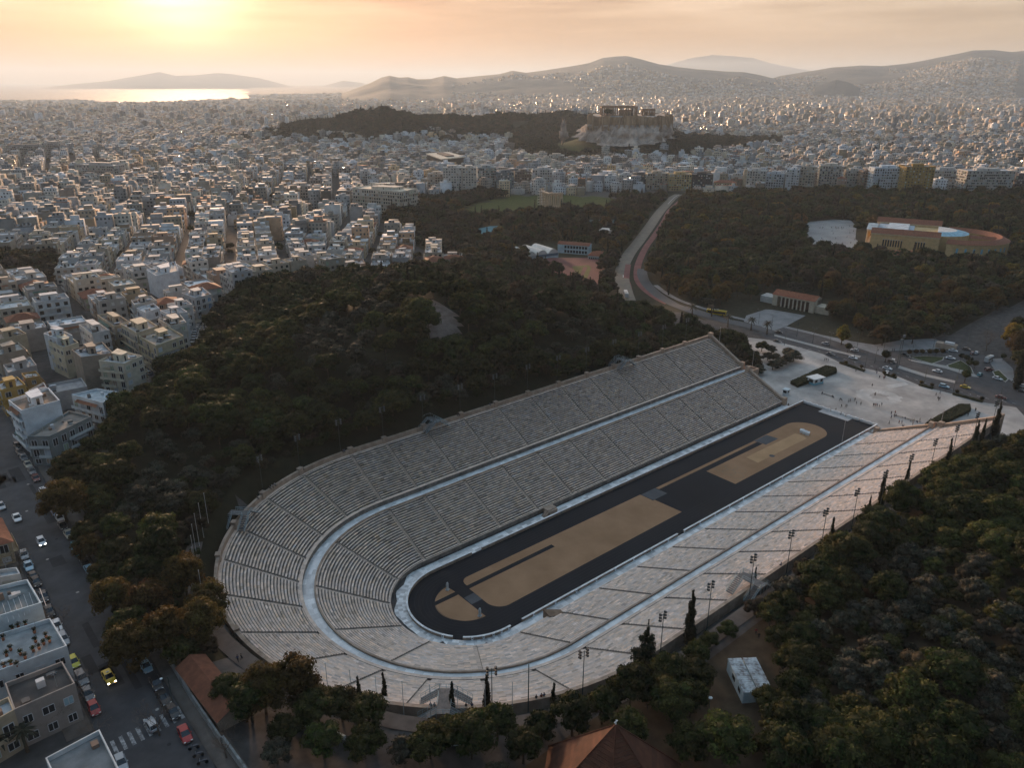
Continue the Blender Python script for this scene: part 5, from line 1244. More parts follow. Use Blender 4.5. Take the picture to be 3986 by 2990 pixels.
# mid-distance single buildings left
G2 = 'larger blocks in the hazy quarter'
for a in ((168, 252, 360, (392, 396), (0.42, 0.40, 0.39), 'long pale low hall with a tan side wall in the hazy quarter'), (352, 398, 342, 362, (0.32, 0.30, 0.29), 'wide office block with vertical fins in the haze'), (420, 452, 348, 372, (0.20, 0.20, 0.21), 'dark boxy office block in the haze'),
          (95, 135, 312, 335, (0.36, 0.35, 0.34), 'tall pair of towers beside the hazy institutional block'), (20, 96, 318, 346, (0.30, 0.29, 0.28), 'long institutional block at the far left'), (312, 372, 428, 462, (0.40, 0.41, 0.42), 'modern grey block with ribbon windows above the houses'),
          (735, 765, 366, 392, (0.30, 0.28, 0.27), 'dark-screened office block in the middle of the quarter'), (1185, 1218, 338, 358, (0.44, 0.42, 0.38), 'pale block at the edge of the trees'), (672, 716, 386, 410, (0.30, 0.28, 0.28), 'low wide block with dark glazed top beside the tiered terraces'), (620, 672, 404, 428, (0.42, 0.39, 0.36), 'pale terraced block right of the dark wide one'),
          (560, 590, 384, 412, (0.45, 0.42, 0.38), 'tall beige block with rounded balconies'), (780, 800, 372, 402, (0.58, 0.58, 0.58), 'slim white tower with a blue side')):
    R(a[0], a[1], a[2], a[3], 18, a[4], (0.5, 0.48, 0.45), a[5], group=G2)

# ------------------------------------------------------------------ streets of houses: the largest 240 lots become single houses, the rest one far city
DIST = [((0, 300), math.radians(-3)), ((60, 420), math.radians(-22)), ((250, 420), math.radians(-35)), ((-300, 500), math.radians(10)), ((200, 800), math.radians(-28)), ((700, 900), math.radians(15)), ((900, 600), math.radians(38)), ((1100, 300), math.radians(37)), ((1500, 1000), math.radians(20)), ((-200, 1200), math.radians(-12)), ((600, 1800), math.radians(5)), ((2200, 800), math.radians(30)), ((-900, 1500), math.radians(25)), ((2000, 2200), math.radians(-10))]
AVOID = [FOREST_A, GARDEN, ZEUS, PARK_W, HILL_R, ACRO_G]
def lots():
    out = []
    c0 = np.array([d[0] for d in DIST])
    for di, (c, an) in enumerate(DIST):
        ca, sa = math.cos(an), math.sin(an); R_ = 1500 if di > 3 else 700
        u = -R_
        r = np.random.default_rng(50+di); row = 0
        while u < R_:
            w = 11+r.random()*3.5; v = -R_; acc = 0
            while v < R_:
                ln = 8+r.random()*8; acc += ln+0.3
                x = c[0]+(u+w/2)*ca-(v+ln/2)*sa; y = c[1]+(u+w/2)*sa+(v+ln/2)*ca
                if np.argmin((c0[:, 0]-x)**2+(c0[:, 1]-y)**2) == di: out.append((x, y, w, ln, an))
                v += ln+0.3
                if acc > 62: v += 9.0; acc = 0
            u += w+(0.5 if row % 2 == 0 else 9.5); row += 1
    return out
LT = lots()
X = np.array([l[0] for l in LT]); Y = np.array([l[1] for l in LT])
ok = np.ones(len(LT), bool)
for P in AVOID: ok &= ~inpoly(X, Y, P)
ok &= ~((X > -101) & (X < -75) & (Y < 205)) & (Y > 120-0*X) | (ok & (X > 300))
ok &= ~((X > 190) & (X < 360) & (Y < 250)) & ~((Y < 100) & (X < 700)) & ~((Y < 260-0.35*(X-300)) & (X > 300) & (X < 900))
RS = [tuple(GD(*p)[:2]) for p in ((430, 800), (405, 690), (440, 660), (470, 700))]; ok &= ~inpoly(X, Y, RS)
# the open side of the row that faces the gardens
ROWC = [(o[0], o[1], o[2]) for o in OCC]
hh = hgt(X, Y); u, v, d = px_of(np.stack([X, Y, hh+6], -1)); ok &= (u > -250) & (u < PW+200) & (v > 0) & (v < PH+300) & (d > 0)
for (cx, cy, rr) in OCC: ok &= np.hypot(X-cx, Y-cy) > rr+5.5
AMR = [tuple(GD(*p)[:2]) for p in ((760, 468), (900, 440), (1000, 424), (1440, 414), (1700, 416), (2230, 422), (2230, 440), (1450, 430), (1000, 470))]
ok &= ~inpoly(X, Y, AMR)
COR = [tuple(GD(*p)[:2]) for p in ((1300, 660), (1345, 560), (1400, 480), (1440, 415), (1500, 415), (1490, 470), (1430, 570), (1430, 640), (1520, 690))]; ok &= ~inpoly(X, Y, COR)
keep = np.where(ok)[0]; keep = keep[np.argsort(d[keep])]
keep = keep[np.random.default_rng(9).random(len(keep)) > 0.07]
NH = 236
HS = []
hrng = np.random.default_rng(77)
plk = [tuple(GD(*p)[:2]) for p in ((1180, 350), (1500, 340), (1620, 330), (1750, 330), (1850, 360), (1800, 376), (1500, 384), (1250, 384))]
for j in keep[:NH]:
    x, y, w, ln, an = LT[j]; z = float(hh[j]); ca, sa = math.cos(an), math.sin(an)
    h = 3.1*hrng.choice([2, 3, 3, 3, 4, 4]); q = []
    mw, ml = hrng.uniform(0, 1.2), hrng.uniform(0, 1.0)
    for a, b in ((-1, -1), (1, -1), (1, 1), (-1, 1)):
        px_, py_ = a*(w-mw)/2, b*(ln-ml)/2; q.append((x+px_*ca-py_*sa, y+px_*sa+py_*ca))
    wi = int(hrng.choice(len(WALLC), p=np.array([5, 4, 5, 3, 3, 2, 2, 5, 2, 2, 4, 1])/38)); ri = int(hrng.integers(6)); hip = hrng.random() < 0.10 and h < 11
    nh = int(hrng.choice([0, 1, 2, 3], p=[0.25, 0.35, 0.25, 0.15])); pe = hrng.random() < 0.75
    f = [hrng.uniform(0.50, 0.95)]*3; wc = tuple(float(c*k) for c, k in zip(WALLC[wi], f))
    o = building(q, z, h, wc, ROOFC[ri], near=False, name='house', label='x', cat='house', group='houses of the quarter below the wooded hill', roof='hip' if hip else 'flat', pent=pe, nheat=nh, seed=3000+int(j), blank=tuple(int(k) for k in hrng.choice(4, int(hrng.integers(0, 3)), replace=False)), balc=tuple(int(k) for k in hrng.choice(4, 2, replace=False)))
    look = ('low' if h < 7 else 'tall' if h > 14 else 'mid-height')+' '+WNAME[wi].replace(' ', '-')+' house'+(' with tiled roof' if hip else ' with %s roof' % RNAME[ri].replace(' ', '-'))
    HS.append((o, x, y, look))
LMH = [('the weathered corner block', *Z(400+.4728*480, 1050+.4728*560, 39)[:2]), ('the blank-walled white block', *Z(400+.4728*500, 1050+.4728*10, 36)[:2]), ('the tiered park-corner block', *GD(815, 460)[:2]), ('the ribbon-windowed block', *GD(340, 462)[:2]), ('the small left-margin park', *GD(90, 590)[:2]), ('the hill wood edge', *GD(740, 595)[:2]), ('the park-side last houses', *GD(960, 560)[:2]), ('the cream square-windowed house', *Z(.4728*520, 1150+.4728*400, 39)[:2]), ('the hazy tower pair', *GD(115, 335)[:2]), ('the low terraced block', *GD(645, 428)[:2])]
assign_labels(HS, LMH, lambda look, nth, sd_, lm, n: '%s%s, %s %s' % ('' if n == 1 else nth+' ', look, sd_, lm))
# the rest as one mesh: box, parapeted roof and roof box with per-house colour, facade coordinates in metres
def d_glint(c): return np.linalg.norm(c-CAM, axis=1)
def farcity(name, items, label):
    Vs, Fs, Ts, UVs = [], [], [], []; off = 0
    P = np.array([(i[0], i[1], i[2], i[3], i[4], i[5], i[6]) for i in items]); n = len(P)     # x,y,z,w,l,h,an
    r = np.random.default_rng(n)
    wc = np.array(WALLC)[r.integers(0, len(WALLC), n)]*r.uniform(0.34, 1.02, (n, 1)); rc = np.array(ROOFC)[r.integers(0, 6, n)]*r.uniform(0.5, 1.5, (n, 1)); dk = r.random(n) < 0.14; wc[dk] *= 0.5; rc[dk] *= 0.5; wm_ = r.random(n) < 0.18; wc[wm_] *= (1.05, 0.86, 0.66)
    tl = r.random(n) < 0.07; rc[tl] = (0.24, 0.10, 0.06)
    def boxes(x, y, z0, z1, w, l, an, cw, cr, uo, blank):
        nonlocal off
        ca, sa = np.cos(an), np.sin(an); V = []
        for zz in (z0, z1):
            for a, b in ((-1, -1), (1, -1), (1, 1), (-1, 1)):
                px_, py_ = a*w/2, b*l/2; V.append(np.stack([x+px_*ca-py_*sa, y+px_*sa+py_*ca, zz], -1))
        V = np.stack(V, 1); m = len(x); Vs.append(V.reshape(-1, 3))
        base = (np.arange(m)*8+off)[:, None, None]; fi = np.array([(0, 1, 5, 4), (1, 2, 6, 5), (2, 3, 7, 6), (3, 0, 4, 7), (4, 5, 6, 7)])[None]
        Fs.append((base+fi).reshape(-1, 4)); off += 8*m
        t = np.repeat(cw[:, None], 5, 1); t[:, 4] = cr; Ts.append(t.reshape(-1, 3))
        U = np.zeros((m, 5, 4, 2)); h = (z1-z0)
        for k in range(4):
            L = w if k % 2 == 0 else l; bk = np.where(blank[:, k], -500.0, 0.0)
            U[:, k, 1, 0] = L; U[:, k, 2, 0] = L; U[:, k, 2, 1] = h; U[:, k, 3, 1] = h; U[:, k, :, 0] += (uo*3+bk)[:, None]
        U[:, 4] = -500; UVs.append(U.reshape(-1, 2))
    x, y, z, w, l, h, an = P.T
    blank = r.random((n, 4)) < 0.3
    boxes(x, y, z-4, z+h, w, l, an, wc, rc, r.integers(0, 9, n)*1.0, blank)
    k = r.random(n) < 0.75
    s = r.uniform(0.25, 0.7, (n, 2)); dx = (r.random(n)-0.5)*w*0.3
    boxes((x+dx)[k], y[k], (z+h)[k], (z+h+r.uniform(2, 3.5, n))[k], (w*s[:, 0])[k], (l*s[:, 1])[k], an[k], np.minimum(wc*1.1, 0.85)[k], rc[k]*1.1, np.zeros(k.sum()), r.random((k.sum(), 4)) < 0.5)
    for _ in range(2):
        k = r.random(n) < 0.5; dx = (r.random(n)-0.5)*w*0.7; dy = (r.random(n)-0.5)*l*0.7; s = r.uniform(0.08, 0.22, (n, 2))
        boxes((x+dx)[k], (y+dy)[k], (z+h)[k], (z+h+r.uniform(0.8, 2.2, n))[k], (w*s[:, 0])[k], (l*s[:, 1])[k], an[k], np.minimum(wc*1.5, 0.85)[k], rc[k]*1.3, np.zeros(k.sum()), np.ones((k.sum(), 4), bool))
    nb_ = sum(len(f) for f in Fs)
    # solar collectors and skylights added and aimed between sun and camera to glint
    g = np.where(r.random(n) < np.where(d_glint(P[:, :3]) > 2300, 0.12, 0.38))[0]; c = np.stack([x[g]+(r.random(len(g))-.5)*w[g]*.5, y[g]+(r.random(len(g))-.5)*l[g]*.5, z[g]+h[g]+1.1], -1)
    vd = CAM-c; vd /= np.linalg.norm(vd, axis=1)[:, None]; hn = vd+np.array(SUND); hn /= np.linalg.norm(hn, axis=1)[:, None]; hn = hn+r.normal(0, 0.30, hn.shape); hn[:, 2] = np.abs(hn[:, 2])+0.12; hn /= np.linalg.norm(hn, axis=1)[:, None]
    a_ = np.cross(hn, [0, 0, 1.]); a_ /= np.linalg.norm(a_, axis=1)[:, None]; b_ = np.cross(hn, a_); ss = (0.8+(d_glint(c)/5000))[:, None]
    Q = np.stack([c-a_*ss-b_*ss*.6, c+a_*ss-b_*ss*.6, c+a_*ss+b_*ss*.6, c-a_*ss+b_*ss*.6], 1); Vs.append(Q.reshape(-1, 3)); Fs.append(np.arange(4*len(g)).reshape(-1, 4)+off); off += 4*len(g); Ts.append(np.full((len(g), 3), 0.3)); UVs.append(np.full((4*len(g), 2), -500.0))
    me = mesh_np(name, np.concatenate(Vs), np.concatenate(Fs), [city_m, panelm], tint=np.concatenate(Ts), uv=np.concatenate(UVs), mi=np.r_[np.zeros(nb_), np.ones(len(g))])
    return tag(link(name, me), label, 'city', kind='stuff')
far = []
frng = np.random.default_rng(5)
for j in keep[NH:]:
    x, y, w, ln, an = LT[j]
    if d[j] > 2300: continue
    far.append((x, y, float(hh[j]), w-frng.uniform(0, 1), ln-frng.uniform(0, 1), 3.1*frng.choice([2, 3, 3, 4, 4, 5, 6])*(0.75 if inpoly(x, y, plk) else 1), an))
# beyond 2.3 km: rougher sizes, laid in bands so every part of the plain is built up
def scatter(n, d0, d1, s0, s1, h0, h1, seed):
    r = np.random.default_rng(seed); out = []
    D = np.sqrt(r.uniform(d0**2, d1**2, n)); sx = r.uniform(-150, PW+150, n)
    a = YAW-np.arctan((sx-PW/2)/FPX*math.cos(PITCH)); x = CAM[0]+D*np.cos(a); y = CAM[1]+D*np.sin(a); z = hgt(x, y)
    k = z > -74
    for P in AVOID: k &= ~inpoly(x, y, P)
    dens = value_noise(x/350+7, y/350+3, 41)
    k &= (dens+r.random(n)*0.5 > 0.42)
    for i in np.where(k)[0]:
        s = r.uniform(s0, s1, 2); hh_ = r.uniform(h0, h1)*(2.0 if r.random() < 0.04 else 1)
        out.append((x[i], y[i], z[i], s[0], s[1], hh_, r.choice([0.3, -0.4, 0.9])+r.normal(0, 0.08)))
    return out
far2 = scatter(36000, 2300, 4300, 8, 19, 6, 17, 1)+scatter(38000, 4300, 7200, 10, 27, 6, 15, 2)+scatter(9000, 7200, 11500, 25, 80, 5, 13, 3)
# quarters that climb the slopes of the hills
def onslope(P, fr, amin, n, seed, c0=0, c1=260, thr=0.5):
    r = np.random.default_rng(seed); out = []; nr, nc = P.shape[:2]
    for _ in range(n):
        i = r.uniform(0, fr); j = r.uniform(c0, min(c1, nc-2)); a = int(i); b = int(j); q = P[a, b]*(1-(i-a))+P[a+1, b]*(i-a)
        w = value_noise(np.array([q[0]/900+3]), np.array([q[1]/900+8]), 77)[0]
        if w+(1-i/fr)*0.65 > thr+0.15*r.random(): out.append((q[0], q[1], q[2]-1, r.uniform(12, 28), r.uniform(12, 28), r.uniform(7, 15), r.uniform(0, 3)))
    return out
far2 += onslope(M1, 17, 0, 7500, 4, 60, 258, 0.62)+onslope(M2, 19, 0, 8000, 5, 5, 150, 0.58)
farcity('city', far, 'closely packed pale apartment houses filling the plain beyond the near streets')
farcity('far_city', far2, 'hazy sea of tiny pale buildings reaching the mountains and the coast')
print('lots', len(keep), 'far', len(far), len(far2))
# ------------------------------------------------------------------ plaza, avenue, gardens
C6 = ((3200, 1250), .62)
def q6(u, v, z=0.0): return tuple(Z(3200+.6195*u, 1250+.6195*v, z)[:2])
def flatpoly(nm, poly, z, m, kind='structure', thick=0.0):
    poly = ccw(poly); mb = MB()
    if thick: mb.prism(poly, z-thick, z)
    else: mb.face([(*p, z) for p in poly])
    o = mb.build(nm, m); return tag(o, kind=kind) if kind else o
plaza_m = mat('plaza_stone', (0.24, 0.225, 0.21), (0.52, 0.48, 0.44), scale=0.07, rough=0.62, spec=0.4, detail=10, c3=(0.36, 0.335, 0.31))
worn_m = mat('plaza_worn', (0.36, 0.35, 0.33), (0.60, 0.58, 0.55), scale=0.12, rough=0.6, detail=8)
walk_m = mat('walk_stone', (0.16, 0.165, 0.17), (0.26, 0.26, 0.26), scale=0.12, rough=0.75, spec=0.3, detail=8)
kerbl = [q6(-330, 120), q6(-150, 165), q6(0, 207), q6(110, 262), q6(330, 312), q6(480, 352), q6(620, 410), q6(820, 460), q6(1010, 512), q6(1220, 545), q6(1300, 575)]
flatpoly('road', [q6(-330, 120), q6(-420, 60), q6(-260, 40), q6(-100, 78), q6(0, 102), q6(200, 165), q6(380, 222), q6(430, 190), q6(700, 178), q6(870, 165), q6(1000, 190), q6(1060, 240), q6(1110, 330), q6(1180, 390), q6(1300, 420), q6(1400, 600)]+kerbl[::-1], 0.05, asph)
flatpoly('plaza', [(193.7, 62), (193.7, 17.2), (201.8, 17.2), (201.8, -17.2), (193.7, -17.2), (193.7, -60), (205, -66), (240, -68)]+kerbl[::-1][1:]+[(262, 92), (238, 84), (215, 84)], 0.16, plaza_m, thick=0.3)
# pale worn ring and lighter rectangles in the paving
m = MB()
for k in range(26):
    a0, a1 = 2*math.pi*k/26, 2*math.pi*(k+0.93)/26; c = np.array(Z(*cc((2986, 1500), 960, 98), 0)[:2]); r1 = 9.6+rng.normal(0, 0.5); r0 = 4.2+rng.normal(0, 0.7)
    m.face([(c[0]+r0*math.cos(a0), c[1]+r0*math.sin(a0), 0.165), (c[0]+r1*math.cos(a0), c[1]+r1*math.sin(a0), 0.165), (c[0]+r1*math.cos(a1), c[1]+r1*math.sin(a1), 0.165), (c[0]+r0*math.cos(a1), c[1]+r0*math.sin(a1), 0.165)])
tag(m.build('paving_ring', worn_m), kind='structure')
flatpoly('paving_band', [q6(395, 405, .16), q6(520, 385, .16), q6(545, 400, .16), q6(420, 425, .16)], 0.166, worn_m)
flatpoly('median_strip', [q6(-300, 85), q6(0, 163), q6(200, 212), q6(245, 222), q6(235, 232), q6(0, 176), q6(-300, 95)], 0.20, kerb, thick=0.2)
flatpoly('median_strip', [q6(478, 280), q6(650, 335), q6(838, 378), q6(835, 392), q6(640, 350), q6(478, 298)], 0.20, kerb, thick=0.2)
flatpoly('pavement', [q6(-420, 45), q6(-260, 25), q6(-100, 62), q6(0, 88), q6(200, 130), q6(330, 150), q6(500, 120), q6(700, 110), q6(860, 118), q6(1060, 70), q6(1268, -20), q6(1500, -160), q6(1700, -160), q6(1500, 60), q6(1250, 180), q6(1080, 200), q6(1000, 188), q6(870, 163), q6(700, 176), q6(430, 188), q6(380, 220), q6(200, 163), q6(0, 100), q6(-100, 76), q6(-260, 38)], 0.12, walk_m, thick=0.3)
flatpoly('pavement', [q6(1040, 240), q6(1130, 235), q6(1200, 300), q6(1210, 390), q6(1150, 350), q6(1085, 310)], 0.10, walk_m, thick=0.2)
grass_m = mat('island_grass', (0.030, 0.042, 0.014), (0.06, 0.07, 0.022), scale=0.6, rough=0.95, detail=8)
for pts in ([(552, 228), (640, 222), (762, 228), (755, 245), (690, 268)], [(788, 280), (870, 250), (930, 290), (945, 325), (800, 292)], [(1075, 320), (1110, 312), (1165, 365), (1150, 380), (1090, 345)]):
    flatpoly('kerbed_island', [q6(*p) for p in inset([q6(*p) for p in pts], -0.5)] if False else [tuple(p) for p in inset(ccw([q6(*p) for p in pts]), -0.5)], 0.18, kerb, thick=0.2)
    flatpoly('lawn', [q6(*p) for p in pts], 0.21, grass_m)
flatpoly('pavement', [q6(540, 240), q6(780, 282), q6(960, 335), q6(985, 355), q6(920, 345), q6(780, 300), q6(560, 252)], 0.16, kerb, thick=0.2)
for i in range(9):    # zebra crossings
    t = i/9; a = q6(395+t*50, 318-t*95); b = q6(415+t*50, 322-t*95); c = q6(413+t*50, 330-t*95); d = q6(393+t*50, 326-t*95)
    if i in (4, 5): continue
    flatpoly('zebra_stripe', [a, b, c, d], 0.057, white)
for i in range(8):
    t0 = i*5.0
# street zebra by the houses
for i in range(10):
    x = -95.0+i*1.42; flatpoly('zebra_stripe', [(x, -24.6+0.35*i*0.3), (x+0.62, -24.6+0.35*i*0.3), (x+0.62, -20.9+0.35*i*0.3), (x, -20.9+0.35*i*0.3)], 27.068, worn)
# avenue lane dashes
for k in range(26):
    for off, (p0, p1) in ((0.33, (-250, 110)), ):
        t = k/26; u = -200+1450*t; v = np.interp(u, [-200, 0, 110, 330, 480, 620, 820, 1010, 1220], [152, 190, 232, 288, 328, 382, 430, 480, 520])
        a = np.array(q6(u, v)); b = np.array(q6(u+22, v+6.5)); e = (b-a)/np.linalg.norm(b-a); nn = np.array([-e[1], e[0]])*.08
        flatpoly('lane_dash', [a-nn, b-nn, b+nn, a+nn], 0.057, white)
# the two roads that sweep off through the trees
road_y = mat('road_setts', (0.085, 0.075, 0.058), (0.145, 0.125, 0.092), scale=0.2, rough=0.6, spec=0.4, detail=8)
C31 = (2000, 750)
def line31(pts): return [G(*cc(C31, *p))[:2] for p in pts]
ra = line31([(985, 930), (962, 860), (938, 780), (930, 700), (945, 620), (1000, 520), (1085, 410), (1185, 270), (1280, 140), (1370, 45), (1420, 15)])
ribbon('road', ra, 10, road_y, 0.22)
ribbon('kerb_line', ra, 0.5, white, 0.24, off=-1.0)
rb = line31([(1330, 960), (1190, 885), (1095, 800), (1062, 720), (1075, 610), (1130, 485), (1210, 370), (1290, 250), (1345, 150), (1440, 62)])
ribbon('cycle_path', rb, 5.2, redp, 0.22)
ribbon('cycle_path', line31([(1010, 905), (985, 800), (970, 740), (985, 620)]), 4.2, redp, 0.25)
rc_ = line31([(1760, 1085), (1500, 1020), (1320, 935), (1200, 850), (1130, 770), (1105, 700), (1110, 660)])
ribbon('road', rc_, 7.5, asph2, 0.23)
ribbon('pavement', line31([(2050, 1110), (1760, 1040), (1520, 965), (1330, 880), (1220, 800)]), 3.5, walk_m, 0.30)
ribbon('road', line31([(2250, 1200), (1960, 1135), (1700, 1075), (1450, 1000)]), 9, asph2, 0.16)
# palace forecourt and other clearings in the garden
forec = [G(*cc((2986, 750), *p))[:2] for p in ((335, 255), (560, 235), (720, 240), (770, 290), (760, 400), (850, 480), (870, 520), (700, 540), (400, 545), (300, 430), (290, 370))]
fz = max(hgt(np.array([p[0] for p in forec]), np.array([p[1] for p in forec])))+0.05
flatpoly('forecourt', forec, fz, mat('forecourt_gravel', (0.24, 0.235, 0.23), (0.36, 0.35, 0.335), scale=0.06, rough=0.8, detail=9), thick=1.5)
rt_m = mat('sports_track_red', (0.13, 0.045, 0.038), (0.19, 0.065, 0.055), scale=0.1, rough=0.85, detail=7)
trk = [G(*cc((2000, 900), u*.7843, v*.7843))[:2] for u, v in ((240, 335), (330, 320), (810, 325), (960, 345), (1010, 400), (935, 620), (860, 720), (560, 560), (330, 400))]
tz = float(hgt(np.array([p[0] for p in trk]), np.array([p[1] for p in trk])).max())+0.12
flatpoly('sports_track', trk, tz, rt_m, thick=1.5)
gr_ = [Z(*cc((2000, 900), u*.7843, v*.7843), tz)[:2] for u, v in ((640, 385), (820, 372), (850, 400), (800, 540), (690, 480))]
flatpoly('sports_lawn', gr_, tz+0.02, mat('dry_grass', (0.09, 0.085, 0.02), (0.14, 0.12, 0.035), scale=0.3, rough=0.95))
flatpoly('runup', [Z(*cc((2000, 900), u*.7843, v*.7843), tz)[:2] for u, v in ((765, 392), (810, 392), (760, 500), (725, 490))], tz+0.035, rt_m)
# courts among the trees
for pts, c in (([(370, 240), (870, 230), (930, 260), (540, 275)], (0.05, 0.09, 0.095)), ([(620, 275), (860, 262), (860, 295), (630, 300)], (0.16, 0.07, 0.045)), ([(390, 320), (520, 310), (535, 350), (400, 365)], (0.17, 0.065, 0.04)), ([(740, 385), (840, 380), (830, 400), (745, 405)], (0.2, 0.2, 0.2))):
    p = [G(*cc(C31, *q))[:2] for q in pts]; z = float(hgt(np.array([a[0] for a in p]), np.array([a[1] for a in p])).max())+0.1
    flatpoly('tennis_court', p, z, mat('court_%d' % int(c[0]*1000), c, tuple(v*1.3 for v in c), scale=0.1, rough=0.85), thick=1)
p = [G(*cc((1000, 750), *q))[:2] for q in ((1890, 320), (2010, 290), (2110, 285), (2100, 340), (2010, 395), (1900, 410))]
flatpoly('tennis_court', p, float(hgt(np.array([a[0] for a in p]), np.array([a[1] for a in p])).max())+0.1, mat('court_blue', (0.07, 0.20, 0.24), (0.11, 0.28, 0.32), scale=0.1, rough=0.8), thick=1)
# paved basketball court by the colonnade
p = [G(*cc((2986, 750), *q))[:2] for q in ((-180, 1060), (0, 1000), (330, 1060), (150, 1160), (60, 1190), (-200, 1110))]
flatpoly('pavement', p, 0.25, walk_m, thick=0.4)

# colonnaded pavilion with a tiled roof
def oriented(nm, lab, cat, a, b, depth, z0=None, group=None):
    """frame with origin at foot point a, x along a->b, y away from the camera"""
    a = np.array(a[:2]); b = np.array(b[:2]); e = b-a; L = np.linalg.norm(e); e /= L; n = np.array([-e[1], e[0]]); fl = np.dot(n, a-CAM[:2]) > 0
    if not fl: a, b = b, a; e = -e; n = -n*-1*-1 if False else np.array([-e[1], e[0]])
    z = hz(*((a+b)/2)) if z0 is None else z0
    o = thing(nm, (a[0], a[1], z), math.atan2(e[1], e[0]), lab, cat, group); return o, L
def gable(mb, x0, x1, y0, y1, z0, z1, m=0, t=(1, 1, 1), over=0.4, gm=1, gt=(1, 1, 1)):
    ym = (y0+y1)/2
    mb.faces([(x0-over, y0-over, z0), (x1+over, y0-over, z0), (x1+over, ym, z1), (x0-over, ym, z1), (x0-over, y1+over, z0), (x1+over, y1+over, z0)], [(0, 1, 2, 3), (3, 2, 5, 4)], m, t)
    mb.faces([(x0, y0, z0), (x0, y1, z0), (x0, ym, z1-.1)], [(0, 2, 1)], gm, gt); mb.faces([(x1, y0, z0), (x1, y1, z0), (x1, ym, z1-.1)], [(0, 1, 2)], gm, gt)
pav, L = oriented('pavilion', 'long cream pavilion with a tiled roof and open colonnade, right of the basketball court', 'building', G(*cc((2986, 750), 40, 965)), G(*cc((2986, 750), 395, 1040)), 12)
cream = (0.55, 0.48, 0.38); m = MB()
m.box(0, L, 5, 12, -1, 7.2, 0, (0.16, 0.11, 0.09)); m.box(0, 3.2, 0, 12, -1, 7.2, 0, cream); m.box(L-3.2, L, 0, 12, -1, 7.2, 0, cream); m.box(3.2, L-3.2, 0.1, 5, 6.2, 7.2, 0, cream)
m.build('wall', [plaster], pav)
for k in range(1, 8):
    x = 3.2+(L-6.4)*k/8; m = MB(); m.box(x-.35, x+.35, 0.1, .8, -1, 6.2, 0, (0.6, 0.54, 0.45)); m.build('column', [plaster], pav)
m = MB(); gable(m, 0, L, 0, 12, 7.2, 9.6, 0, (1.1, 1.05, 1), .5, 1, cream); m.build('roof', [tile, plaster], pav)
m = MB(); m.box(L+.2, L+9, 2, 11, -1, 4, 0, cream, ); m.box(-9, -.2, 2, 11, -1, 4.5, 0, (.5, .5, .48)); m.build('side_wing', [plaster], pav)

# palace with twin wings and a ring-shaped rear block
PAL = thing('palace', (529, 152, 7.0), math.atan2(-0.93, 0.37), 'ochre palace with twin tiled wings, columned portico and ring-shaped tiled rear block, in the gardens', 'palace')
och = (0.60, 0.43, 0.22); och2 = (0.62, 0.50, 0.34); wht = (0.58, 0.6, 0.6)
def pb(nm, f, mats=None): m = MB(); f(m); return m.build(nm, mats or [plaster, tile, glass, roofm], PAL)
for y0 in (0, 62):
    w = pb('wing', lambda m: m.box(0, 50, y0, y0+15, -6, 12.5, 0, och).box(-.3, 50.3, y0-.3, y0+15.3, 11.6, 12.2, 0, och2).box(-0.3, 50.3, y0-.3, y0+15.3, 12.2, 12.5, 0, och2))
    pb('wing_roof', lambda m: gable(m, 0, 50, y0, y0+15, 12.52, 15.8, 1, (1, 1, 1), .5, 0, och2))
    for x in list(np.arange(10, 24, 1.9))+list(np.arange(34, 41, 1.9)):
        pb('window', lambda m: m.box(x-.55, x+.55, y0-.12, y0-.02, 2.5, 7.8, 2).box(x-.7, x+.7, y0-.2, y0-.01, 7.85, 8.1, 0, wht))
pb('main_block', lambda m: m.box(2, 48, 15.3, 61.7, -3, 10.5, 0, och).box(2, 30, 15.4, 61.6, 10.5, 11.2, 3, (0.45, 0.52, 0.58)).box(10, 26, 22, 56, 11.2, 13.2, 3, (0.5, 0.58, 0.64)).box(1.5, 48, 15.0, 15.3, 9, 10.9, 0, och2))
pb('portico', lambda m: (m.box(-5, 2, 22, 55, -3, 1.0, 0, och2), m.box(-5, 2, 22, 55, 10.0, 11.6, 0, och2), gable(m, -5, 2, 22, 55, 11.62, 14.5, 3, (.6, .62, .62), .4, 0, och2)))
for k in range(8): pb('column', lambda m: m.tube((-4.2, 24+k*4.15, 1), (-4.2, 24+k*4.15, 10), .7, .6, 8, 0, och2))
pb('drum_roof', lambda m: [m.face([(48+math.cos(a)*14, 38.5+math.sin(a)*14, 13.5), (48+math.cos(a)*23, 38.5+math.sin(a)*23, 11.4), (48+math.cos(b)*23, 38.5+math.sin(b)*23, 11.4), (48+math.cos(b)*14, 38.5+math.sin(b)*14, 13.5)], 3, (0.30, 0.52, 0.62)) for a, b in [(math.radians(-90+k*9), math.radians(-81+k*9)) for k in range(20)]])
pb('drum_wall', lambda m: m.prism([(48+23*math.cos(math.radians(a)), 38.5+23*math.sin(math.radians(a))) for a in range(-90, 91, 9)], -3, 11.3, 0, och).prism([(48+14*math.cos(math.radians(a)), 38.5+14*math.sin(math.radians(a))) for a in range(-90, 91, 9)], 11.3, 13.4, 0, wht))
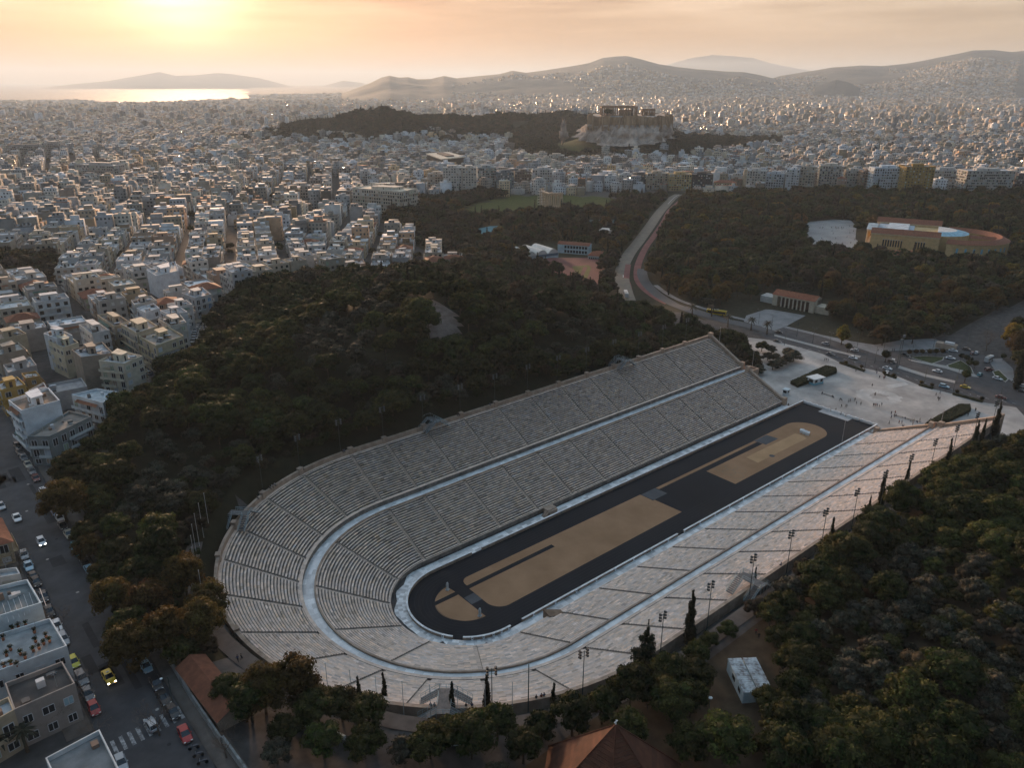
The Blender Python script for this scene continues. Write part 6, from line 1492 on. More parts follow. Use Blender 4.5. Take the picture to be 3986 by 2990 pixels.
def ring(m):
    cx, cy = 62, 38.5; ro, ri = 38.0, 27.0; rm_ = 32.5
    A = [math.radians(a) for a in range(-100, 101, 5)]
    for a, b in zip(A[:-1], A[1:]):
        P = lambda r, t, z: (cx+r*math.cos(t), cy+r*math.sin(t), z)
        m.face([P(ro, a, -3), P(ro, b, -3), P(ro, b, 8.5), P(ro, a, 8.5)], 0, och); m.face([P(ri, b, -3), P(ri, a, -3), P(ri, a, 8.5), P(ri, b, 8.5)], 0, och)
    for a in (A[0], A[-1]):
        P = lambda r, t, z: (cx+r*math.cos(t), cy+r*math.sin(t), z); q = [P(ri, a, -3), P(ro, a, -3), P(ro, a, 8.5), P(rm_, a, 11.1), P(ri, a, 8.5)]; m.face(q, 0, och2); m.face(q[::-1], 0, och2)
pb('ring_wall', ring)
def ringroof(m):
    cx, cy = 62, 38.5; A = [math.radians(a) for a in range(-101, 102, 5)]
    for a, b in zip(A[:-1], A[1:]):
        P = lambda r, t, z: (cx+r*math.cos(t), cy+r*math.sin(t), z)
        m.face([P(38.6, a, 8.45), P(38.6, b, 8.45), P(32.5, b, 11.2), P(32.5, a, 11.2)], 1); m.face([P(32.5, a, 11.2), P(32.5, b, 11.2), P(26.4, b, 8.45), P(26.4, a, 8.45)], 1)
pb('ring_roof', ringroof)
pb('cross_wing', lambda m: (m.box(72, 90, 35, 42, -3, 8.4, 0, och), gable(m, 72, 90, 35, 42, 8.42, 10.6, 1, (1, 1, 1), .4, 0, och2)))
for a in range(-88, -20, 9):
    t_ = math.radians(a); c = (62+38.05*math.cos(t_), 38.5+38.05*math.sin(t_)); m = MB(); m.rbox((c[0], c[1], 1.8), (math.cos(t_), math.sin(t_)), 1.5, 3.6, 0.2, 0, (0.2, 0.45, 0.6)); m.build('window', [shut], PAL)
o, L = oriented('annex', 'cream two-storey annex with a tiled roof before the ochre palace', 'building', G(*cc((2986, 750), 1060, 615)), G(*cc((2986, 750), 1300, 620)), 14)
m = MB(); m.box(0, L, 0, 14, -2, 7.0, 0, (0.44, 0.40, 0.33)); m.box(L*.1, L*.45, -.06, 0, 4.4, 5.8, 1); m.box(L*.5, L*.95, -.06, 0, 4.4, 5.8, 1); m.box(L*.1, L*.3, -.06, 0, 1.2, 2.6, 1); m.box(L*.4, L*.55, -.06, 0, 1.2, 2.6, 1); m.build('wall', [plaster, glass], o)
m = MB(); c_ = [(3, 5), (L-3, 5), (L-3, 9), (3, 9)]; q_ = [(-.5, -.5), (L+.5, -.5), (L+.5, 14.5), (-.5, 14.5)]
for i in range(4): m.face([(*q_[i], 7), (*q_[(i+1) % 4], 7), (*c_[(i+1) % 4], 9.2), (*c_[i], 9.2)], 0)
m.face([(*p, 9.2) for p in c_], 0); m.build('roof', [tile], o)

# sports ground buildings
s_ = .7843*.4521/.4521
def P2(u, v, z=None): return G(2000+u*.3546, 900+v*.3546) if z is None else Z(2000+u*.3546, 900+v*.3546, z)
hall_m = mat('hall_sheet', (0.50, 0.52, 0.50), (0.66, 0.66, 0.62), scale=0.2, rough=0.5)
o, L = oriented('sports_hall', 'white hall with three humped sheet roofs and a blue gable wall beside the red track', 'hall', P2(125, 325), P2(490, 312), 26)
m = MB(); m.box(0, L, 0, 26, -2, 5.2, 0, (0.35, 0.38, 0.40)); m.box(L*.32, L*.98, -.1, 0, 3.2, 5.2, 0, (0.06, 0.13, 0.2)); m.box(L*.42, L*.98, -.15, 0, 0.2, 3.0, 0, (0.42, 0.56, 0.64)); m.build('wall', [plaster], o)
for k in range(3):
    m = MB(); x0 = L*k/3+.2; w = L/3-.4
    N_ = 8; prof = [(x0+w*t/N_, 5.2+3.6*math.sin(math.pi*(t/N_))**0.8) for t in range(N_+1)]
    for (xa, za), (xb, zb_) in zip(prof[:-1], prof[1:]): m.face([(xa, -.4, za), (xb, -.4, zb_), (xb, 26.4, zb_), (xa, 26.4, za)])
    m.face([(x, -.1, z) for x, z in prof][::-1]+[]); m.build('humped_roof', [hall_m], o)
o, L = oriented('club_building', 'long two-storey white and blue building with a tiled roof behind the sports hall', 'building', P2(480, 235), P2(820, 262), 10)
m = MB(); bl = (0.42, 0.56, 0.64); m.box(0, L, 0, 10, -2, 7.4, 0, bl)
for f in (0, 1):
    for k in range(8): x = L*(.22+.75*k/8); m.box(x, x+L*.07, -.08, 0, 0.8+f*3.6, 3.0+f*3.6, 1)
m.build('wall', [plaster, glass], o); m = MB(); gable(m, 0, L, 0, 10, 7.4, 9.2, 0, (1, 1, 1), .5, 1, bl); m.build('roof', [tile, plaster], o)
o, L = oriented('clubhouse', 'white clubhouse with a large red tiled roof at the corner of the red track', 'building', P2(812, 335), P2(968, 345), 16)
m = MB(); m.box(0, L, 0, 16, -2, 5, 0, (0.52, 0.6, 0.62))
for k in range(6): m.box(L*(.08+.13*k), L*(.08+.13*k)+.9, -.08, 0, 1.8, 3.8, 1)
m.box(L+.1, L+7, 4, 12, -2, 3.6, 0, (.5, .5, .48)); m.build('wall', [plaster, glass], o)
m = MB(); q_ = [(-.6, -.6), (L+.6, -.6), (L+.6, 16.6), (-.6, 16.6)]; c_ = [(L*.3, 6), (L*.7, 6), (L*.7, 10), (L*.3, 10)]
for i in range(4): m.face([(*q_[i], 5), (*q_[(i+1) % 4], 5), (*c_[(i+1) % 4], 8), (*c_[i], 8)], 0, (1.1, 1.05, 1))
m.face([(*p, 8) for p in c_], 0); m.build('roof', [tile], o)
o, L = oriented('pavilion', 'small white pavilion with glazed upper floor among trees beyond the tennis courts', 'building', G(*cc(C31, 735, 385)), G(*cc(C31, 835, 392)), 12)
m = MB(); m.box(0, L, 0, 12, -2, 6.5, 0, (.5, .48, .45)); m.box(1, L-1, -.1, 0, 1, 2.6, 1); m.box(.6, L-.6, -.12, 0, 3.6, 5.6, 0, (.6, .56, .5)); m.box(-.5, L+.5, -.8, 12, 6.5, 6.9, 0, (.6, .6, .58)); m.build('wall', [plaster, glass], o)

# ruined temple columns on the lawn
marb = mat('old_marble', (0.42, 0.31, 0.22), (0.62, 0.48, 0.36), scale=0.8, rough=0.8, detail=8)
a = G(*cc(C31, 300, 150)); b = G(*cc(C31, 425, 145)); e = (b-a)[:2]; e /= np.linalg.norm(e); n = np.array([-e[1], e[0]])
if np.dot(n, a[:2]-CAM[:2]) < 0: n = -n
o = thing('temple_ruin', (a[0], a[1], a[2]), math.atan2(e[1], e[0]), 'cluster of tall ruined temple columns standing on the lawn beyond the sports ground', 'ruin')
W_ = np.linalg.norm((b-a)[:2]); m = MB(); m.box(-2, W_+2, -2, 24, -2, 1.0); m.build('platform', marb, o)
for i in range(4):
    for j in range(4):
        if (i, j) in ((3, 2), (2, 2), (3, 3)): continue
        m = MB(); x, y = 1.2+(W_-2.4)*i/3, 1+j*6.0; m.tube((x, y, 1), (x, y, 15.5), 1.0, .85, 10); m.rbox((x, y, 15.5), (1, 0), 2.4, 1.3, 2.4); m.build('column', marb, o)
m = MB(); m.box(0, W_, 0.2, 1.8, 16.9, 18.2); m.box(0, 2, 2, 20, 16.9, 18.2); m.build('architrave', marb, o)
o = thing('temple_ruin', G(2108, 795), 0.4, 'scaffolded pair of ancient columns left of the larger column cluster', 'ruin')
for x in (-3.5, 3.5): m = MB(); m.tube((x, 0, -1), (x, 0, 17), 1.0, .85, 10); m.rbox((x, 0, 17), (1, 0), 2.4, 1.2, 2.4); m.build('column', marb, o)
m = MB()
for z in range(0, 18, 3): m.box(-6, 6, -2.5, 2.5, z, z+.25)
for x in (-6, 0, 6):
    for y in (-2.5, 2.5): m.tube((x, y, -1), (x, y, 18), .12, n=4)
m.build('scaffold', mat('scaffold_boards', (0.5, 0.42, 0.34), (0.7, 0.62, 0.54), scale=1, rough=0.8), o)

# museum of stacked dark and pale slabs
q = [Z(*cc((1000, 0), u, v), 26)[:2] for u, v in ((1465, 1322), (1590, 1368), (1788, 1348), (1640, 1308))]
q2 = [Z(*cc((1000, 0), u, v), 16)[:2] for u, v in ((1420, 1410), (1700, 1428), (1980, 1395), (1800, 1368), (1560, 1380))]
o = thing('museum', (q[0][0], q[0][1], 5), 0, 'modern museum with a sunlit flat slab over dark glass, below the rocky citadel', 'museum')
ox, oy = q[0]; q = [(x-ox, y-oy) for x, y in q]; q2 = [(x-ox, y-oy) for x, y in q2]
m = MB(); m.prism(ccw(q2), -4, 10, 0, (0.45, 0.38, 0.30)); m.build('lower_floors', [plaster], o)
m = MB(); m.prism(ccw(q), 10.02, 20, 0); m.build('glass_gallery', [mat('dark_glass', (0.05, 0.045, 0.04), rough=0.3)], o)
m = MB(); m.prism(ccw([tuple(p) for p in inset(ccw(q), -1.5)]), 20.02, 21.4, 0, (0.70, 0.62, 0.5)); qi = inset(ccw(q), 14); m.prism(ccw([tuple(p) for p in qi]), 21.41, 23, 0, (0.12, 0.10, 0.09)); m.build('roof', [roofm], o)

# the citadel rock, its walls and temples
rockm = mat('rock_face', (0.20, 0.16, 0.135), (0.60, 0.49, 0.41), scale=0.07, rough=0.95, spec=0.1, detail=12, bump=1.0, bscale=0.12)
wallm = mat('citadel_wall', (0.26, 0.175, 0.11), (0.46, 0.33, 0.21), scale=0.06, rough=0.95, detail=10, bump=0.8, bscale=0.2)
C30 = (2200, 370); sc3 = 500/1269.0
def P3(u, v, d):
    """point of the citadel at line-of-sight column u, row v of its close view, at ground distance d"""
    x = 2200+u*sc3; y = 370+v*sc3; r = ray(x, y); return CAM+r*(d/math.hypot(r[0], r[1]))
DT = 1480.0
top = [(248, 192, DT), (640, 228, DT-18), (860, 208, DT-8), (1000, 195, DT+15), (1028, 232, DT+60), (980, 190, DT+150), (270, 186, DT+130)]
rim = [(122, 395, DT+22), (400, 470, DT-55), (700, 465, DT-60), (900, 440, DT-40), (1040, 405, DT-5), (1060, 330, DT+80), (980, 300, DT+190), (160, 300, DT+150)]
T_ = np.array([P3(*p) for p in top]); zt_ = float(T_[:3, 2].mean()); 
NB = 96
def resample(P, n):
    P = np.vstack([P, P[:1]]); L = np.r_[0, np.cumsum(np.linalg.norm(np.diff(P[:, :2], axis=0), axis=1))]; s = np.linspace(0, L[-1], n+1)[:-1]
    return np.stack([np.interp(s, L, P[:, k]) for k in range(3)], -1)
tp = resample(T_, NB); bp = resample(np.array([P3(*p) for p in rim]), NB)
ct = tp.mean(0); at_ = np.unwrap(np.arctan2(tp[:, 1]-ct[1], tp[:, 0]-ct[0])); ab = np.unwrap(np.arctan2(bp[:, 1]-ct[1], bp[:, 0]-ct[0]))
def at_angle(P, A, an):
    A = A % (2*math.pi); o_ = np.argsort(A); return np.stack([np.interp(an, A[o_], P[o_, k], period=2*math.pi) for k in range(3)], -1)
an = np.linspace(0, 2*math.pi, 181)[:-1]; tp = at_angle(tp, at_, an); bp = at_angle(bp, ab, an)
rr_ = np.random.default_rng(3); V = []; rows = 15
for k in range(rows):
    t = k/(rows-1); c = bp*(1-t)+tp*t; bulge = 0.0
    # talus below, sheer above
    tt_ = t**0.62; c[:, :2] = bp[:, :2]*(1-tt_)+tp[:, :2]*tt_
    dirv = c[:, :2]-ct[:2]; dirv /= np.linalg.norm(dirv, axis=1)[:, None]
    n1 = (value_noise(an*14+5, np.full_like(an, t*3.2), 31)-.5)*26*(1-t*0.55)+(value_noise(an*40+5, np.full_like(an, t*9), 32)-.5)*12*(1-t*0.8)
    c[:, :2] += dirv*n1[:, None]; c[:, 2] = (bp[:, 2]-6)*(1-t)+(zt_-14)*t+(value_noise(an*22, np.full_like(an, t*6), 33)-.5)*9*min(1, (1-t)*4)*(1 if k else 0); V.append(c)
V = np.array(V); na = len(an); ii = np.arange(rows*na).reshape(rows, na); jj = np.roll(ii, -1, axis=1)
Fr = np.stack([ii[:-1], jj[:-1], jj[1:], ii[1:]], -1).reshape(-1, 4)
ACR = thing('citadel', (0, 0, 0), 0, 'rocky citadel hill with tall buttressed walls and ancient temples on top', 'citadel')
link('rock', mesh_np('rock', V.reshape(-1, 3), Fr, rockm), ACR)
m = MB(); n_ = na
def hj(i): return 9.0*(value_noise(np.array([(i % na)*0.35+40]), np.array([1.5]), 12)[0]-.5)
for i in range(n_):
    a, b = V[-1][i], V[-1][(i+1) % n_]; hw = 14+(value_noise(np.array([an[i]*3]), np.array([2.0]), 8)[0]-.5)*3
    m.face([(a[0], a[1], zt_-17), (b[0], b[1], zt_-17), (b[0], b[1], zt_+hj(i+1)), (a[0], a[1], zt_+hj(i))], 0)
    if i % 3 == 0:
        dv = np.array([a[0]-ct[0], a[1]-ct[1]]); dv /= np.linalg.norm(dv); m.rbox((a[0]+dv[0]*1.5, a[1]+dv[1]*1.5, zt_-24), dv, 2.2, 22+rr_.random()*3, 4.0, 0)
m.build('rampart', wallm, ACR)
m = MB(); m.face([(p[0], p[1], zt_-1.0) for p in V[-1]]); m.build('plateau', mat('plateau_rubble', (0.2, 0.18, 0.16), (0.38, 0.34, 0.3), scale=0.1, rough=0.95), ACR)
tst = mat('temple_stone', (0.22, 0.145, 0.09), (0.36, 0.25, 0.165), scale=0.5, rough=0.9, detail=8)
def temple(lab, u0, u1, vbase, d, L, Wd, ncx, ncy, hc, broken=True):
    a = P3(u0, vbase, d); b = P3(u1, vbase, d); a[2] = b[2] = zt_-0.8; e = (b-a)[:2]; ln = np.linalg.norm(e); e /= ln
    o = thing('temple', a, math.atan2(e[1], e[0])+0.12, lab, 'temple'); s = ln/L
    m = MB(); m.box(-1, L+1, -1, Wd+1, -1.5, 1.2); m.build('steps', tst, o)
    for i in range(ncx):
        for y in (0, Wd):
            x = L*i/(ncx-1)
            if broken and y == 0 and ncx*0.36 < i < ncx*0.46: continue
            m = MB(); m.tube((x, y, 1.2), (x, y, 1.2+hc), .95, .75, 8); m.rbox((x, y, 1.2+hc), (1, 0), 1.9, .6, 1.9); m.build('column', tst, o)
    for j in range(1, ncy-1):
        for x in (0, L): m = MB(); y = Wd*j/(ncy-1); m.tube((x, y, 1.2), (x, y, 1.2+hc), .95, .75, 8); m.build('column', tst, o)
    m = MB(); zt2 = 1.8+hc
    for x0, x1 in ((-1, L*.34), (L*.44, L+1)): m.box(x0, x1, -.9, .9, zt2, zt2+3.4)
    m.box(-1, L+1, Wd-.9, Wd+.9, zt2, zt2+3.4); m.box(-1, .9, .9, Wd-.9, zt2, zt2+2.2); m.box(L-.9, L+1, .9, Wd-.9, zt2, zt2+2.2); m.box(L*.05, L*.22, .9, Wd-1, zt2+.1, zt2+2.0)
    m.build('entablature', tst, o)
    m = MB(); m.box(L*.14, L*.36, Wd*.2, Wd*.8, 1.2, hc); m.box(L*.5, L*.9, Wd*.2, Wd*.35, 1.2, hc*.9); m.build('inner_wall', tst, o)
    return o
temple('great colonnaded temple on top of the citadel, its long side broken in the middle', 362, 684, 180, DT+30, 64, 30, 17, 8, 11.5)
temple('small temple on the right part of the citadel top', 765, 880, 188, DT+55, 22, 12, 6, 5, 6.5, False)
for u, v, s, lab in ((420, 208, 1.3, 'dark round tree before the great temple on the citadel'), (628, 197, .5, 'smaller of the two dark trees right of the temple on the citadel'), (660, 198, .9, 'taller pointed dark tree at the right end of the citadel temple')):
    p = P3(u, v, DT+8); tree('cypress' if s < 1 else 'pine', p[0], p[1], s*1.3, lab, 'trees on the citadel', 0, zt_-1)
p = P3(1048, 300, DT+60); tree('pine', p[0], p[1], 1.6, 'dark tree against the right shoulder of the citadel rock', None, 0, hz(p[0], p[1])+14)
# marble shaft ruins on the slope left of the citadel
o = thing('ruined_tower', P3(-20, 420, DT-60), 0, 'jagged pale rock pinnacles on the slope left of the citadel', 'rock outcrop'); g0 = P3(-20, 420, DT-60)
for i, (u, h, r) in enumerate(((-34, 10, 5), (-22, 25, 4), (-8, 22, 3.5), (8, 9, 5))):
    q = P3(u, 420, DT-60+i*3)-g0; P_, Fq_, Ft_ = ico((q[0], q[1], h*.4), (r, r, h*.65), rr_, .22, 8, 9); link('pinnacle', mesh_np('pinnacle', P_, [np.array(Fq_), np.array(Ft_)], rockm), o)
# monument on the long hill
g = P3(0, 0, 1700); x, y = dxy(801*K, 1745); z = hz(x, y); o = thing('monument', (x, y, z), 0.5, 'small stone monument on the crest of the long wooded hill', 'monument')
m = MB(); m.box(-5, 5, -2, 2, -2, 9); m.build('base', marb, o); m = MB(); m.box(-3.4, 2.2, -1.4, 1.4, 9, 15); m.box(-1.6, 1.6, -1.2, 1.2, 15, 18.5); m.build('shaft', marb, o)

# woods of the gardens, the ruins park and the long hill
PALM = [(480, 175), (700, 215), (700, 90), (520, 80)]
def clearof(x, y):
    return not (inpoly(x, y, forec) or (math.hypot(x-566, y-130) < 0) or inpoly(x, y, PALPOLY) or inpoly(x, y, pvp))
R0 = np.array([[math.cos(math.atan2(-0.93, .37)), -math.sin(math.atan2(-0.93, .37))], [math.sin(math.atan2(-0.93, .37)), math.cos(math.atan2(-0.93, .37))]])
PALPOLY = [tuple(R0@np.array(p)+np.array([529, 152])) for p in ((-16, -30), (60, -34), (103, -18), (106, 84), (-16, 84))]
pvp = [(322, 120), (325, 85), (352, 80), (372, 95), (366, 132), (345, 140)]
def near_line(x, y, C, w):
    C = np.array(C)[:, :2]; A = C[:-1]; B = C[1:]; AB = B-A; t = np.clip(((np.array([x, y])-A)*AB).sum(1)/((AB**2).sum(1)+1e-9), 0, 1); return np.hypot(*(A+AB*t[:, None]-[x, y]).T).min() < w
dark_lane = [((rb), 4.0), ((ra), 7.0), ((rc_), 6.0)]
gp = [p for p in poisson(GARDEN, 6.3, 5200, 21) if visible(*p) and clearof(*p) and not any(near_line(*p, C, w) for C, w in dark_lane) and not inpoly(*p, [(258, 110), (330, 140), (335, 70), (300, 30), (262, -20)]) and p[0] > 297+0.0*p[1]]
# singled out: the nearest garden trees
gp.sort(key=lambda p: math.hypot(p[0]-CAM[0], p[1]-CAM[1]))
nG = 0; GO = []
for p in gp[:150]:
    k = gr.choice(['autumn', 'pine', 'poplar', 'cypress', 'olive'], p=[.30, .30, .08, .17, .15])
    o = tree(k, p[0], p[1], {'autumn': .95, 'pine': 1.2, 'poplar': .9, 'cypress': 1.0, 'olive': 1.3}[k]*(0.85+.35*gr.random()), 'x', 'trees at the near edge of the gardens')
    GO.append((o, p[0], p[1], {'autumn': 'rust brown tree', 'pine': 'dark green pine', 'poplar': 'yellowish tree', 'cypress': 'tall dark cypress', 'olive': 'grey-green tree'}[k]))
wood('garden_wood', gp[150:], [('broad', 3, (0.038, 0.043, 0.018)), ('autumn', 0.5, (0.13, 0.095, 0.022)), ('pine', 3, (0.030, 0.042, 0.016)), ('autumn', 0.9, (0.07, 0.046, 0.014)), ('cypress', 1.6, CC), ('olive', 1.2, CO), ('broad', 1.6, CB)], 'dense mixed wood of the public gardens around the ochre palace', 'wood', 1.1, 0.8, 0.9, 1.5)
tkp = trk+[]
hallp = [(285, 300), (320, 290), (345, 285), (365, 300), (385, 320), (350, 372), (320, 350)]
court = [[G(*cc(C31, *q))[:2] for q in pts] for pts in ([(370, 235), (870, 225), (940, 262), (870, 300), (540, 285)], [(390, 315), (520, 305), (540, 355), (400, 370)], [(720, 360), (850, 355), (850, 405), (725, 405)])]+[[G(*cc((1000, 750), *q))[:2] for q in ((1880, 310), (2010, 280), (2115, 280), (2100, 350), (2010, 405), (1900, 420))]]
zp = [p for p in poisson(ZEUS, 6.2, 4000, 22) if visible(*p) and not inpoly(*p, LAWN) and not inpoly(*p, tkp) and not inpoly(*p, hallp) and not any(inpoly(*p, c) for c in court) and not near_line(*p, ra, 7.5)]
wood('park_wood', zp, [('broad', 3, (0.045, 0.037, 0.027)), ('pine', 3, CP), ('autumn', 1.0, CA), ('cypress', 1.5, CC), ('olive', 1.3, CO)], 'mixed dark wood around the lawn with the ruined temple and the sports ground', 'wood', 1.1, 0.8, 0.85, 1.35)
wp = [p for p in poisson(PARK_W, 6.5, 600, 23) if visible(*p)]
wood('quarter_park_wood', wp, [('pine', 3, CP), ('broad', 2, CB), ('autumn', .6, CA)], 'small dark wooded park among the houses at the left margin', 'wood', 1.1, .9)
HP = [tuple(GD(*p)[:2]) for p in ((598, 304), (640, 300), (740, 300), (830, 303), (905, 294), (1000, 292), (1100, 297), (1115, 345), (1200, 352), (1240, 330), (1310, 340), (1480, 345), (1560, 332), (1690, 320), (1690, 308), (1560, 303), (1470, 296))]
hx = []
r2 = np.random.default_rng(31)
for hx_, hy_, hh_, sx_, sy_, _ in HILLS:
    for _ in range(1500):
        al = r2.normal(0, sy_*.62); ac = r2.normal(0, sx_*.75); ca, sa = math.cos(YAW), math.sin(YAW); hx.append((hx_+al*ca-ac*sa, hy_+al*sa+ac*ca))
hx = np.array(hx); hzv = hgt(hx[:, 0], hx[:, 1]); kk = (hzv > 9) & ~inpoly(hx[:, 0], hx[:, 1], LAWN2)
tb = [tuple(p[:2]) for p in V[0]]; kk &= ~inpoly(hx[:, 0], hx[:, 1], tb)
hx = hx[kk]; g_ = {}
for x, y in hx: g_.setdefault((int(x//7), int(y//7)), (x, y))
hl = [p for p in g_.values() if not (value_noise(np.array([p[0]/60+9]), np.array([p[1]/60]), 3)[0] > .72)]
bp_ = [p for p in poisson(HP, 9.0, 2500, 24) if visible(*p) and not inpoly(*p, LAWN2) and not inpoly(*p, tb)]
wood('long_hill_wood', hl+bp_, [('pine', 5, (0.030, 0.030, 0.014)), ('broad', 2, (0.045, 0.038, 0.024)), ('cypress', .6, CC)], 'dark pine wood covering the long hill and the foot of the citadel', 'wood', 1.5, .45, 1.1, 1.8)
print('gardens', len(gp), len(zp), len(hl), len(bp_))
# street trees among the houses
st_ = []
for _ in range(900):
    j = int(r2.integers(len(keep)-1)); x, y, w, ln, an_ = LT[keep[min(j//6, len(keep)-1)]]; st_.append((x+math.cos(an_)*(w/2+4), y+math.sin(an_)*(w/2+4)))
wood('street_trees_mass', st_[:700], [('broad', 3, (0.05, 0.045, 0.02)), ('pine', 2, CP)], 'dark street trees scattered between the houses of the quarter', 'trees', 1.2, .5, .5, .85)
# ------------------------------------------------------------------ masts, poles, bridges
mast_m = mat('mast_paint', (0.035, 0.05, 0.045), (0.06, 0.075, 0.07), scale=2, rough=0.6)
lampm = mat('lamp_housing', (0.04, 0.045, 0.05), rough=0.5); lensm = mat('lamp_glass', (0.14, 0.16, 0.17), rough=0.2, spec=0.6)
polem = mat('pole_paint', (0.45, 0.45, 0.45), rough=0.5)
def mast(h=12.5):
    o = thing('floodlight_mast', (0, 0, 0)); m = MB(); m.tube((0, 0, -1), (0, 0, h), .12, .07, 8); m.box(-.35, .35, -.3, .3, -1, .5); m.build('pole', mast_m, o)
    m = MB()
    for z in (h-.2, h-1.3): m.tube((-.95, 0, z), (.95, 0, z), .05, n=5)
    m.build('crossarm', mast_m, o)
    for x in (-.8, .8):
        for z in (h-.05, h-.75, h-1.45):
            m = MB(); m.tube((x, -.12, z), (x, .42, z-.12), .22, .28, 10); l = m.build('floodlight', lampm, o); q = MB(); q.tube((x, .43, z-.122), (x, .45, z-.125), .27, .27, 10); q.build('lens', lensm, l)
    return o
M0 = mast(); first = True; MASTS = []
farx = [-2, 14.2, 30.4, 46.6, 62.7, 79.0, 95.0, 111.2, 127.4, 143.6, 159.8, 176.5]
nearx = [1.5, 17.7, 33.8, 49.8, 65.9, 82.0, 98.0, 114.0, 130.0, 146.0, 162.0, 178.0]
spots = [('L', x) for x in farx]+[('A', a) for a in (105.5, 119.5)]+[('A', 237), ('A', 253)]+[('R', x) for x in nearx]
for i, u in enumerate(spots):
    x, y = cpt(u, 65.4 if u[0] != 'R' else 64.9); a = {'L': math.pi, 'R': 0}.get(u[0], math.radians(u[1])+math.pi/2 if u[0] == 'A' else 0)
    o = M0 if first else copy_tree(M0); first = False; o.location = (x, y, 20.6 if u[0] != 'R' else 19.9); o.rotation_euler = (0, 0, a); o['category'] = 'floodlight'; MASTS.append(o)
    if u[0] == 'R': o.scale = (0.95, 0.95, 1.04)
    side = 'behind the shaded stand' if u[0] == 'L' or (u[0] == 'A' and u[1] < 180) else 'in front of the sunlit stand'
    o['group'] = 'floodlight masts '+side
    ordn = ['first', 'second', 'third', 'fourth', 'fifth', 'sixth', 'seventh', 'eighth', 'ninth', 'tenth', '11th', '12th', '13th', '14th', '15th']
    if u[0] == 'L': o['label'] = 'floodlight mast behind the shaded stand, %s from the rounded end' % ordn[i+2]
    elif u[0] == 'A': o['label'] = {105.5: 'floodlight mast behind the shaded stand, second from the rounded end', 119.5: 'floodlight mast behind the shaded stand, first from the rounded end', 237: 'floodlight mast just right of the lone dark pole, rounded end', 253: 'floodlight mast with large lamp cluster behind a cypress, rounded end'}[u[1]]
    else: o['label'] = 'floodlight mast in front of the sunlit stand, %s along from the rounded end' % ordn[i-16]
def post(nm, x, y, z, h, r, m_, lab, cat, group=None, ball=True):
    o = thing(nm, (x, y, z), 0, lab, cat, group); m = MB(); m.tube((0, 0, -.5), (0, 0, h), r, r*.7, 6); m.build('pole', m_, o)
    if ball: m = MB(); m.sph((0, 0, h+.08), r*1.8, 6, 4); m.build('finial', m_, o)
    return o
for k in range(8):
    x, y = cpt(('A', 143+4.3*k), 67.2); post('flagpole', x, y, hz(x, y), 9.5, .07, polem, 'bare white flagpole by the left of the rounded end, %s from the footbridge' % ['nearest', 'second', 'third', 'fourth', 'fifth', 'sixth', 'seventh', 'eighth'][k], 'flagpole', 'flagpoles left of the rounded end')
for k in range(9):
    x, y = cpt(('A', 205+4.4*k), 66.6); post('flagpole', x, y, hz(x, y), 8.5, .07, polem, 'thin flagpole before the rounded end, %s from the ragged autumn tree' % ['nearest', 'second', 'third', 'fourth', 'fifth', 'sixth', 'seventh', 'eighth', 'ninth'][k], 'flagpole', 'flagpoles before the rounded end')
x, y = cpt(('A', 243), 66.0); post('lamp_pole', x, y, 20.5, 13, .13, mast_m, 'lone tall dark pole without lamps at the rounded end', 'pole', ball=False)
for x, y, h, lab in ((193.5, 58.5, 7, 'white flagpole at the top corner of the shaded stand'), (199.8, 43.5, 8, 'white flagpole on the terrace block of the shaded stand'), (199.8, -41.5, 7, 'white flagpole beside the end of the middle walkway of the sunlit stand'), (197, -61, 7, 'white flagpole at the top corner of the sunlit stand')):
    post('flagpole', x, y, 9.3 if 'terrace' in lab or 'middle' in lab else 20, h, .09, polem, lab, 'flagpole')
post('flagpole', 176.0, -15.2, 0, 9.5, .09, polem, 'slim white pole standing on the black track near its open end', 'pole')
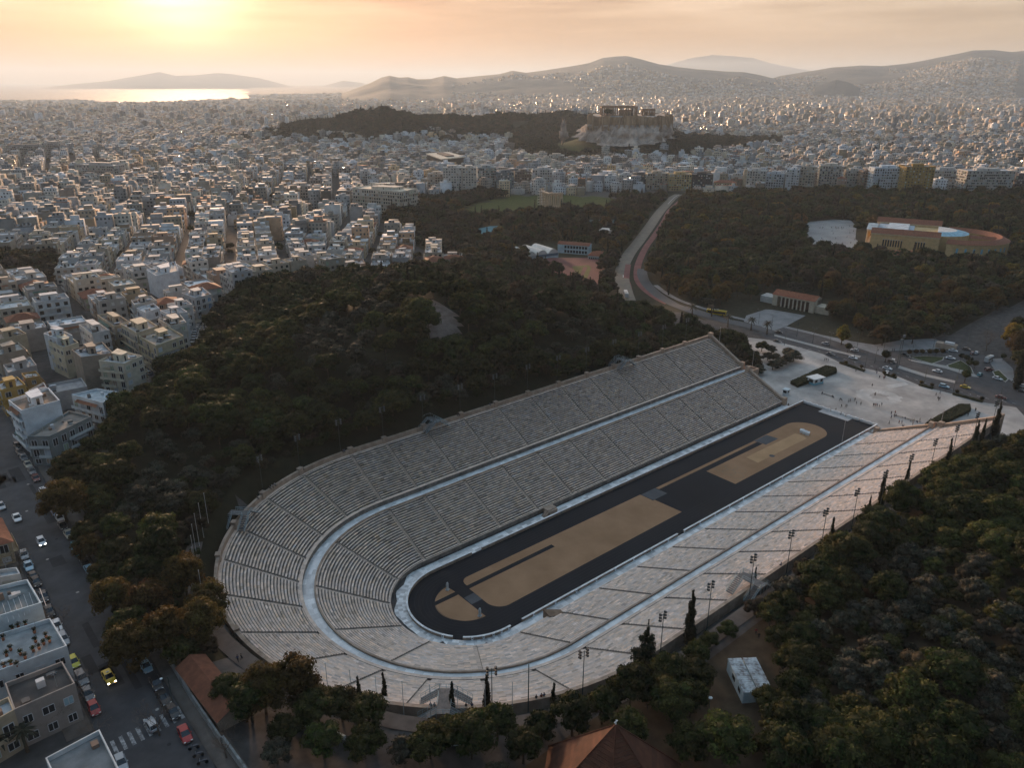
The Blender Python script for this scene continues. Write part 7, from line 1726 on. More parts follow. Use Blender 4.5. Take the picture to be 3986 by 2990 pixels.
# footbridges over the rim wall
rail = mat('bridge_steel', (0.30, 0.38, 0.40), (0.42, 0.50, 0.52), scale=3, rough=0.45, metal=0.3)
deckm = mat('bridge_deck', (0.10, 0.10, 0.10), (0.17, 0.165, 0.16), scale=1.5, rough=0.7)
def bridge(u, lab, w=2.6, up=1.5):
    """level deck over the wall at rim position u, with a flight of steps down on either side along the wall"""
    x, y = cpt(u, 63.3); a = {'L': 0, 'R': math.pi}.get(u[0], math.radians(u[1])-math.pi/2 if u[0] == 'A' else 0)
    o = thing('footbridge', (x, y, 21.0), a, lab, 'footbridge', 'metal footbridges over the stadium rim'); zt2 = 2.0+up-.6
    m = MB(); m.box(-w/2, w/2, -3.3, 3.3, zt2-.1, zt2, bottom=True); m.build('deck', deckm, o)
    for s in (-1, 1):
        for yy in (2.2, -2.6) if True else ():
            m = MB(); x0 = s*w/2
            for k in range(9): m.box(x0+s*(k*.42) if s > 0 else x0-(k+1)*.42, x0+(k+1)*.42 if s > 0 else x0-k*.42, yy-.9, yy+.9, zt2-.1-(k+1)*.29, zt2-(k+1)*.29, bottom=True)
            f = m.build('step_flight', deckm, o); m = MB()
            for e in (yy-.9, yy+.9):
                m.tube((x0, e, zt2+1), (x0+s*3.8, e, zt2-1.6), .045, n=4); m.tube((x0, e, zt2+.5), (x0+s*3.8, e, zt2-2.1), .03, n=4); m.tube((x0, e, zt2-.1), (x0+s*3.8, e, zt2-2.7), .09, n=4)
                for k in range(5): m.tube((x0+s*.95*k, e, zt2-.1-.65*k), (x0+s*.95*k, e, zt2+1-.65*k), .035, n=4)
            m.build('railing', rail, f)
    m = MB()
    for yy in (-3.3, 3.3):
        for z in (zt2+.5, zt2+1): m.tube((-w/2, yy, z), (w/2, yy, z), .045, n=4)
        for xx in (-w/2, 0, w/2): m.tube((xx, yy, zt2-2.8), (xx, yy, zt2+1), .05, n=4)
    for xx in (-w/2, w/2):
        for z in (zt2+.5, zt2+1): m.tube((xx, -1.6, z), (xx, 1.3, z), .045, n=4)
    m.build('deck_railing', rail, o)
bridge(('A', 134), 'metal footbridge with steps over the rim above the left curve'); bridge(('L', 33), 'metal footbridge over the rim behind the shaded stand, lower of two'); bridge(('L', 131), 'metal footbridge over the rim behind the shaded stand, upper of two')
bridge(('A', 229), 'metal footbridge over the rim at the very front of the rounded end'); bridge(('R', 37), 'metal footbridge over the rim of the sunlit stand behind a thin cypress')
# herms, tent boxes and stands inside the arena
hm_ = mat('pale_marble', (0.42, 0.45, 0.46), (0.6, 0.62, 0.62), scale=2, rough=0.6)
for x, y, lab in ((-1.9, 7.3, 'double-headed marble pillar at the far edge of the small half-round infield'), (-2.0, -7.7, 'double-headed marble pillar at the near edge of the small half-round infield')):
    o = thing('herm', (x, y, 0), 0.4, lab, 'statue', 'marble pillars on the infield'); m = MB(); m.box(-.45, .45, -.45, .45, 0, .35); m.box(-.3, .3, -.24, .24, .35, 2.0); m.build('pillar', hm_, o)
    m = MB(); m.sph((.13, 0, 2.3), .24, 8, 6, sz=1.25); m.sph((-.13, 0, 2.3), .24, 8, 6, sz=1.25); m.box(-.33, .33, -.26, .26, 1.85, 2.06); m.build('head', hm_, o)
boxm = mat('white_sheet', (0.66, 0.7, 0.72), rough=0.5)
for i, (u, v) in enumerate(((1303, 1196), (1333, 1210), (1363, 1222))):
    p = Z(2650+u*.3617, 1250+v*.3617, 0); o = thing('white_box', p, 0.35, ['leftmost', 'middle', 'rightmost'][i]+' of three white boxes on the rounded end of the infield', 'box', 'white boxes on the infield'); m = MB(); m.box(-.9, .9, -.7, .7, 0, 1.0); m.build('body', boxm, o); m = MB(); m.box(-1.0, 1.0, -.8, .8, 1.0, 1.12); m.build('lid', boxm, o)
p = cpt(('R', 8), 21.5)
o = thing('ramp_wall', (10.5, -19.2, 0.1), -0.5, 'brown tunnel mouth with railings cut into the lower rows of the sunlit stand', 'tunnel entrance'); m = MB(); m.faces([(0, 0, 0), (4.5, -1, 0), (4.5, -1, 2.7), (0, 0, 2.7), (1, -3.5, 0.5), (5, -4.2, 1), (5, -4.2, 3.2), (1, -3.5, 2.9)], [(0, 1, 2, 3), (4, 5, 6, 7), (0, 3, 7, 4), (3, 2, 6, 7), (1, 5, 6, 2)], 0, (0.55, 0.5, 0.45)); m.build('masonry', stone_or, o)
m = MB(); m.tube((5, -4.2, 3.2), (5, -4.2, 4.2), .04, n=4); m.tube((5, -4.2, 4.2), (9, -4.6, 5.4), .04, n=4); m.tube((9, -4.6, 4.4), (9, -4.6, 5.4), .04, n=4); m.build('railing', rail, o)
o = thing('rostrum', (47.5, 19.6, 0.1), 0, 'small covered wooden rostrum with steps at the foot of the shaded stand', 'rostrum'); m = MB(); m.box(0, 3.5, -1.6, 1.4, 0, 1.6); m.build('platform', stone_or, o); m = MB(); m.box(-.2, 3.7, -1.0, 1.5, 1.62, 1.85); m.build('canopy', stone_or, o)
m = MB()
for k in range(6): m.box(-.35*(k+1), -.35*k, -1.4, .2, 0, 1.6-.25*k)
m.build('steps', stone_or, o)
# kiosk, booth, hedges, benches, barriers on the plaza
kw = mat('kiosk_white', (0.60, 0.66, 0.68), rough=0.5); kb = mat('kiosk_blue', (0.12, 0.36, 0.46), rough=0.5)
p = Z(2650+1445*.3617, 1250+668*.3617, 0.16); o = thing('kiosk', p, -0.2, 'white and light blue ticket kiosk beside the long clipped hedge', 'kiosk')
m = MB(); m.box(-3.2, 3.2, -2, 2, 0, 3); m.build('body', kw, o); m = MB(); m.box(-3.25, 3.25, -2.05, 2.05, 0, 1.0); m.build('plinth_panel', kb, o); m = MB(); m.box(-3.8, 3.8, -2.6, 2.6, 3.0, 3.25, bottom=True); m.build('roof', kw, o)
for x in (-1.9, 1.7): m = MB(); m.box(x-.8, x+.8, -2.12, -2.05, 1.2, 2.6); m.build('window', glass, o)
m = MB(); m.box(-3.3, -3.26, -1.3, 1.0, 1.1, 2.6); m.build('window', glass, o)
p = Z(2650+1130*.3617, 1250+790*.3617, 0.16); o = thing('booth', p, 0.1, 'small pale guard booth at the lower corner of the shaded stand', 'booth'); m = MB(); m.box(-1.3, 1.3, -1.1, 1.1, 0, 2.6); m.build('body', kw, o); m = MB(); m.box(-1.6, 1.6, -1.4, 1.4, 2.6, 2.8, bottom=True); m.build('roof', kw, o); m = MB(); m.box(-.9, .9, -1.16, -1.1, 1.1, 2.2); m.box(-1.36, -1.3, -.8, .8, 1.1, 2.2); m.build('window', glass, o)
hed = mat('hedge_leaves', (0.030, 0.036, 0.014), (0.060, 0.055, 0.020), scale=1.2, rough=0.9, tint=True)
def hedge(poly, h, lab, nm='hedge'):
    poly = ccw([tuple(p[:2]) for p in poly]); o = tag(None, None) if False else None; c = np.mean(np.array(poly), axis=0)
    r = np.random.default_rng(int(abs(c[0]*10))); V_ = []; N_ = []
    area = [tuple(p) for p in poly]; xs = [p[0] for p in area]; ys = [p[1] for p in area]
    n = int(min(9000, (max(xs)-min(xs))*(max(ys)-min(ys))*16)); X_ = r.uniform(min(xs), max(xs), n); Y_ = r.uniform(min(ys), max(ys), n); k = inpoly(X_, Y_, area); X_, Y_ = X_[k], Y_[k]
    C_ = [np.stack([X_, Y_, np.full_like(X_, h)+r.normal(0, .05, len(X_))], -1)]; N_ = [np.tile([0, 0, 1.], (len(X_), 1))]
    for i in range(len(area)):
        a, b = np.array(area[i]), np.array(area[(i+1) % len(area)]); L_ = np.linalg.norm(b-a); m_ = int(L_*h*9); t_ = r.random(m_)[:, None]; e = (b-a)/(L_+1e-9); nn = np.array([e[1], -e[0]])
        C_.append(np.concatenate([a+(b-a)*t_+nn*.05, r.random((m_, 1))*h], 1)); N_.append(np.tile([nn[0], nn[1], 0.], (m_, 1)))
    C_ = np.concatenate(C_); N_ = np.concatenate(N_); z0 = hz(*c)+.1; C_[:, 2] += z0
    v = leaf_quads(C_, N_, .22, r); b = MB(); b.prism(inset(area, .1), z0-.3, z0+h-.06)
    nb = len(v); V2 = np.concatenate([v, np.array(b.v)-np.array([0, 0, 0])]); q4 = [np.arange(nb).reshape(-1, 4)]; F4 = [np.array([[i+nb for i in f]]) for f in b.f if len(f) == 4]; Fn = [np.array([[i+nb for i in f]]) for f in b.f if len(f) != 4]
    tn_ = r.uniform(.7, 1.3, nb//4); tt = np.concatenate([np.stack([tn_]*3, -1), np.full((len(b.f), 3), .5)])
    me = mesh_np(nm, V2, [np.concatenate(q4+F4)]+Fn, hed, tint=tt if not Fn else np.concatenate([np.stack([tn_]*3, -1), np.full((len(F4)+len(Fn), 3), .5)]))
    ob = link(nm, me); return tag(ob, lab, 'hedge')
hedge([q6(-265, 375), q6(-250, 400), q6(-210, 412), q6(90, 312), q6(85, 292), q6(10, 280)] if False else [Z(2650+u*.3617, 1250+v*.3617, 1.4) for u, v in ((1180, 650), (1260, 690), (1680, 540), (1670, 500), (1560, 478))], 1.6, 'long clipped hedge on the plaza behind the white kiosk')
hedge([q6(u, v, 1.4) for u, v in ((650, 640), (800, 620), (935, 555), (930, 525), (860, 522), (800, 555))], 1.6, 'clipped hedge on the plaza near the sunlit stand, behind two cypresses')
for pts, lab in (([(105, 268), (118, 262), (270, 312), (262, 322)], 'narrow planted strip at the kerb nearest the kiosk'), ([(385, 340), (392, 334), (470, 356), (462, 366)], 'short planted strip at the kerb by the crossing'), ([(605, 408), (612, 400), (700, 422), (694, 432)], 'narrow planted strip in the middle of the plaza kerb'), ([(818, 466), (826, 458), (1012, 505), (1005, 516)], 'long planted strip at the kerb before the sunlit stand')):
    hedge([q6(*p) for p in pts], .6, lab, 'hedge')
for i, (u, v) in enumerate(((148, 272), (246, 298), (388, 336), (450, 352), (623, 398), (689, 413), (846, 455), (1002, 500))):
    p = q6(u, v); tree('clipped', p[0], p[1], .8, 'low round bush on the kerb strip, %s counted from the kiosk' % ordn[i], 'round bushes on the kerb strips', 0, -.6)
for i, (u, v) in enumerate(((545, 222), (585, 220), (625, 218), (670, 218), (714, 216), (752, 216))):
    p = q6(u, v); tree('clipped', p[0], p[1], 1.15, 'round clipped tree behind the triangular lawn, %s in its row' % ordn[i], 'round clipped trees behind the lawn', 0, .1)
for i, (u, v, s) in enumerate(((395, 258, 2.0), (160, 195, 1.6), (895, 382, 1.9), (870, 252, 1.3), (905, 262, 1.3), (925, 272, 1.3), (955, 300, 1.4), (918, 295, 1.3), (1135, 250, 1.2))):
    p = q6(u, v); tree('clipped', p[0], p[1], s, ['round dark tree on the median by the zebra crossing', 'round dark bush on the first median tip', 'round dark tree on the median beside the yellow taxi', 'first round tree on the planted island', 'second round tree on the planted island', 'third round tree on the planted island', 'round tree at the tip of the planted island', 'low round tree in the middle of the planted island', 'round tree on the far pavement island'][i], 'round trees between the carriageways', 1, .1)
for u, v, s, lab in ((2105, 940, 1.2, ''),):
    pass
# olives and shrubs at the left of the plaza, palms by the road
for i, (u, v, k, s) in enumerate(((840, 575, 'olive', .9), (985, 525, 'olive', .9), (1055, 505, 'olive', 1.0), (1130, 470, 'olive', 1.0), (1210, 440, 'olive', 1.1), (1160, 400, 'olive', 1.0), (975, 350, 'olive', .8), (870, 330, 'pine', .8), (930, 430, 'olive', .9), (1020, 430, 'olive', .9), (720, 440, 'autumn', .45), (650, 330, 'pine', .9), (560, 250, 'pine', 1.0))):
    p = G(2650+u*.3617, 1250+v*.3617); tree(k, p[0], p[1], s, '%s tree of the grove between plaza and shaded stand, %s from the guard booth' % ({'olive': 'grey-green', 'pine': 'dark', 'autumn': 'bushy yellowish'}[k], ordn[min(i, 14)]), 'grove between plaza and shaded stand')
for i, (u, v) in enumerate(((755, 100), (925, 140), (505, 65), (330, -40), (120, -50))):
    p = G(2650+u*.3617, 1250+v*.3617); tree('palm', p[0], p[1], 1.1, 'palm beside the road, %s from the plaza' % ['second', 'nearest', 'third', 'fourth', 'fifth'][i], 'palms beside the road')
for u, v, k, s, lab in ((1130, 470, 'autumn', 1.0, ''), (1215, 430, 'cypress', 1.6, 'big dark conifer-like tree at the right end of the avenue'), (1180, 180, 'poplar', 1.6, 'large golden tree at the right edge above the avenue junction'), (1250, 260, 'autumn', 1.5, 'tall yellow-brown tree at the right edge beside the junction'), (1245, 330, 'pine', 1.5, 'dark broad tree at the right edge beside parked white cars'), (1030, 190, 'bare', 1.4, 'leafless grey tree behind the junction car park'), (1225, 85, 'pine', .9, 'small dark tree on the pale walk at the upper right'),
                        (120, 150, 'poplar', 1.1, 'pale gold tree at the garden corner above the avenue')):
    if lab: p = q6(u, v); tree(k, p[0], p[1], s, lab)
# colour of the garden trees' labels
LMG = [('the colonnaded pavilion', 345, 100), ('the garden corner above the avenue', *q6(120, 150)), ('the junction car park', *q6(700, 180)), ('the ochre palace', 566, 120), ('the head of the cycle path', *rb[-3]), ('the bend of the cycle path', *rb[4]), ('the yellow bus', *Z(*cc(C31, 1745, 1048), 0)[:2])]
assign_labels(GO, LMG, lambda look, nth, sd_, lm, n: '%s%s, %s %s' % ('' if n == 1 else nth+' ', look, sd_, lm))
LMT = [('the hilltop clearing', *Z(1660, 1210, 48)[:2]), ('the left footbridge', *cpt(('A', 134), 66)), ('the lower rim footbridge', *cpt(('L', 33), 66)), ('the upper rim footbridge', *cpt(('L', 131), 66)), ('the shaded stand corner', 195, 68), ('the peeling white house', *Z(.4728*850, 1150+.4728*905, 35)[:2]), ('the cream house with a roof cube', *Z(.4728*1022, 1150+.4728*580, 39)[:2]), ('the sunlit side street', *Z(400+.4728*780, 1050+.4728*600, 27)[:2]),
       ('the twin white containers', 11, -79), ('the tiled pyramid roof', -25, -78), ('the sunlit-side footbridge', 37, -68), ('the tallest rim cypress', *GD(1898, 1102)[:2]), ('the sunlit stand corner', 192, -70), ('the front footbridge', *cpt(('A', 229), 68)), ('the wide ragged conifer', *GD(1392, 1462)[:2]), ('the golden street-house tree', *GD(145, 1130)[:2]), ('the rounded end flagpoles', *cpt(('A', 160), 72)), ('the street wall', -80, -20)]
TZ = []
assign_labels(SAVED_OBJ, LMT, lambda look, nth, sd_, lm, n: '%s%s %s %s' % ('' if n == 1 else nth+' ', look, sd_, lm))
# street lamps along the avenue
lampg = None
def streetlamp(h=8.5, arms=2):
    o = thing('street_lamp', (0, 0, 0)); m = MB(); m.tube((0, 0, -.3), (0, 0, h), .12, .07, 6); m.build('pole', mast_m, o); m = MB()
    for s in ((-1, 1) if arms == 2 else (1,)): m.tube((0, 0, h-.1), (s*1.1, 0, h+.25), .04, n=4)
    m.build('arm', mast_m, o)
    for s in ((-1, 1) if arms == 2 else (1,)): m = MB(); m.sph((s*1.25, 0, h+.2), .3, 8, 5, sz=.5); m.build('lamp_head', lensm, o)
    return o
SLA = streetlamp(); SLB = streetlamp(9, 1); ua = ub = 0
for u, v, k in ((-238, 155, 0), (-60, 140, 0), (45, 170, 0), (120, 148, 0), (218, 172, 1), (268, 300, 0), (385, 195, 1), (556, 250, 0), (640, 398, 0), (820, 460, 1), (912, 330, 0), (845, 388, 1), (690, 205, 0), (760, 175, 0), (920, 140, 1), (1030, 110, 0), (1108, 120, 1), (-160, 100, 1), (-320, 60, 0), (-400, 20, 1), (195, 270, 1), (1108, 530, 1), (330, 265, 1)):
    p = q6(u, v)
    if k == 0: o = SLA if ua == 0 else copy_tree(SLA); ua += 1
    else: o = SLB if ub == 0 else copy_tree(SLB); ub += 1
    o.location = (p[0], p[1], 0.1); o.rotation_euler = (0, 0, uni(0, 3)); o['category'] = 'street lamp'; o['group'] = 'street lamps along the avenue'
    o['label'] = ('two-headed' if k == 0 else 'single-headed')+' street lamp of the avenue, %s from the roundabout end' % ('%dth' % (ua if k == 0 else ub) if (ua if k == 0 else ub) > 3 else ['first', 'second', 'third'][(ua if k == 0 else ub)-1])
for u, v, h in ((480, 290, 17), (468, 292, 15)):
    p = q6(u, v); o = post('floodlight_pole', p[0], p[1], .1, h, .16, mast_m, ('taller' if h > 16 else 'shorter')+' of two tall poles standing on the median by the zebra crossing', 'pole', ball=False); m = MB(); m.box(-.5, .5, -.5, .5, h-1.2, h); m.build('lamp_head', lensm, o)
# small garden lamps right of the stand
for i, (u, v) in enumerate(((250, 607), (143, 1105))):
    p = G(2986+.4521*u, 2240+.4521*v+45 if i == 0 else 2240+.4521*v+45); o = thing('park_lamp', p, 0, 'white disc park lamp %s the white containers' % ['behind', 'right of'][i], 'park lamp'); m = MB(); m.tube((0, 0, 0), (0, 0, 4.2), .07, n=6); m.build('pole', mast_m, o); m = MB(); m.tube((0, 0, 4.2), (0, 0, 4.3), .42, .3, 12); m.build('lamp_head', boxm, o)
p = G(2000+.4521*1675, 2240+.4521*1105+45); o = thing('park_lamp', p, 0, 'white disc park lamp among pines left of the white containers', 'park lamp'); m = MB(); m.tube((0, 0, 0), (0, 0, 4.2), .07, n=6); m.build('pole', mast_m, o); m = MB(); m.tube((0, 0, 4.2), (0, 0, 4.3), .42, .3, 12); m.build('lamp_head', boxm, o)
p = Z(.4521*1405, 2240+.4521*905, 33); o = thing('street_lamp', (p[0]+.8, p[1], 27.2), 0, 'slim street lamp with a white head on the right pavement near the tiled shed', 'street lamp'); m = MB(); m.tube((0, 0, 0), (0, 0, 6), .08, n=6); m.tube((0, 0, 6), (-.9, 0, 6.3), .05, n=5); m.build('pole', mast_m, o); m = MB(); m.sph((-1.1, 0, 6.3), .28, 8, 5, sz=.5); m.build('lamp_head', boxm, o)
# containers
cont = mat('container_sheet', (0.42, 0.52, 0.56), (0.60, 0.68, 0.70), scale=0.8, rough=0.5); crust = mat('container_roof', (0.13, 0.11, 0.10), (0.5, 0.56, 0.58), scale=0.9, rough=0.6, detail=6, c3=(0.36, 0.40, 0.42))
for i, off in enumerate((0, 3.1)):
    a = Z(2000+.4521*1850, 2240+.4521*660, 26.5); b = Z(2000+.4521*1985, 2240+.4521*950, 26.5); e = (b-a)[:2]; L_ = np.linalg.norm(e); e /= L_; o = thing('container', ((a[0]+b[0])/2+(-e[1])*(off+1.4), (a[1]+b[1])/2+e[0]*(off+1.4), 23.0), math.atan2(e[1], e[0]), ['left', 'right'][i]+'-hand white site container with a rust-streaked ribbed roof among the pines', 'container', 'white site containers')
    if i == 0: C_g = hz(o.location[0], o.location[1])
    o.location[2] = C_g; m = MB(); m.box(-L_/2, L_/2, -1.35, 1.35, -.3, 2.8); m.build('body', cont, o); m = MB(); m.box(-L_/2-.05, L_/2+.05, -1.4, 1.4, 2.803, 2.9)
    for k in range(16): x = -L_/2+.5+k*(L_-1)/15; m.box(x-.05, x+.05, -1.35, 1.35, 2.9, 2.95)
    m.build('roof', crust, o)
    m = MB(); m.box(-1.5, 0, -1.42, -1.35, 1.1, 2.1); m.box(2, 3.2, -1.42, -1.35, 1.1, 2.1); m.build('window', glass, o)
# pyramid tiled roof
ap = Z(2397, 2822, 36.5); o = thing('tiled_hall', (ap[0], ap[1], 26.5), 0.0, 'large hall under a steep pointed roof of orange-brown tiles, cut by the bottom edge', 'building'); m = MB(); m.prism([(12*math.cos(math.radians(40+60*k)), 12*math.sin(math.radians(40+60*k))) for k in range(6)], -6, -2.3, 0, (0.45, 0.4, 0.33)); m.build('wall', [plaster], o)
c = [(13.5*math.cos(math.radians(40+60*k)), 13.5*math.sin(math.radians(40+60*k))) for k in range(6)]; m = MB()
for i in range(6):
    a, b = np.array(c[i]), np.array(c[(i+1) % 6]); N_ = 26
    for k in range(N_):
        t0, t1 = k/N_, (k+1)/N_; z0_, z1_ = -3.7+13.7*t0, -3.7+13.7*t1; q = [(*(a*(1-t0)), z0_), (*(b*(1-t0)), z0_), (*(b*(1-t1)), z1_-.06), (*(a*(1-t1)), z1_-.06)]; bb = .36+.16*rng.random(); m.face(q, 0, (bb, bb, bb))
m.build('roof', [tile], o); m = MB()
for i in range(6): m.tube((*c[i], -3.65), (0, 0, 10.05), .16, .12, 5)
m.t = [(.5, .5, .5)]*len(m.f); m.build('ridge_cap', [tile], o); m = MB(); m.tube((0, 0, 9.9), (0, 0, 11), .15, .05, 6); m.box(-.4, .4, -.06, .06, 10.5, 10.7); m.build('finial', boxm, o)
p = Z(2000+.4521*935, 2240+.4521*1640, 29.5); m = MB(); m.box(-.8, .8, -.6, .6, 0, 1.2); m.build('dormer', boxm, o, (p[0]-ap[0], p[1]-ap[1], 5.2))
# tiled shed and walls at the street
o = thing('shed', (-76, -22, 27), -1.52, 'low shed with a red tiled roof behind the street wall', 'shed'); m = MB(); m.box(-9, 9, -2.6, 2.6, -2, 2.6, 0, (.3, .25, .2)); m.build('wall', [plaster], o); m = MB(); gable(m, -9, 9, -2.6, 2.6, 2.62, 4.2, 0, (.8, .8, .8), .4, 1, (.3, .25, .2)); m.build('roof', [tile, plaster], o)
wl = mat('wall_render', (0.17, 0.17, 0.16), (0.34, 0.35, 0.35), scale=.6, rough=.9, detail=8)
def wallrun(pts, h, w, lab, nm='wall', mm_=None):
    m = MB()
    for a, b in zip(pts[:-1], pts[1:]):
        a, b = np.array(a), np.array(b); e = b-a; L_ = np.linalg.norm(e); e /= L_; c = (a+b)/2; z = min(hz(*a), hz(*b)); z1 = max(hz(*a), hz(*b)); m.rbox((c[0], c[1], z-.5), e, w, h+.5+(z1-z), L_+w*.6)
    return tag(m.build(nm, mm_ or wl), lab, 'wall')
wallrun([(-78.9, 12), (-79.0, -4), (-79.2, -20), (-78.9, -34)], 1.8, .35, 'weathered low wall between pavement and tiled shed'); wallrun([(-78.6, -34.3), (-78.3, -42), (-77.8, -60)], 2.0, .4, 'white-topped street wall near the bottom edge')
wallrun([(-78.3, 44), (-78.2, 30)], 1.6, .4, 'short pale stone wall beside the pavement between two autumn trees')
C33 = (1000, 2240); C33b = (2000, 2240)
wallrun([G(*cc(C33, *p))[:2] for p in ((140, 1300), (280, 1285), (430, 1300), (620, 1355), (760, 1420))], .9, .35, 'low pale garden wall curving below the rounded end', mm_=cont)
wallrun([G(*cc(C33, *p))[:2] for p in ((1460, 1362), (1620, 1468), (1890, 1465))], .7, .3, 'low pale wall beneath the front pines', mm_=cont)
wallrun([G(*cc(C33b, *p))[:2] for p in ((0, 1420), (85, 1420))], .7, .3, 'short piece of pale wall near the leaning beams', mm_=cont)
wallrun([G(*cc(C33b, *p))[:2] for p in ((2155, 1330), (2165, 1440))], .9, .3, 'short white wall on the dirt path at the right of the tiled hall', mm_=cont)
pathm = mat('dirt_path', (0.085, 0.07, 0.062), (0.15, 0.122, 0.105), scale=.3, rough=.95, detail=8)
ribbon('path', [cpt(('A', a), 68.5) for a in range(150, 271, 6)]+[(x, -68.3) for x in range(8, 120, 8)], 3.6, pathm, .14, sm=False)
# ------------------------------------------------------------------ vehicles
def paint_mat(name, rough=0.3, metal=0.2):
    m = bpy.data.materials.new(name); m.use_nodes = True; t = m.node_tree; p = t.nodes['Principled BSDF']; oi = t.nodes.new('ShaderNodeObjectInfo'); t.links.new(oi.outputs['Color'], p.inputs['Base Color'])
    p.inputs['Roughness'].default_value = rough; p.inputs['Metallic'].default_value = metal; p.inputs['Coat Weight'].default_value = 0.4; return m
paint = paint_mat('car_paint'); cgl = mat('car_glass', (0.015, 0.018, 0.022), rough=0.08, spec=0.9); rub = mat('tyre_rubber', (0.015, 0.015, 0.015), rough=0.9); rimm = mat('wheel_rim', (0.4, 0.4, 0.42), rough=0.35, metal=0.7)
hlm = mat('headlight_lens', (0.6, 0.6, 0.58), rough=0.1, spec=0.9); hlon = mat('headlight_lit', (1, 1, 1), emit=((1.0, 0.95, 0.82), 6.0)); tlm = mat('tail_light', (0.25, 0.01, 0.01), rough=0.2); plm = mat('plate', (0.6, 0.6, 0.6), rough=.5); trim = mat('black_trim', (0.02, 0.02, 0.02), rough=.6)
def loft_sec(m, secs, mi=0, t=(1, 1, 1), capf=True, capb=True):
    """secs: list of rings (same count) -> skin"""
    n = len(secs[0]); i0 = len(m.v)
    for s in secs: m.v.extend([tuple(map(float, p)) for p in s])
    for k in range(len(secs)-1):
        for j in range(n):
            a = i0+k*n+j; b = i0+k*n+(j+1) % n; m.f.append((a, b, b+n, a+n)); m.m.append(mi); m.t.append(t)
    if capf: m.f.append(tuple(i0+j for j in range(n))[::-1]); m.m.append(mi); m.t.append(t)
    if capb: m.f.append(tuple(i0+(len(secs)-1)*n+j for j in range(n))); m.m.append(mi); m.t.append(t)
def carproto(kind):
    """x forward; hood at +x"""
    D_ = {'hatch': dict(L=4.0, W=1.72, H=1.48, hood=.9, ca=-1.85, cb=.95, ra=-1.45, rb=.15), 'sedan': dict(L=4.6, W=1.78, H=1.44, hood=.86, ca=-1.75, cb=1.05, ra=-.95, rb=.25), 'suv': dict(L=4.5, W=1.85, H=1.68, hood=1.02, ca=-2.1, cb=.95, ra=-1.8, rb=.3), 'van': dict(L=4.9, W=1.95, H=2.05, hood=1.15, ca=-2.4, cb=1.6, ra=-2.35, rb=1.0)}[kind]
    L, W_, H, hd = D_['L'], D_['W'], D_['H'], D_['hood']; h2 = L/2; w = W_/2
    o = thing('car', (0, 0, 0)); m = MB()
    def sec(x, zb, zt, ww): return [(x, -ww*.9, zb), (x, ww*.9, zb), (x, ww, zb+.15), (x, ww, zt-.16), (x, ww*.86, zt), (x, -ww*.86, zt), (x, -ww, zt-.16), (x, -ww, zb+.15)]
    st = [(-h2, .42, hd*.80, w*.78), (-h2+.12, .3, hd*.97, w*.92), (-h2+.5, .24, hd*1.0, w), (-.6, .22, hd*1.02, w), (.7, .22, hd*1.0, w), (D_['cb']+.1, .22, hd*.98, w), (h2-.55, .24, hd*.88, w*.98), (h2-.15, .28, hd*.76, w*.90), (h2, .4, hd*.6, w*.74)]
    loft_sec(m, [sec(*s) for s in st]); ca, cb, ra, rb = D_['ca'], D_['cb'], D_['ra'], D_['rb']; wt = w*.74; zc = hd*.97
    m.faces([(ra, -wt, H), (rb, -wt, H), (rb, wt, H), (ra, wt, H), (ra+.1, 0, H+.03)], [(0, 1, 2, 3)])
    for x0, z0, x1, z1 in ((ca, zc, ra, H), (cb, zc, rb, H)):      # pillars
        for s in (-1, 1): m.tube((x0, s*w*.9, z0), (x1, s*wt, z1), .05, n=4)
    m.tube((ra, wt, H), (rb, wt, H), .045, n=4); m.tube((ra, -wt, H), (rb, -wt, H), .045, n=4)
    for s in (-1, 1): m.rbox((.62, s*(w+.08), hd*.98), (1, 0), .16, .14, .18)
    m.build('body', paint, o, smooth=False)
    g = MB(); q = [(ca+.03, w*.9, zc), (cb-.03, w*.9, zc), (cb-.03, -w*.9, zc), (ca+.03, -w*.9, zc)]; r = [(ra, wt, H-.02), (rb, wt, H-.02), (rb, -wt, H-.02), (ra, -wt, H-.02)]
    P = q+r; g.faces(P, [(0, 1, 5, 4), (1, 2, 6, 5), (2, 3, 7, 6), (3, 0, 4, 7)], 0); g.build('windows', cgl, o)
    for x in (-L*.30, L*.31):
        for s in (-1, 1):
            t = MB(); t.tube((x, s*(w-.2), .32), (x, s*(w+.01), .32), .32, n=12); tt = t.build('wheel', rub, o); t = MB(); t.tube((x, s*(w-.02), .32), (x, s*(w+.03), .32), .19, n=10); t.build('rim', rimm, tt)
    for s in (-1, 1):
        t = MB(); t.rbox((h2-.10, s*w*.66, hd*.60), (1, 0), .34, .15, .2); t.build('headlight', hlm, o); t = MB(); t.rbox((-h2+.10, s*w*.72, hd*.70), (1, 0), .26, .16, .14); t.build('tail_light', tlm, o)
    t = MB(); t.rbox((h2-.0, 0, .36), (1, 0), .5, .11, .03); t.rbox((-h2+.0, 0, .48), (1, 0), .5, .11, .03); t.build('number_plate', plm, o)
    return o
CP_ = {k: carproto(k) for k in ('hatch', 'sedan', 'suv', 'van')}; used_ = set()
COLR = {'white': (.66, .68, .70), 'silver': (.36, .38, .40), 'grey': (.13, .14, .15), 'dark': (.028, .03, .034), 'black': (.012, .013, .015), 'red': (.34, .02, .02), 'dark red': (.12, .012, .012), 'yellow': (.62, .42, .02), 'lime yellow': (.42, .42, .03), 'teal': (.03, .26, .32), 'blue': (.03, .09, .20), 'light blue': (.30, .46, .56), 'beige': (.42, .38, .3), 'gold': (.5, .36, .16)}
CNT = {}
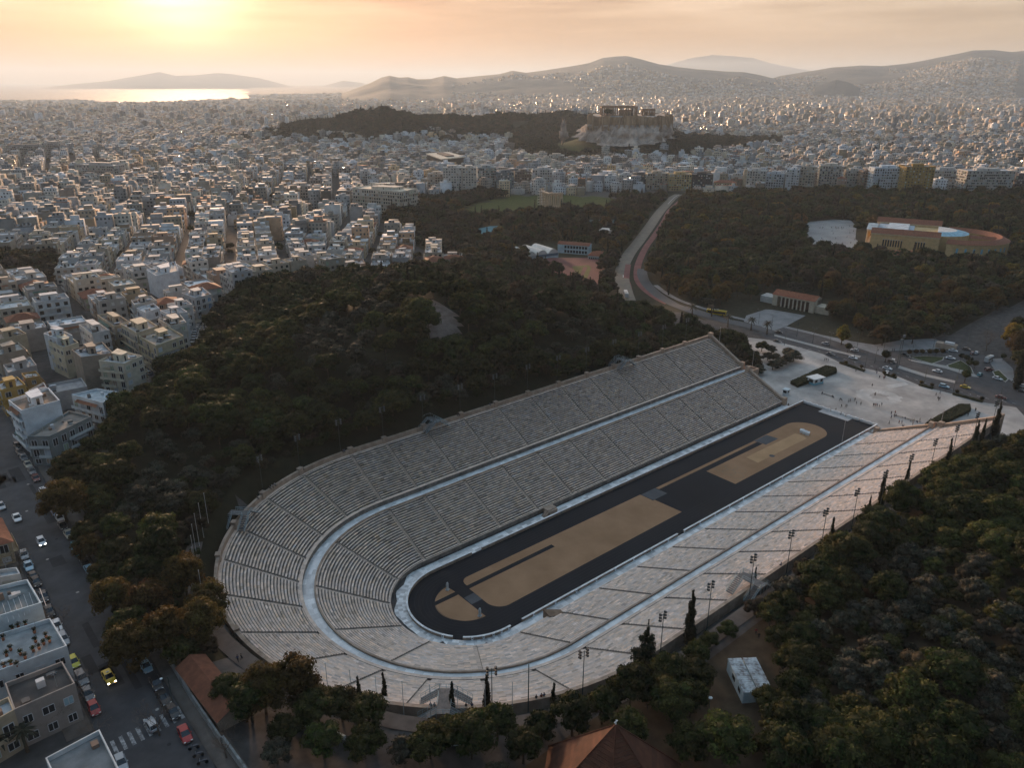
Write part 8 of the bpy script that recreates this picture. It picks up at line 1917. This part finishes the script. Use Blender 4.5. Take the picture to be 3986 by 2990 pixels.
def car(kind, colr, x, y, z, a, lab, group, lit=False):
    o = CP_[kind] if kind not in used_ else copy_tree(CP_[kind]); used_.add(kind)
    o.location = (x, y, z); o.rotation_euler = (0, 0, a); o['label'] = lab; o['category'] = 'car'
    if group: o['group'] = group
    for ch in o.children: ch.color = (*COLR[colr], 1)
    if lit:
        for ch in o.children:
            if ch.name.startswith('headlight'): ch.data = HL; ch.location = HLO if False else ch.location
            if ch.name.startswith('headlight'):
                me = ch.data.copy() if False else ch.data
    return o
SN = {'hatch': 'hatchback', 'sedan': 'saloon car', 'suv': 'tall car', 'van': 'van'}
HLB = {}
def lit_heads(o):
    for ch in o.children:
        if ch.name.startswith('headlight'):
            me = ch.data.copy(); me.materials.clear(); me.materials.append(hlon); ch.data = me
C1, C2 = (0, 1500), (0, 2240)
def stz(o, u, v, z=27.7): return Z(*cc(o, u, v), z)
GR = 'cars parked along the right kerb'; GL = 'cars parked along the left kerb'
rown = lambda k: '%dth' % k if k > 3 else ['first', 'second', 'third'][k-1]
RR = [(C1, 100, 530, 'hatch', 'dark'), (C1, 122, 582, 'sedan', 'dark'), (C1, 165, 632, 'hatch', 'grey'), (C1, 195, 690, 'sedan', 'beige'), (C1, 235, 745, 'sedan', 'grey'), (C1, 262, 812, 'hatch', 'dark red'), (C1, 335, 925, 'hatch', 'white'), (C1, 400, 1025, 'sedan', 'dark'), (C1, 452, 1092, 'suv', 'blue'), (C1, 482, 1150, 'hatch', 'silver'), (C1, 505, 1212, 'sedan', 'dark'), (C1, 545, 1292, 'sedan', 'beige'), (C1, 622, 1435, 'van', 'teal'), (C1, 695, 1525, 'sedan', 'black'),
      (C2, 745, -55, 'hatch', 'light blue'), (C2, 790, 78, 'hatch', 'white'), (C2, 845, 170, 'sedan', 'white'), (C2, 1035, 505, 'sedan', 'white'), (C2, 1112, 612, 'hatch', 'grey'), (C2, 1212, 800, 'hatch', 'light blue'), (C2, 1300, 945, 'sedan', 'dark'), (C2, 1372, 1065, 'sedan', 'black'), (C2, 1452, 1190, 'hatch', 'black'), (C2, 1552, 1382, 'sedan', 'red')]
ly = None
for i, (o_, u, v, k, c_) in enumerate(RR):
    p = stz(o_, u, v); o = car(k, c_, -83.0+gr.normal(0, .08), p[1], 27.06, -math.pi/2+gr.normal(0, .03)+(math.pi if gr.random() < .15 else 0), '%s %s at the right kerb, %s in the row from its far end' % (c_, SN[k], rown(i+1)), GR)
LL = [(C1, 45, 430, 'hatch', 'white'), (C1, -60, 700, 'sedan', 'dark'), (C1, 28, 1030, 'sedan', 'silver'), (C1, 232, 1452, 'hatch', 'silver'), (C1, 275, 1542, 'sedan', 'light blue'), (C1, 318, 1635, 'sedan', 'black'), (C2, 352, 40, 'hatch', 'black'), (C2, 412, 165, 'sedan', 'dark'), (C2, 462, 290, 'sedan', 'black'), (C2, 530, 412, 'sedan', 'white'), (C2, 585, 535, 'suv', 'silver'), (C2, 690, 722, 'hatch', 'lime yellow'), (C2, 748, 868, 'suv', 'grey'), (C2, 820, 992, 'hatch', 'grey'), (C2, 870, 1115, 'hatch', 'red'), (C2, 1108, 1580, 'hatch', 'silver')]
for i, (o_, u, v, k, c_) in enumerate(LL):
    p = stz(o_, u, v); car(k, c_, -93.5+gr.normal(0, .08), p[1], 27.06, -math.pi/2+gr.normal(0, .03), '%s %s at the left kerb, %s in the row from its far end' % (c_, SN[k], rown(i+1)), GL)
for o_, u, v, k, c_, a, lit, lab in ((C1, 145, 1138, 'sedan', 'white', -math.pi/2, False, 'white saloon car driving down the middle of the street, farther one'), (C1, 355, 1345, 'hatch', 'white', -math.pi/2, True, 'white hatchback with lit headlights driving down the street'), (C2, 935, 872, 'sedan', 'yellow', -math.pi/2+.02, True, 'yellow taxi with lit headlights in the middle of the street'), (C2, 1303, 1285, 'hatch', 'silver', math.pi/2+.05, False, 'silver hatchback driving over the zebra crossing'), ((400, 1050), 382, 885, 'hatch', 'silver', 2.0, False, 'silver hatchback beside the weathered cream corner block')):
    p = stz(o_, u, v); o = car(k, c_, p[0], p[1], 27.08, a, lab, None)
    if lit: lit_heads(o)
    if c_ == 'yellow': m = MB(); m.rbox((-.3, 0, 1.46), (1, 0), .45, .14, .18); m.build('roof_sign', plm, o)
    if 'corner block' in lab: q = Z(400+.4728*365, 1050+.4728*845, 28); o.location = (q[0], q[1], hz(q[0], q[1]))
# side street behind the hill, sunlit setts
sst = mat('sunlit_setts', (0.16, 0.13, 0.095), (0.24, 0.20, 0.15), scale=.4, rough=.5, detail=8)
ssp = [G(400+.4728*u, 1050+.4728*v)[:2] for u, v in ((785, 690), (795, 600), (808, 520), (815, 440), (812, 400))]; ribbon('side_street', ssp, 8.5, sst, .3)
for i, (u, v, c_) in enumerate(((728, 668, 'white'), (726, 640, 'blue'), (730, 612, 'white'), (735, 585, 'silver'), (740, 562, 'white'), (744, 540, 'silver'), (750, 520, 'white'), (757, 502, 'silver'), (765, 485, 'white'), (773, 468, 'silver'), (785, 452, 'dark'), (832, 605, 'white'), (838, 512, 'silver'), (845, 480, 'white'), (845, 465, 'dark'))):
    p = G(400+.4728*u, 1050+.4728*v, .8); car('hatch', c_, p[0], p[1], hz(p[0], p[1])+.3, math.radians(64)+(1.35 if i < 11 else 0), '%s hatchback in the nose-in row of the sunlit side street, %s from its near end' % (c_, rown(i+1)) if i < 11 else '%s hatchback along the wood side of the sunlit side street, %s' % (c_, rown(i-10)), 'cars in the sunlit side street')
AV = math.radians(-82)
C41 = (2986, 750); C42 = (2986, 1500)
for i, (o_, u, v, k, c_, a, lab) in enumerate((
    (C41, 100, 1200, 'sedan', 'dark', AV+math.pi, 'dark saloon on the far carriageway nearest the palms'), (C41, 90, 1278, 'sedan', 'black', AV, 'black saloon on the near carriageway nearest the palms'), (C41, 500, 1297, 'hatch', 'silver', AV+math.pi, 'silver hatchback on the far carriageway beside the garden corner'),
    (C41, 548, 1388, 'sedan', 'grey', AV, 'dark grey saloon on the near carriageway'), (C41, 752, 1355, 'hatch', 'white', AV+math.pi, 'white hatchback half hidden by a median bush'), (C41, 740, 1420, 'sedan', 'white', AV, 'white saloon on the near carriageway behind a dark grey one'), (C41, 1035, 1510, 'sedan', 'white', AV, 'white taxi-like saloon waiting before the zebra crossing'),
    (C41, 1075, 1452, 'hatch', 'dark', AV, 'dark hatchback behind the median tree at the crossing'), (C41, 1465, 1535, 'sedan', 'white', AV+math.pi, 'white saloon on the far carriageway below the triangular lawn'), (C41, 1350, 1365, 'hatch', 'silver', AV+.3, 'silver hatchback, leftmost of the cars parked above the triangular lawn'),
    (C41, 1430, 1363, 'hatch', 'dark', AV+.2, 'dark hatchback, second of the cars parked above the triangular lawn'), (C41, 1520, 1362, 'sedan', 'grey', AV+.2, 'grey saloon, third of the cars parked above the triangular lawn'), (C41, 1602, 1358, 'sedan', 'white', AV+.2, 'white saloon, rightmost of the cars parked above the triangular lawn'),
    (C41, 1580, 1422, 'sedan', 'white', AV+.2, 'white saloon between the two lawns'), (C41, 1190, 1395, 'sedan', 'dark', AV, 'dark saloon left of the row of round clipped trees'), (C41, 1718, 1345, 'hatch', 'dark', AV+.2, 'dark hatchback by the upper car park wall'), (C41, 1805, 1378, 'hatch', 'white', AV+1.5, 'white hatchback pointing towards the viewer in the upper car park'),
    (C41, 1770, 1380, 'hatch', 'dark red', AV+1.5, 'dark red small car next to the upper car park'), (C41, 1910, 1523, 'suv', 'dark red', AV+1.0, 'dark maroon car at the right of the junction'), (C41, 1835, 1563, 'hatch', 'teal', AV+1.4, 'teal small car in the middle of the junction'), (C41, 1985, 1597, 'sedan', 'white', AV-.3, 'white saloon by the small lawn right of the junction'),
    (C42, 1525, 8, 'suv', 'light blue', AV, 'light blue car ahead of the yellow taxi'), (C42, 1708, 12, 'sedan', 'yellow', AV, 'yellow taxi on the near carriageway of the avenue'), (C42, 2015, 100, 'sedan', 'dark red', AV, 'dark red car alone at the right end of the avenue'),
    (C42, 2190, 45, 'sedan', 'black', AV, 'black car at the right margin of the avenue'), (C42, 2200, 5, 'sedan', 'white', AV, 'white car at the right margin behind the dark conifer'))):
    p = Z(*cc(o_, u, v), .7); car(k, c_, p[0], p[1], .07, a, lab, 'cars around the avenue')
# trolleybus, lorry, pale bus
def bus(px, z, a, L, c_, lab, nm='bus', h=3.1, w=2.5):
    o = thing(nm, (px[0], px[1], z), a, lab, nm); m = MB(); loft_sec(m, [[(x, -ww, .35), (x, ww, .35), (x, ww, h-.25), (x, ww*.85, h), (x, -ww*.85, h), (x, -ww, h-.25)] for x, ww in ((-L/2, w/2*.93), (-L/2+.2, w/2), (L/2-.2, w/2), (L/2, w/2*.93))]); b = m.build('body', paint, o); b.color = (*c_, 1)
    for s in (-1, 1):
        m = MB(); m.box(-L/2+.5, L/2-.4, min(s*(w/2+.02), s*(w/2+.04)), max(s*(w/2+.02), s*(w/2+.04)), 1.2, 2.4); m.build('side_windows', cgl, o)
        for x in (-L*.3, L*.33): m = MB(); m.tube((x, s*(w/2-.3), .48), (x, s*(w/2+.03), .48), .48, n=12); m.build('wheel', rub, o)
    m = MB(); m.box(L/2+.01, L/2+.04, -w*.44, w*.44, 1.1, 2.6); m.build('windscreen', cgl, o); m = MB(); m.box(-L*.3, L*.1, -.8, .8, h, h+.3); b = m.build('roof_unit', paint, o); b.color = (.3, .3, .28, 1); return o
p = G(*cc((2000, 750), 1745, 1055)); bus(p, p[2]+.3, math.atan2(rc_[0][1]-rc_[1][1], rc_[0][0]-rc_[1][0]), 12, (.55, .38, .02), 'yellow bus on the curving road behind the grove')
p = G(*cc((2000, 750), 965, 895)); bus(p, p[2]+.3, math.atan2(ra[1][1]-ra[0][1], ra[1][0]-ra[0][0]), 10, (.6, .6, .6), 'white bus at the lower end of the road through the trees')
p = Z(*cc(C41, 1908, 1440), 1); bus(p, .1, AV+1.4, 6.5, (.55, .58, .6), 'white delivery lorry near the right of the junction', 'lorry', 2.9, 2.1)
p = Z(*cc(C41, 1545, 1320), 1.5); o = thing('kiosk', (p[0], p[1], .1), AV, 'low brownish cabin with a white roof box behind the row of round clipped trees', 'cabin'); m = MB(); m.box(-5, 5, -2, 2, 0, 2.8, 0, (.42, .33, .26)); m.build('body', [plaster], o); m = MB(); m.box(-1, 3.5, -1.2, 1.2, 2.8, 3.8, 0, (.7, .7, .7)); m.build('roof_box', [plaster], o)
# two motorcycles and a wheeled bin
def moto(x, y, lab):
    o = thing('motorcycle', (x, y, 27.06), 2.8, lab, 'motorcycle', 'motorcycles at the right kerb'); m = MB(); m.tube((-.5, 0, .6), (.45, 0, .75), .16, .12, 6); m.tube((.45, 0, .75), (.68, 0, .3), .05, n=5); m.box(-.7, 0, -.13, .13, .75, .85); b = m.build('frame', paint, o); b.color = (.03, .04, .06, 1)
    for xx in (-.62, .68): m = MB(); m.tube((xx, -.06, .3), (xx, .06, .3), .3, n=12); m.build('wheel', rub, o)
    m = MB(); m.tube((.4, -.35, 1.0), (.4, .35, 1.0), .03, n=4); m.tube((.4, 0, .8), (.4, 0, 1.0), .04, n=4); m.build('handlebar', rimm, o)
for k, (u, v) in enumerate(((1620, 1500), (1665, 1560), (1700, 1625))): p = stz(C2, u, v); moto(-82.9, p[1], 'dark motorcycle at the right kerb below the red car, %s of three' % rown(k+1))
p = stz(C2, 1000, 440); moto(-83.3, p[1], 'dark motorcycle at the right kerb above the white saloon')
p = stz(C2, 1205, 690); o = thing('rubbish_bin', (-83.3, p[1], 27.06), 0, 'green-grey wheeled rubbish container between parked cars at the right kerb', 'bin'); m = MB(); m.box(-.6, .6, -.9, .9, .15, 1.2); b = m.build('body', paint, o); b.color = (.05, .10, .11, 1); m = MB(); m.tube((0, -.95, 1.2), (0, .95, 1.2), .55, n=10); b = m.build('lid', paint, o); b.color = (.08, .14, .15, 1)
# roof garden, seams and small things on the nearest roofs
def pxz(u, v, z): return Z(*cc(C2, u, v), z)
pot = mat('terracotta', (.25, .09, .045), rough=.8)
for i, (u, v) in enumerate(((110, 480), (160, 455), (225, 440), (300, 500), (60, 700), (95, 650), (180, 690), (220, 720), (290, 660), (340, 640), (380, 600), (400, 540), (430, 580), (40, 800), (100, 780), (150, 790), (310, 580), (30, 560))):
    p = pxz(u, v, 34.6); o = thing('potted_plant', p, 0, 'potted shrub on the tiled roof garden, %s from its street side' % rown(18-i), 'potted plant', 'potted shrubs on the roof garden'); m = MB(); m.tube((0, 0, 0), (0, 0, .45), .22, .3, 8); m.build('pot', pot, o)
    V_, Q_, T_2, tq_, tt_ = crown_np([(0, 0, .95, .5, .5, .5)], 260, .12, 700+i, .6); link('foliage', mesh_np('foliage', V_, [Q_, T_2], leaf_olive if i % 2 else leaf_pine, tint=np.concatenate([tq_, tt_])), o)
sr = HB[27]; m = MB()
for k in range(8):
    a = pxz(20+k*48-k*2, 200-k*18+40, 36.05); b = pxz(75+k*48-k*2, 365-k*20+40, 36.05); m.tube(a, b, .05, n=4)
sm_ = m.build('roof_seam', frame); sm_.parent = sr; sm_.location = (-sr.location[0], -sr.location[1], -sr.location[2])

# ------------------------------------------------------------------ people
def body_mat():
    m = bpy.data.materials.new('clothes'); m.use_nodes = True; t = m.node_tree; p = t.nodes['Principled BSDF']; oi = t.nodes.new('ShaderNodeObjectInfo'); t.links.new(oi.outputs['Color'], p.inputs['Base Color']); p.inputs['Roughness'].default_value = .9; return m
skin = mat('skin', (.36, .22, .15), rough=.6); cloth = body_mat(); trous = mat('trousers', (.02, .022, .03), (.05, .05, .06), scale=3, rough=.9); hairm = mat('hair', (.02, .014, .01), rough=.8); shoe = mat('shoe', (.02, .02, .02), rough=.8)
def figure(J, R, name):
    """one continuous skin grown over joints J (name: xyz, parent) with radii R"""
    me = bpy.data.meshes.new(name); names = list(J); ix = {n: i for i, n in enumerate(names)}
    me.from_pydata([J[n][0] for n in names], [(ix[n], ix[J[n][1]]) for n in names if J[n][1]], [])
    ob = bpy.data.objects.new(name, me); COL.objects.link(ob); md = ob.modifiers.new('skin', 'SKIN'); md.use_smooth_shade = True
    for i, n in enumerate(names): v = me.skin_vertices[0].data[i]; v.radius = R[n] if isinstance(R[n], tuple) else (R[n], R[n]); v.use_root = (n == 'pelvis')
    sb = ob.modifiers.new('sub', 'SUBSURF'); sb.levels = 1; sb.render_levels = 1
    dg = bpy.context.evaluated_depsgraph_get(); out = bpy.data.meshes.new_from_object(ob.evaluated_get(dg)); bpy.data.objects.remove(ob); out.name = name; return out
def pose(kind, k=0):
    s = {'walk': .26, 'stand': .05, 'sit': 0}[kind]; J = {}; J['pelvis'] = ((0, 0, .95), None); J['spine'] = ((0, .0, 1.18), 'pelvis'); J['chest'] = ((.02, 0, 1.38), 'spine'); J['neck'] = ((.02, 0, 1.52), 'chest'); J['head'] = ((.05, 0, 1.62), 'neck'); J['crown'] = ((.04, 0, 1.72), 'head')
    for sd, n in ((1, 'l'), (-1, 'r')):
        J['sh'+n] = ((.02, sd*.19, 1.42), 'chest'); J['el'+n] = ((.0-sd*s*.5, sd*.26, 1.14), 'sh'+n); J['wr'+n] = ((.10-sd*s*.8, sd*.25, .90), 'el'+n); J['hd'+n] = ((.13-sd*s*.8, sd*.24, .80), 'wr'+n)
        J['hip'+n] = ((0, sd*.10, .90), 'pelvis'); J['kn'+n] = ((.05+sd*s*.6, sd*.11, .50), 'hip'+n); J['an'+n] = ((-.02+sd*s*1.3, sd*.11, .08), 'kn'+n); J['ft'+n] = ((.14+sd*s*1.3, sd*.12, .04), 'an'+n)
    if kind == 'sit':
        for n in J:
            p, q = J[n]; J[n] = ((p[0], p[1], p[2]-.45), q)
        for sd, n in ((1, 'l'), (-1, 'r')):
            J['hip'+n] = ((.03, sd*.10, .48), 'pelvis'); J['kn'+n] = ((.45, sd*.14, .50), 'hip'+n); J['an'+n] = ((.48, sd*.14, .08), 'kn'+n); J['ft'+n] = ((.64, sd*.15, .04), 'an'+n); J['wr'+n] = ((.25, sd*.2, .62), 'el'+n); J['hd'+n] = ((.34, sd*.18, .58), 'wr'+n)
    R = {}
    for n in J: R[n] = {'pelvis': (.15, .12), 'spine': (.14, .11), 'chest': (.17, .12), 'neck': .06, 'head': .105, 'crown': .085}.get(n) or {'sh': .075, 'el': .05, 'wr': .036, 'hd': .04, 'hi': .095, 'kn': .065, 'an': .045, 'ft': .045}[n[:2]]
    return J, R
FIG = {}
for kd in ('stand', 'walk', 'sit'):
    J, R = pose(kd); me = figure(J, R, 'body'); off = .45 if kd == 'sit' else 0
    for mt in (cloth, trous, skin, shoe): me.materials.append(mt)
    mi2 = []
    for p in me.polygons:
        c = p.center; z = c[2]+off
        if z > 1.50: k = 2
        elif abs(c[1]) > .19 and ((kd != 'sit' and z < .93) or (kd == 'sit' and c[2] < .66 and c[0] > .2 and c[2] > .54)): k = 2
        elif (kd == 'sit' and c[2] < .56) or (kd != 'sit' and c[2] < .96): k = 3 if c[2] < .09 else 1
        else: k = 0
        mi2.append(k)
    me.polygons.foreach_set('material_index', mi2); hx_ = J['head'][0]; m = MB(); m.sph((hx_[0]-.025, 0, hx_[2]+.075), .118, 8, 6); h = m.mesh('hair', hairm, True); FIG[kd] = (me, h)
PEO = []
CL = [((.02, .022, .03), 'dark'), ((.03, .03, .03), 'black'), ((.20, .03, .03), 'red'), ((.05, .08, .16), 'blue'), ((.10, .09, .08), 'brown'), ((.30, .30, .30), 'pale grey'), ((.02, .05, .05), 'dark green')]
prg = np.random.default_rng(99)
def person(x, y, z, kd, ci=None, a=None, lab=None, group=None):
    me, h = FIG[kd]; c, cn = CL[int(prg.choice(7, p=[.3, .25, .1, .12, .1, .08, .05])) if ci is None else ci]; o = thing('person', (x, y, z), uni(0, 6.28) if a is None else a, lab, 'person', group)
    b = link('body', me, o); b.color = (*c, 1); link('hair', h, o); s = .94+.1*prg.random(); o.scale = (s, s, s); PEO.append((o, x, y, '%s person in %s clothes' % ({'stand': 'standing', 'walk': 'walking', 'sit': 'seated'}[kd], cn))); return o
for u, v, kd in ((935, 78, 'stand'), (928, 80, 'stand'), (715, 132, 'walk'), (757, 125, 'stand'), (640, 180, 'walk'), (675, 178, 'walk'), (686, 180, 'walk'), (770, 155, 'stand'), (808, 158, 'stand'), (592, 212, 'stand'), (640, 240, 'sit'), (915, 170, 'stand'), (925, 172, 'stand'), (935, 172, 'stand'), (948, 175, 'stand'), (965, 180, 'stand'), (987, 165, 'walk'), (1070, 240, 'stand'), (1103, 235, 'stand'), (1095, 258, 'sit'), (1110, 258, 'sit'), (1070, 275, 'walk'), (1187, 280, 'sit'), (1050, 325, 'walk'), (1137, 320, 'walk'), (1160, 320, 'walk'), (1175, 355, 'walk'), (1165, 358, 'walk'), (1247, 298, 'sit'), (1265, 300, 'sit'), (1290, 310, 'sit'), (1315, 300, 'stand'), (1255, 330, 'stand'), (1455, 80, 'walk'), (1490, 65, 'walk'), (1470, 112, 'walk'), (1478, 120, 'walk'), (1487, 118, 'walk'), (1793, 210, 'stand'), (1797, 213, 'stand'), (1730, 255, 'walk'), (475, 65, 'sit'), (560, 95, 'sit'), (568, 98, 'sit'), (630, 118, 'sit'), (640, 120, 'sit'), (183, 172, 'stand'), (905, 3, 'walk'), (700, 135, 'stand'), (1990, 170, 'stand'), (1540, 40, 'stand'), (1410, 290, 'sit')):
    p = Z(*cc(C42, u, v), .9); person(p[0], p[1], .17 if kd != 'sit' else .17, kd, group='people on the plaza')
for u, v, kd in ((497, 1440, 'walk'), (512, 1440, 'walk'), (527, 1443, 'walk'), (945, 1550, 'stand'), (938, 1530, 'stand'), (968, 1590, 'walk'), (1005, 1595, 'stand'), (1015, 1590, 'stand'), (1050, 1560, 'walk'), (1080, 1355, 'walk'), (1095, 1357, 'walk'), (765, 1530, 'walk'), (955, 1360, 'walk'), (1890, 1195, 'stand'), (1875, 1190, 'walk'), (1905, 1205, 'walk'), (2050, 1150, 'stand'), (2065, 1145, 'stand'), (1995, 1245, 'walk'), (1825, 1195, 'walk'), (280, 1378, 'stand')):
    p = Z(*cc(C41, u, v), .9); person(p[0], p[1], .14, kd, group='people by the avenue')
for u, v in ((455, 300), (480, 300), (555, 300), (560, 325), (570, 350), (600, 305), (645, 310), (655, 300), (710, 285), (712, 340), (590, 390), (600, 430), (645, 435), (650, 435), (560, 455), (470, 390), (480, 395), (688, 380), (755, 400), (765, 440), (340, 390), (360, 385), (545, 520), (480, 480), (720, 430), (700, 480), (640, 300), (590, 300), (615, 300), (745, 330)):
    p = Z(*cc(C41, u, v), fz+.9); person(p[0], p[1], fz, 'walk' if prg.random() < .5 else 'stand', group='people on the palace forecourt')
for u, v in ((1290, 990), (1310, 1000), (1298, 1000), (1325, 995), (1440, 990), (1455, 985), (1462, 988), (1480, 920), (1500, 925), (1515, 960), (1540, 955), (1610, 940), (1625, 950), (1855, 1470), (1875, 1470)):
    p = G(*cc((1000, 750), u, v), .9); person(p[0], p[1], hz(p[0], p[1]), 'stand' if prg.random() < .5 else 'sit', group='people on the hilltop clearing')
C22 = (1000, 1500); C33 = (1000, 2240); C33b = (2000, 2240)
RIMP = []
for (o_, u, v, ci, lab) in ((C33, 1490, 1150, 1, 'person in black sitting on the front rim wall, leftmost'), (C33, 1522, 1155, 5, 'person in pale clothes sitting on the front rim wall beside one in black'), (C33, 1800, 1160, 1, 'person in black sitting on the rim wall right of the footbridge'), (C33, 1852, 1155, 3, 'person in blue sitting on the rim wall right of the footbridge'), (C33b, 205, 1078, 0, 'dark seated person on the rim wall left of a slim cypress, leftmost'), (C33b, 245, 1058, 2, 'person in dark red on the rim wall left of a slim cypress'), (C33b, 270, 1055, 3, 'person in light blue on the rim wall left of a slim cypress'), ((2986, 1500), 180, 1572, 3, 'person in blue sitting alone on the rim wall of the sunlit stand'),
    (C22, 130, 885, 1, 'person in black sitting on the rim pavement above the left curve'), (C22, 145, 870, 5, 'pale-dressed person of the group sitting above the left curve'), (C22, 165, 855, 5, 'person in a light top at the right of the group above the left curve'), (C22, 402, 715, 1, 'person in black on the shaded rim wall, one of a pair'), (C22, 415, 718, 0, 'dark-dressed person on the shaded rim wall, right one of a pair'), (C22, 745, 570, 1, 'dark person beside a blue bag on the shaded rim wall'), (C22, 767, 572, 3, 'person in blue on the shaded rim wall'), (C22, 15, 968, 1, 'person in black and white sitting by the first pillar of the left curve'), (C22, 1985, 152, 3, 'person in blue far up the shaded rim wall'), (C22, 1700, 240, 1, 'dark person on the shaded rim wall near a mast'), (C22, 1718, 238, 1, 'second dark person on the shaded rim wall near a mast')):
    p = Z(*cc(o_, u, v), 22.8); r_0 = math.hypot(p[0]-min(max(p[0], 0), XEND), p[1]); c0 = min(max(p[0], 0), XEND); x, y = c0+(p[0]-c0)*63.35/r_0, p[1]*63.35/r_0; person(x, y, 22.5-.38, 'sit', ci, math.atan2(-y, c0-x), lab, 'people on the stadium rim'); PEO.pop()
for (o_, u, v, kd, ci, lab) in ((C33b, 170, 1205, 'stand', 5, 'person in a light top standing on the path below the rim wall'), (C2, 2048, 735, 'walk', 3, 'person in blue jeans and dark top walking on the stadium path, left of two'), (C2, 2080, 722, 'walk', 1, 'person in dark clothes walking on the stadium path, right of two'), (C2, 1690, 720, 'stand', 4, 'person in brown standing by motorbikes at the stadium path'), (C33b, 2085, 500, 'stand', 2, 'person in a red jacket among the pines behind the containers'), (C33b, 2108, 535, 'stand', 1, 'person in black beside the one in a red jacket'), (C33b, 1150, 1140, 'walk', 1, 'dark person walking on the dirt path between the pines'), ((2986, 2240), 125, 550, 'stand', 1, 'person in black with a dog among the pines'), ((2986, 2240), 218, 545, 'stand', 2, 'person in dark red by the slim pines behind the containers')):
    p = G(*cc(o_, u, v), .5); person(p[0], p[1], hz(p[0], p[1])+.1, kd, ci, None, lab); PEO.pop()
# the dog
p = G(*cc((2986, 2240), 100, 548)); J = {'pelvis': ((-.3, 0, .52), None), 'mid': ((0, 0, .50), 'pelvis'), 'chest': ((.28, 0, .52), 'mid'), 'neck': ((.45, 0, .66), 'chest'), 'head': ((.56, 0, .74), 'neck'), 'nose': ((.72, 0, .70), 'head'), 'tail1': ((-.48, 0, .56), 'pelvis'), 'tail2': ((-.66, 0, .66), 'tail1')}; R = {'pelvis': .11, 'mid': .11, 'chest': .15, 'neck': .08, 'head': .085, 'nose': .04, 'tail1': .035, 'tail2': .02}
for s, n in ((1, 'l'), (-1, 'r')):
    J['fk'+n] = ((.30, s*.09, .30), 'chest'); J['ff'+n] = ((.30, s*.09, .03), 'fk'+n); J['bk'+n] = ((-.24, s*.09, .34), 'pelvis'); J['bh'+n] = ((-.40, s*.09, .20), 'bk'+n); J['bf'+n] = ((-.34, s*.09, .03), 'bh'+n)
    for q in ('fk', 'ff', 'bk', 'bh', 'bf'): R[q+n] = .055 if q == 'bk' else .035
me = figure(J, R, 'dog'); me.materials.append(hairm); o = thing('dog', (p[0], p[1], hz(p[0], p[1])+.05), 2.6, 'black dog standing on bare ground beside a person in black', 'dog'); link('body', me, o)
# stone benches on the plaza
for (u0, v0, u1, v1), lab in (((470, 68, 560, 96), 'long low stone bench on the plaza facing the open end, left one'), ((1105, 262, 1325, 318), 'long low stone bench on the plaza near the end of the sunlit stand')):
    a = Z(*cc(C42, u0, v0), .2); b = Z(*cc(C42, u1, v1), .2); e = (b-a)[:2]; L_ = np.linalg.norm(e); e /= L_; o = thing('bench', ((a[0]+b[0])/2, (a[1]+b[1])/2, .16), math.atan2(e[1], e[0]), lab, 'bench'); m = MB(); m.box(-L_/2, L_/2, -.3, .3, .32, .46); m.build('seat', kerb, o)
    for k in range(5): x = -L_/2+.4+k*(L_-.8)/4; m = MB(); m.box(x-.2, x+.2, -.25, .25, 0, .32); m.build('support', kerb, o)
LMP = [('the paving ring', *Z(*cc(C42, 960, 98), 0)[:2]), ('the entrance slab', 199, 0), ('the white kiosk', 234, 29), ('the guard booth', *Z(2650+1130*.3617, 1250+790*.3617, 0)[:2]), ('the stand-side clipped hedge', 240, -31), ('the sunlit stand corner', 196, -60), ('the zebra crossing', *q6(410, 310)), ('the garden corner', *q6(120, 150)), ('the junction car park', *q6(760, 185)), ('the pale upper walk', *q6(1150, 40)), ('the palace portico', *(R0@np.array([-8, 40])+np.array([529, 152]))), ('the far forecourt tip', *forec[0]), ('the near forecourt tip', *forec[8]), ('the hilltop path', *Z(*cc((1000, 750), 1860, 1470), 40)[:2]), ('the hilltop clearing', *Z(1660, 1210, 48)[:2])]
assign_labels(PEO, LMP, lambda look, nth, sd_, lm, n: '%s%s, %s %s' % ('' if n == 1 else nth+' ', look, sd_, lm))
# ------------------------------------------------------------------ the evening air
hm = bpy.data.materials.new('evening_haze'); hm.use_nodes = True
t = hm.node_tree; t.nodes.clear()
ho = t.nodes.new('ShaderNodeOutputMaterial'); hv = t.nodes.new('ShaderNodeVolumePrincipled')
hv.inputs['Color'].default_value = (0.66, 0.80, 0.94, 1); hv.inputs['Density'].default_value = 0.000054; hv.inputs['Anisotropy'].default_value = 0.25
t.links.new(hv.outputs[0], ho.inputs['Volume'])
m = MB(); m.box(-32000, 42000, -18000, 46000, -200, 620, bottom=True)
tag(m.build('haze', hm), kind='stuff')
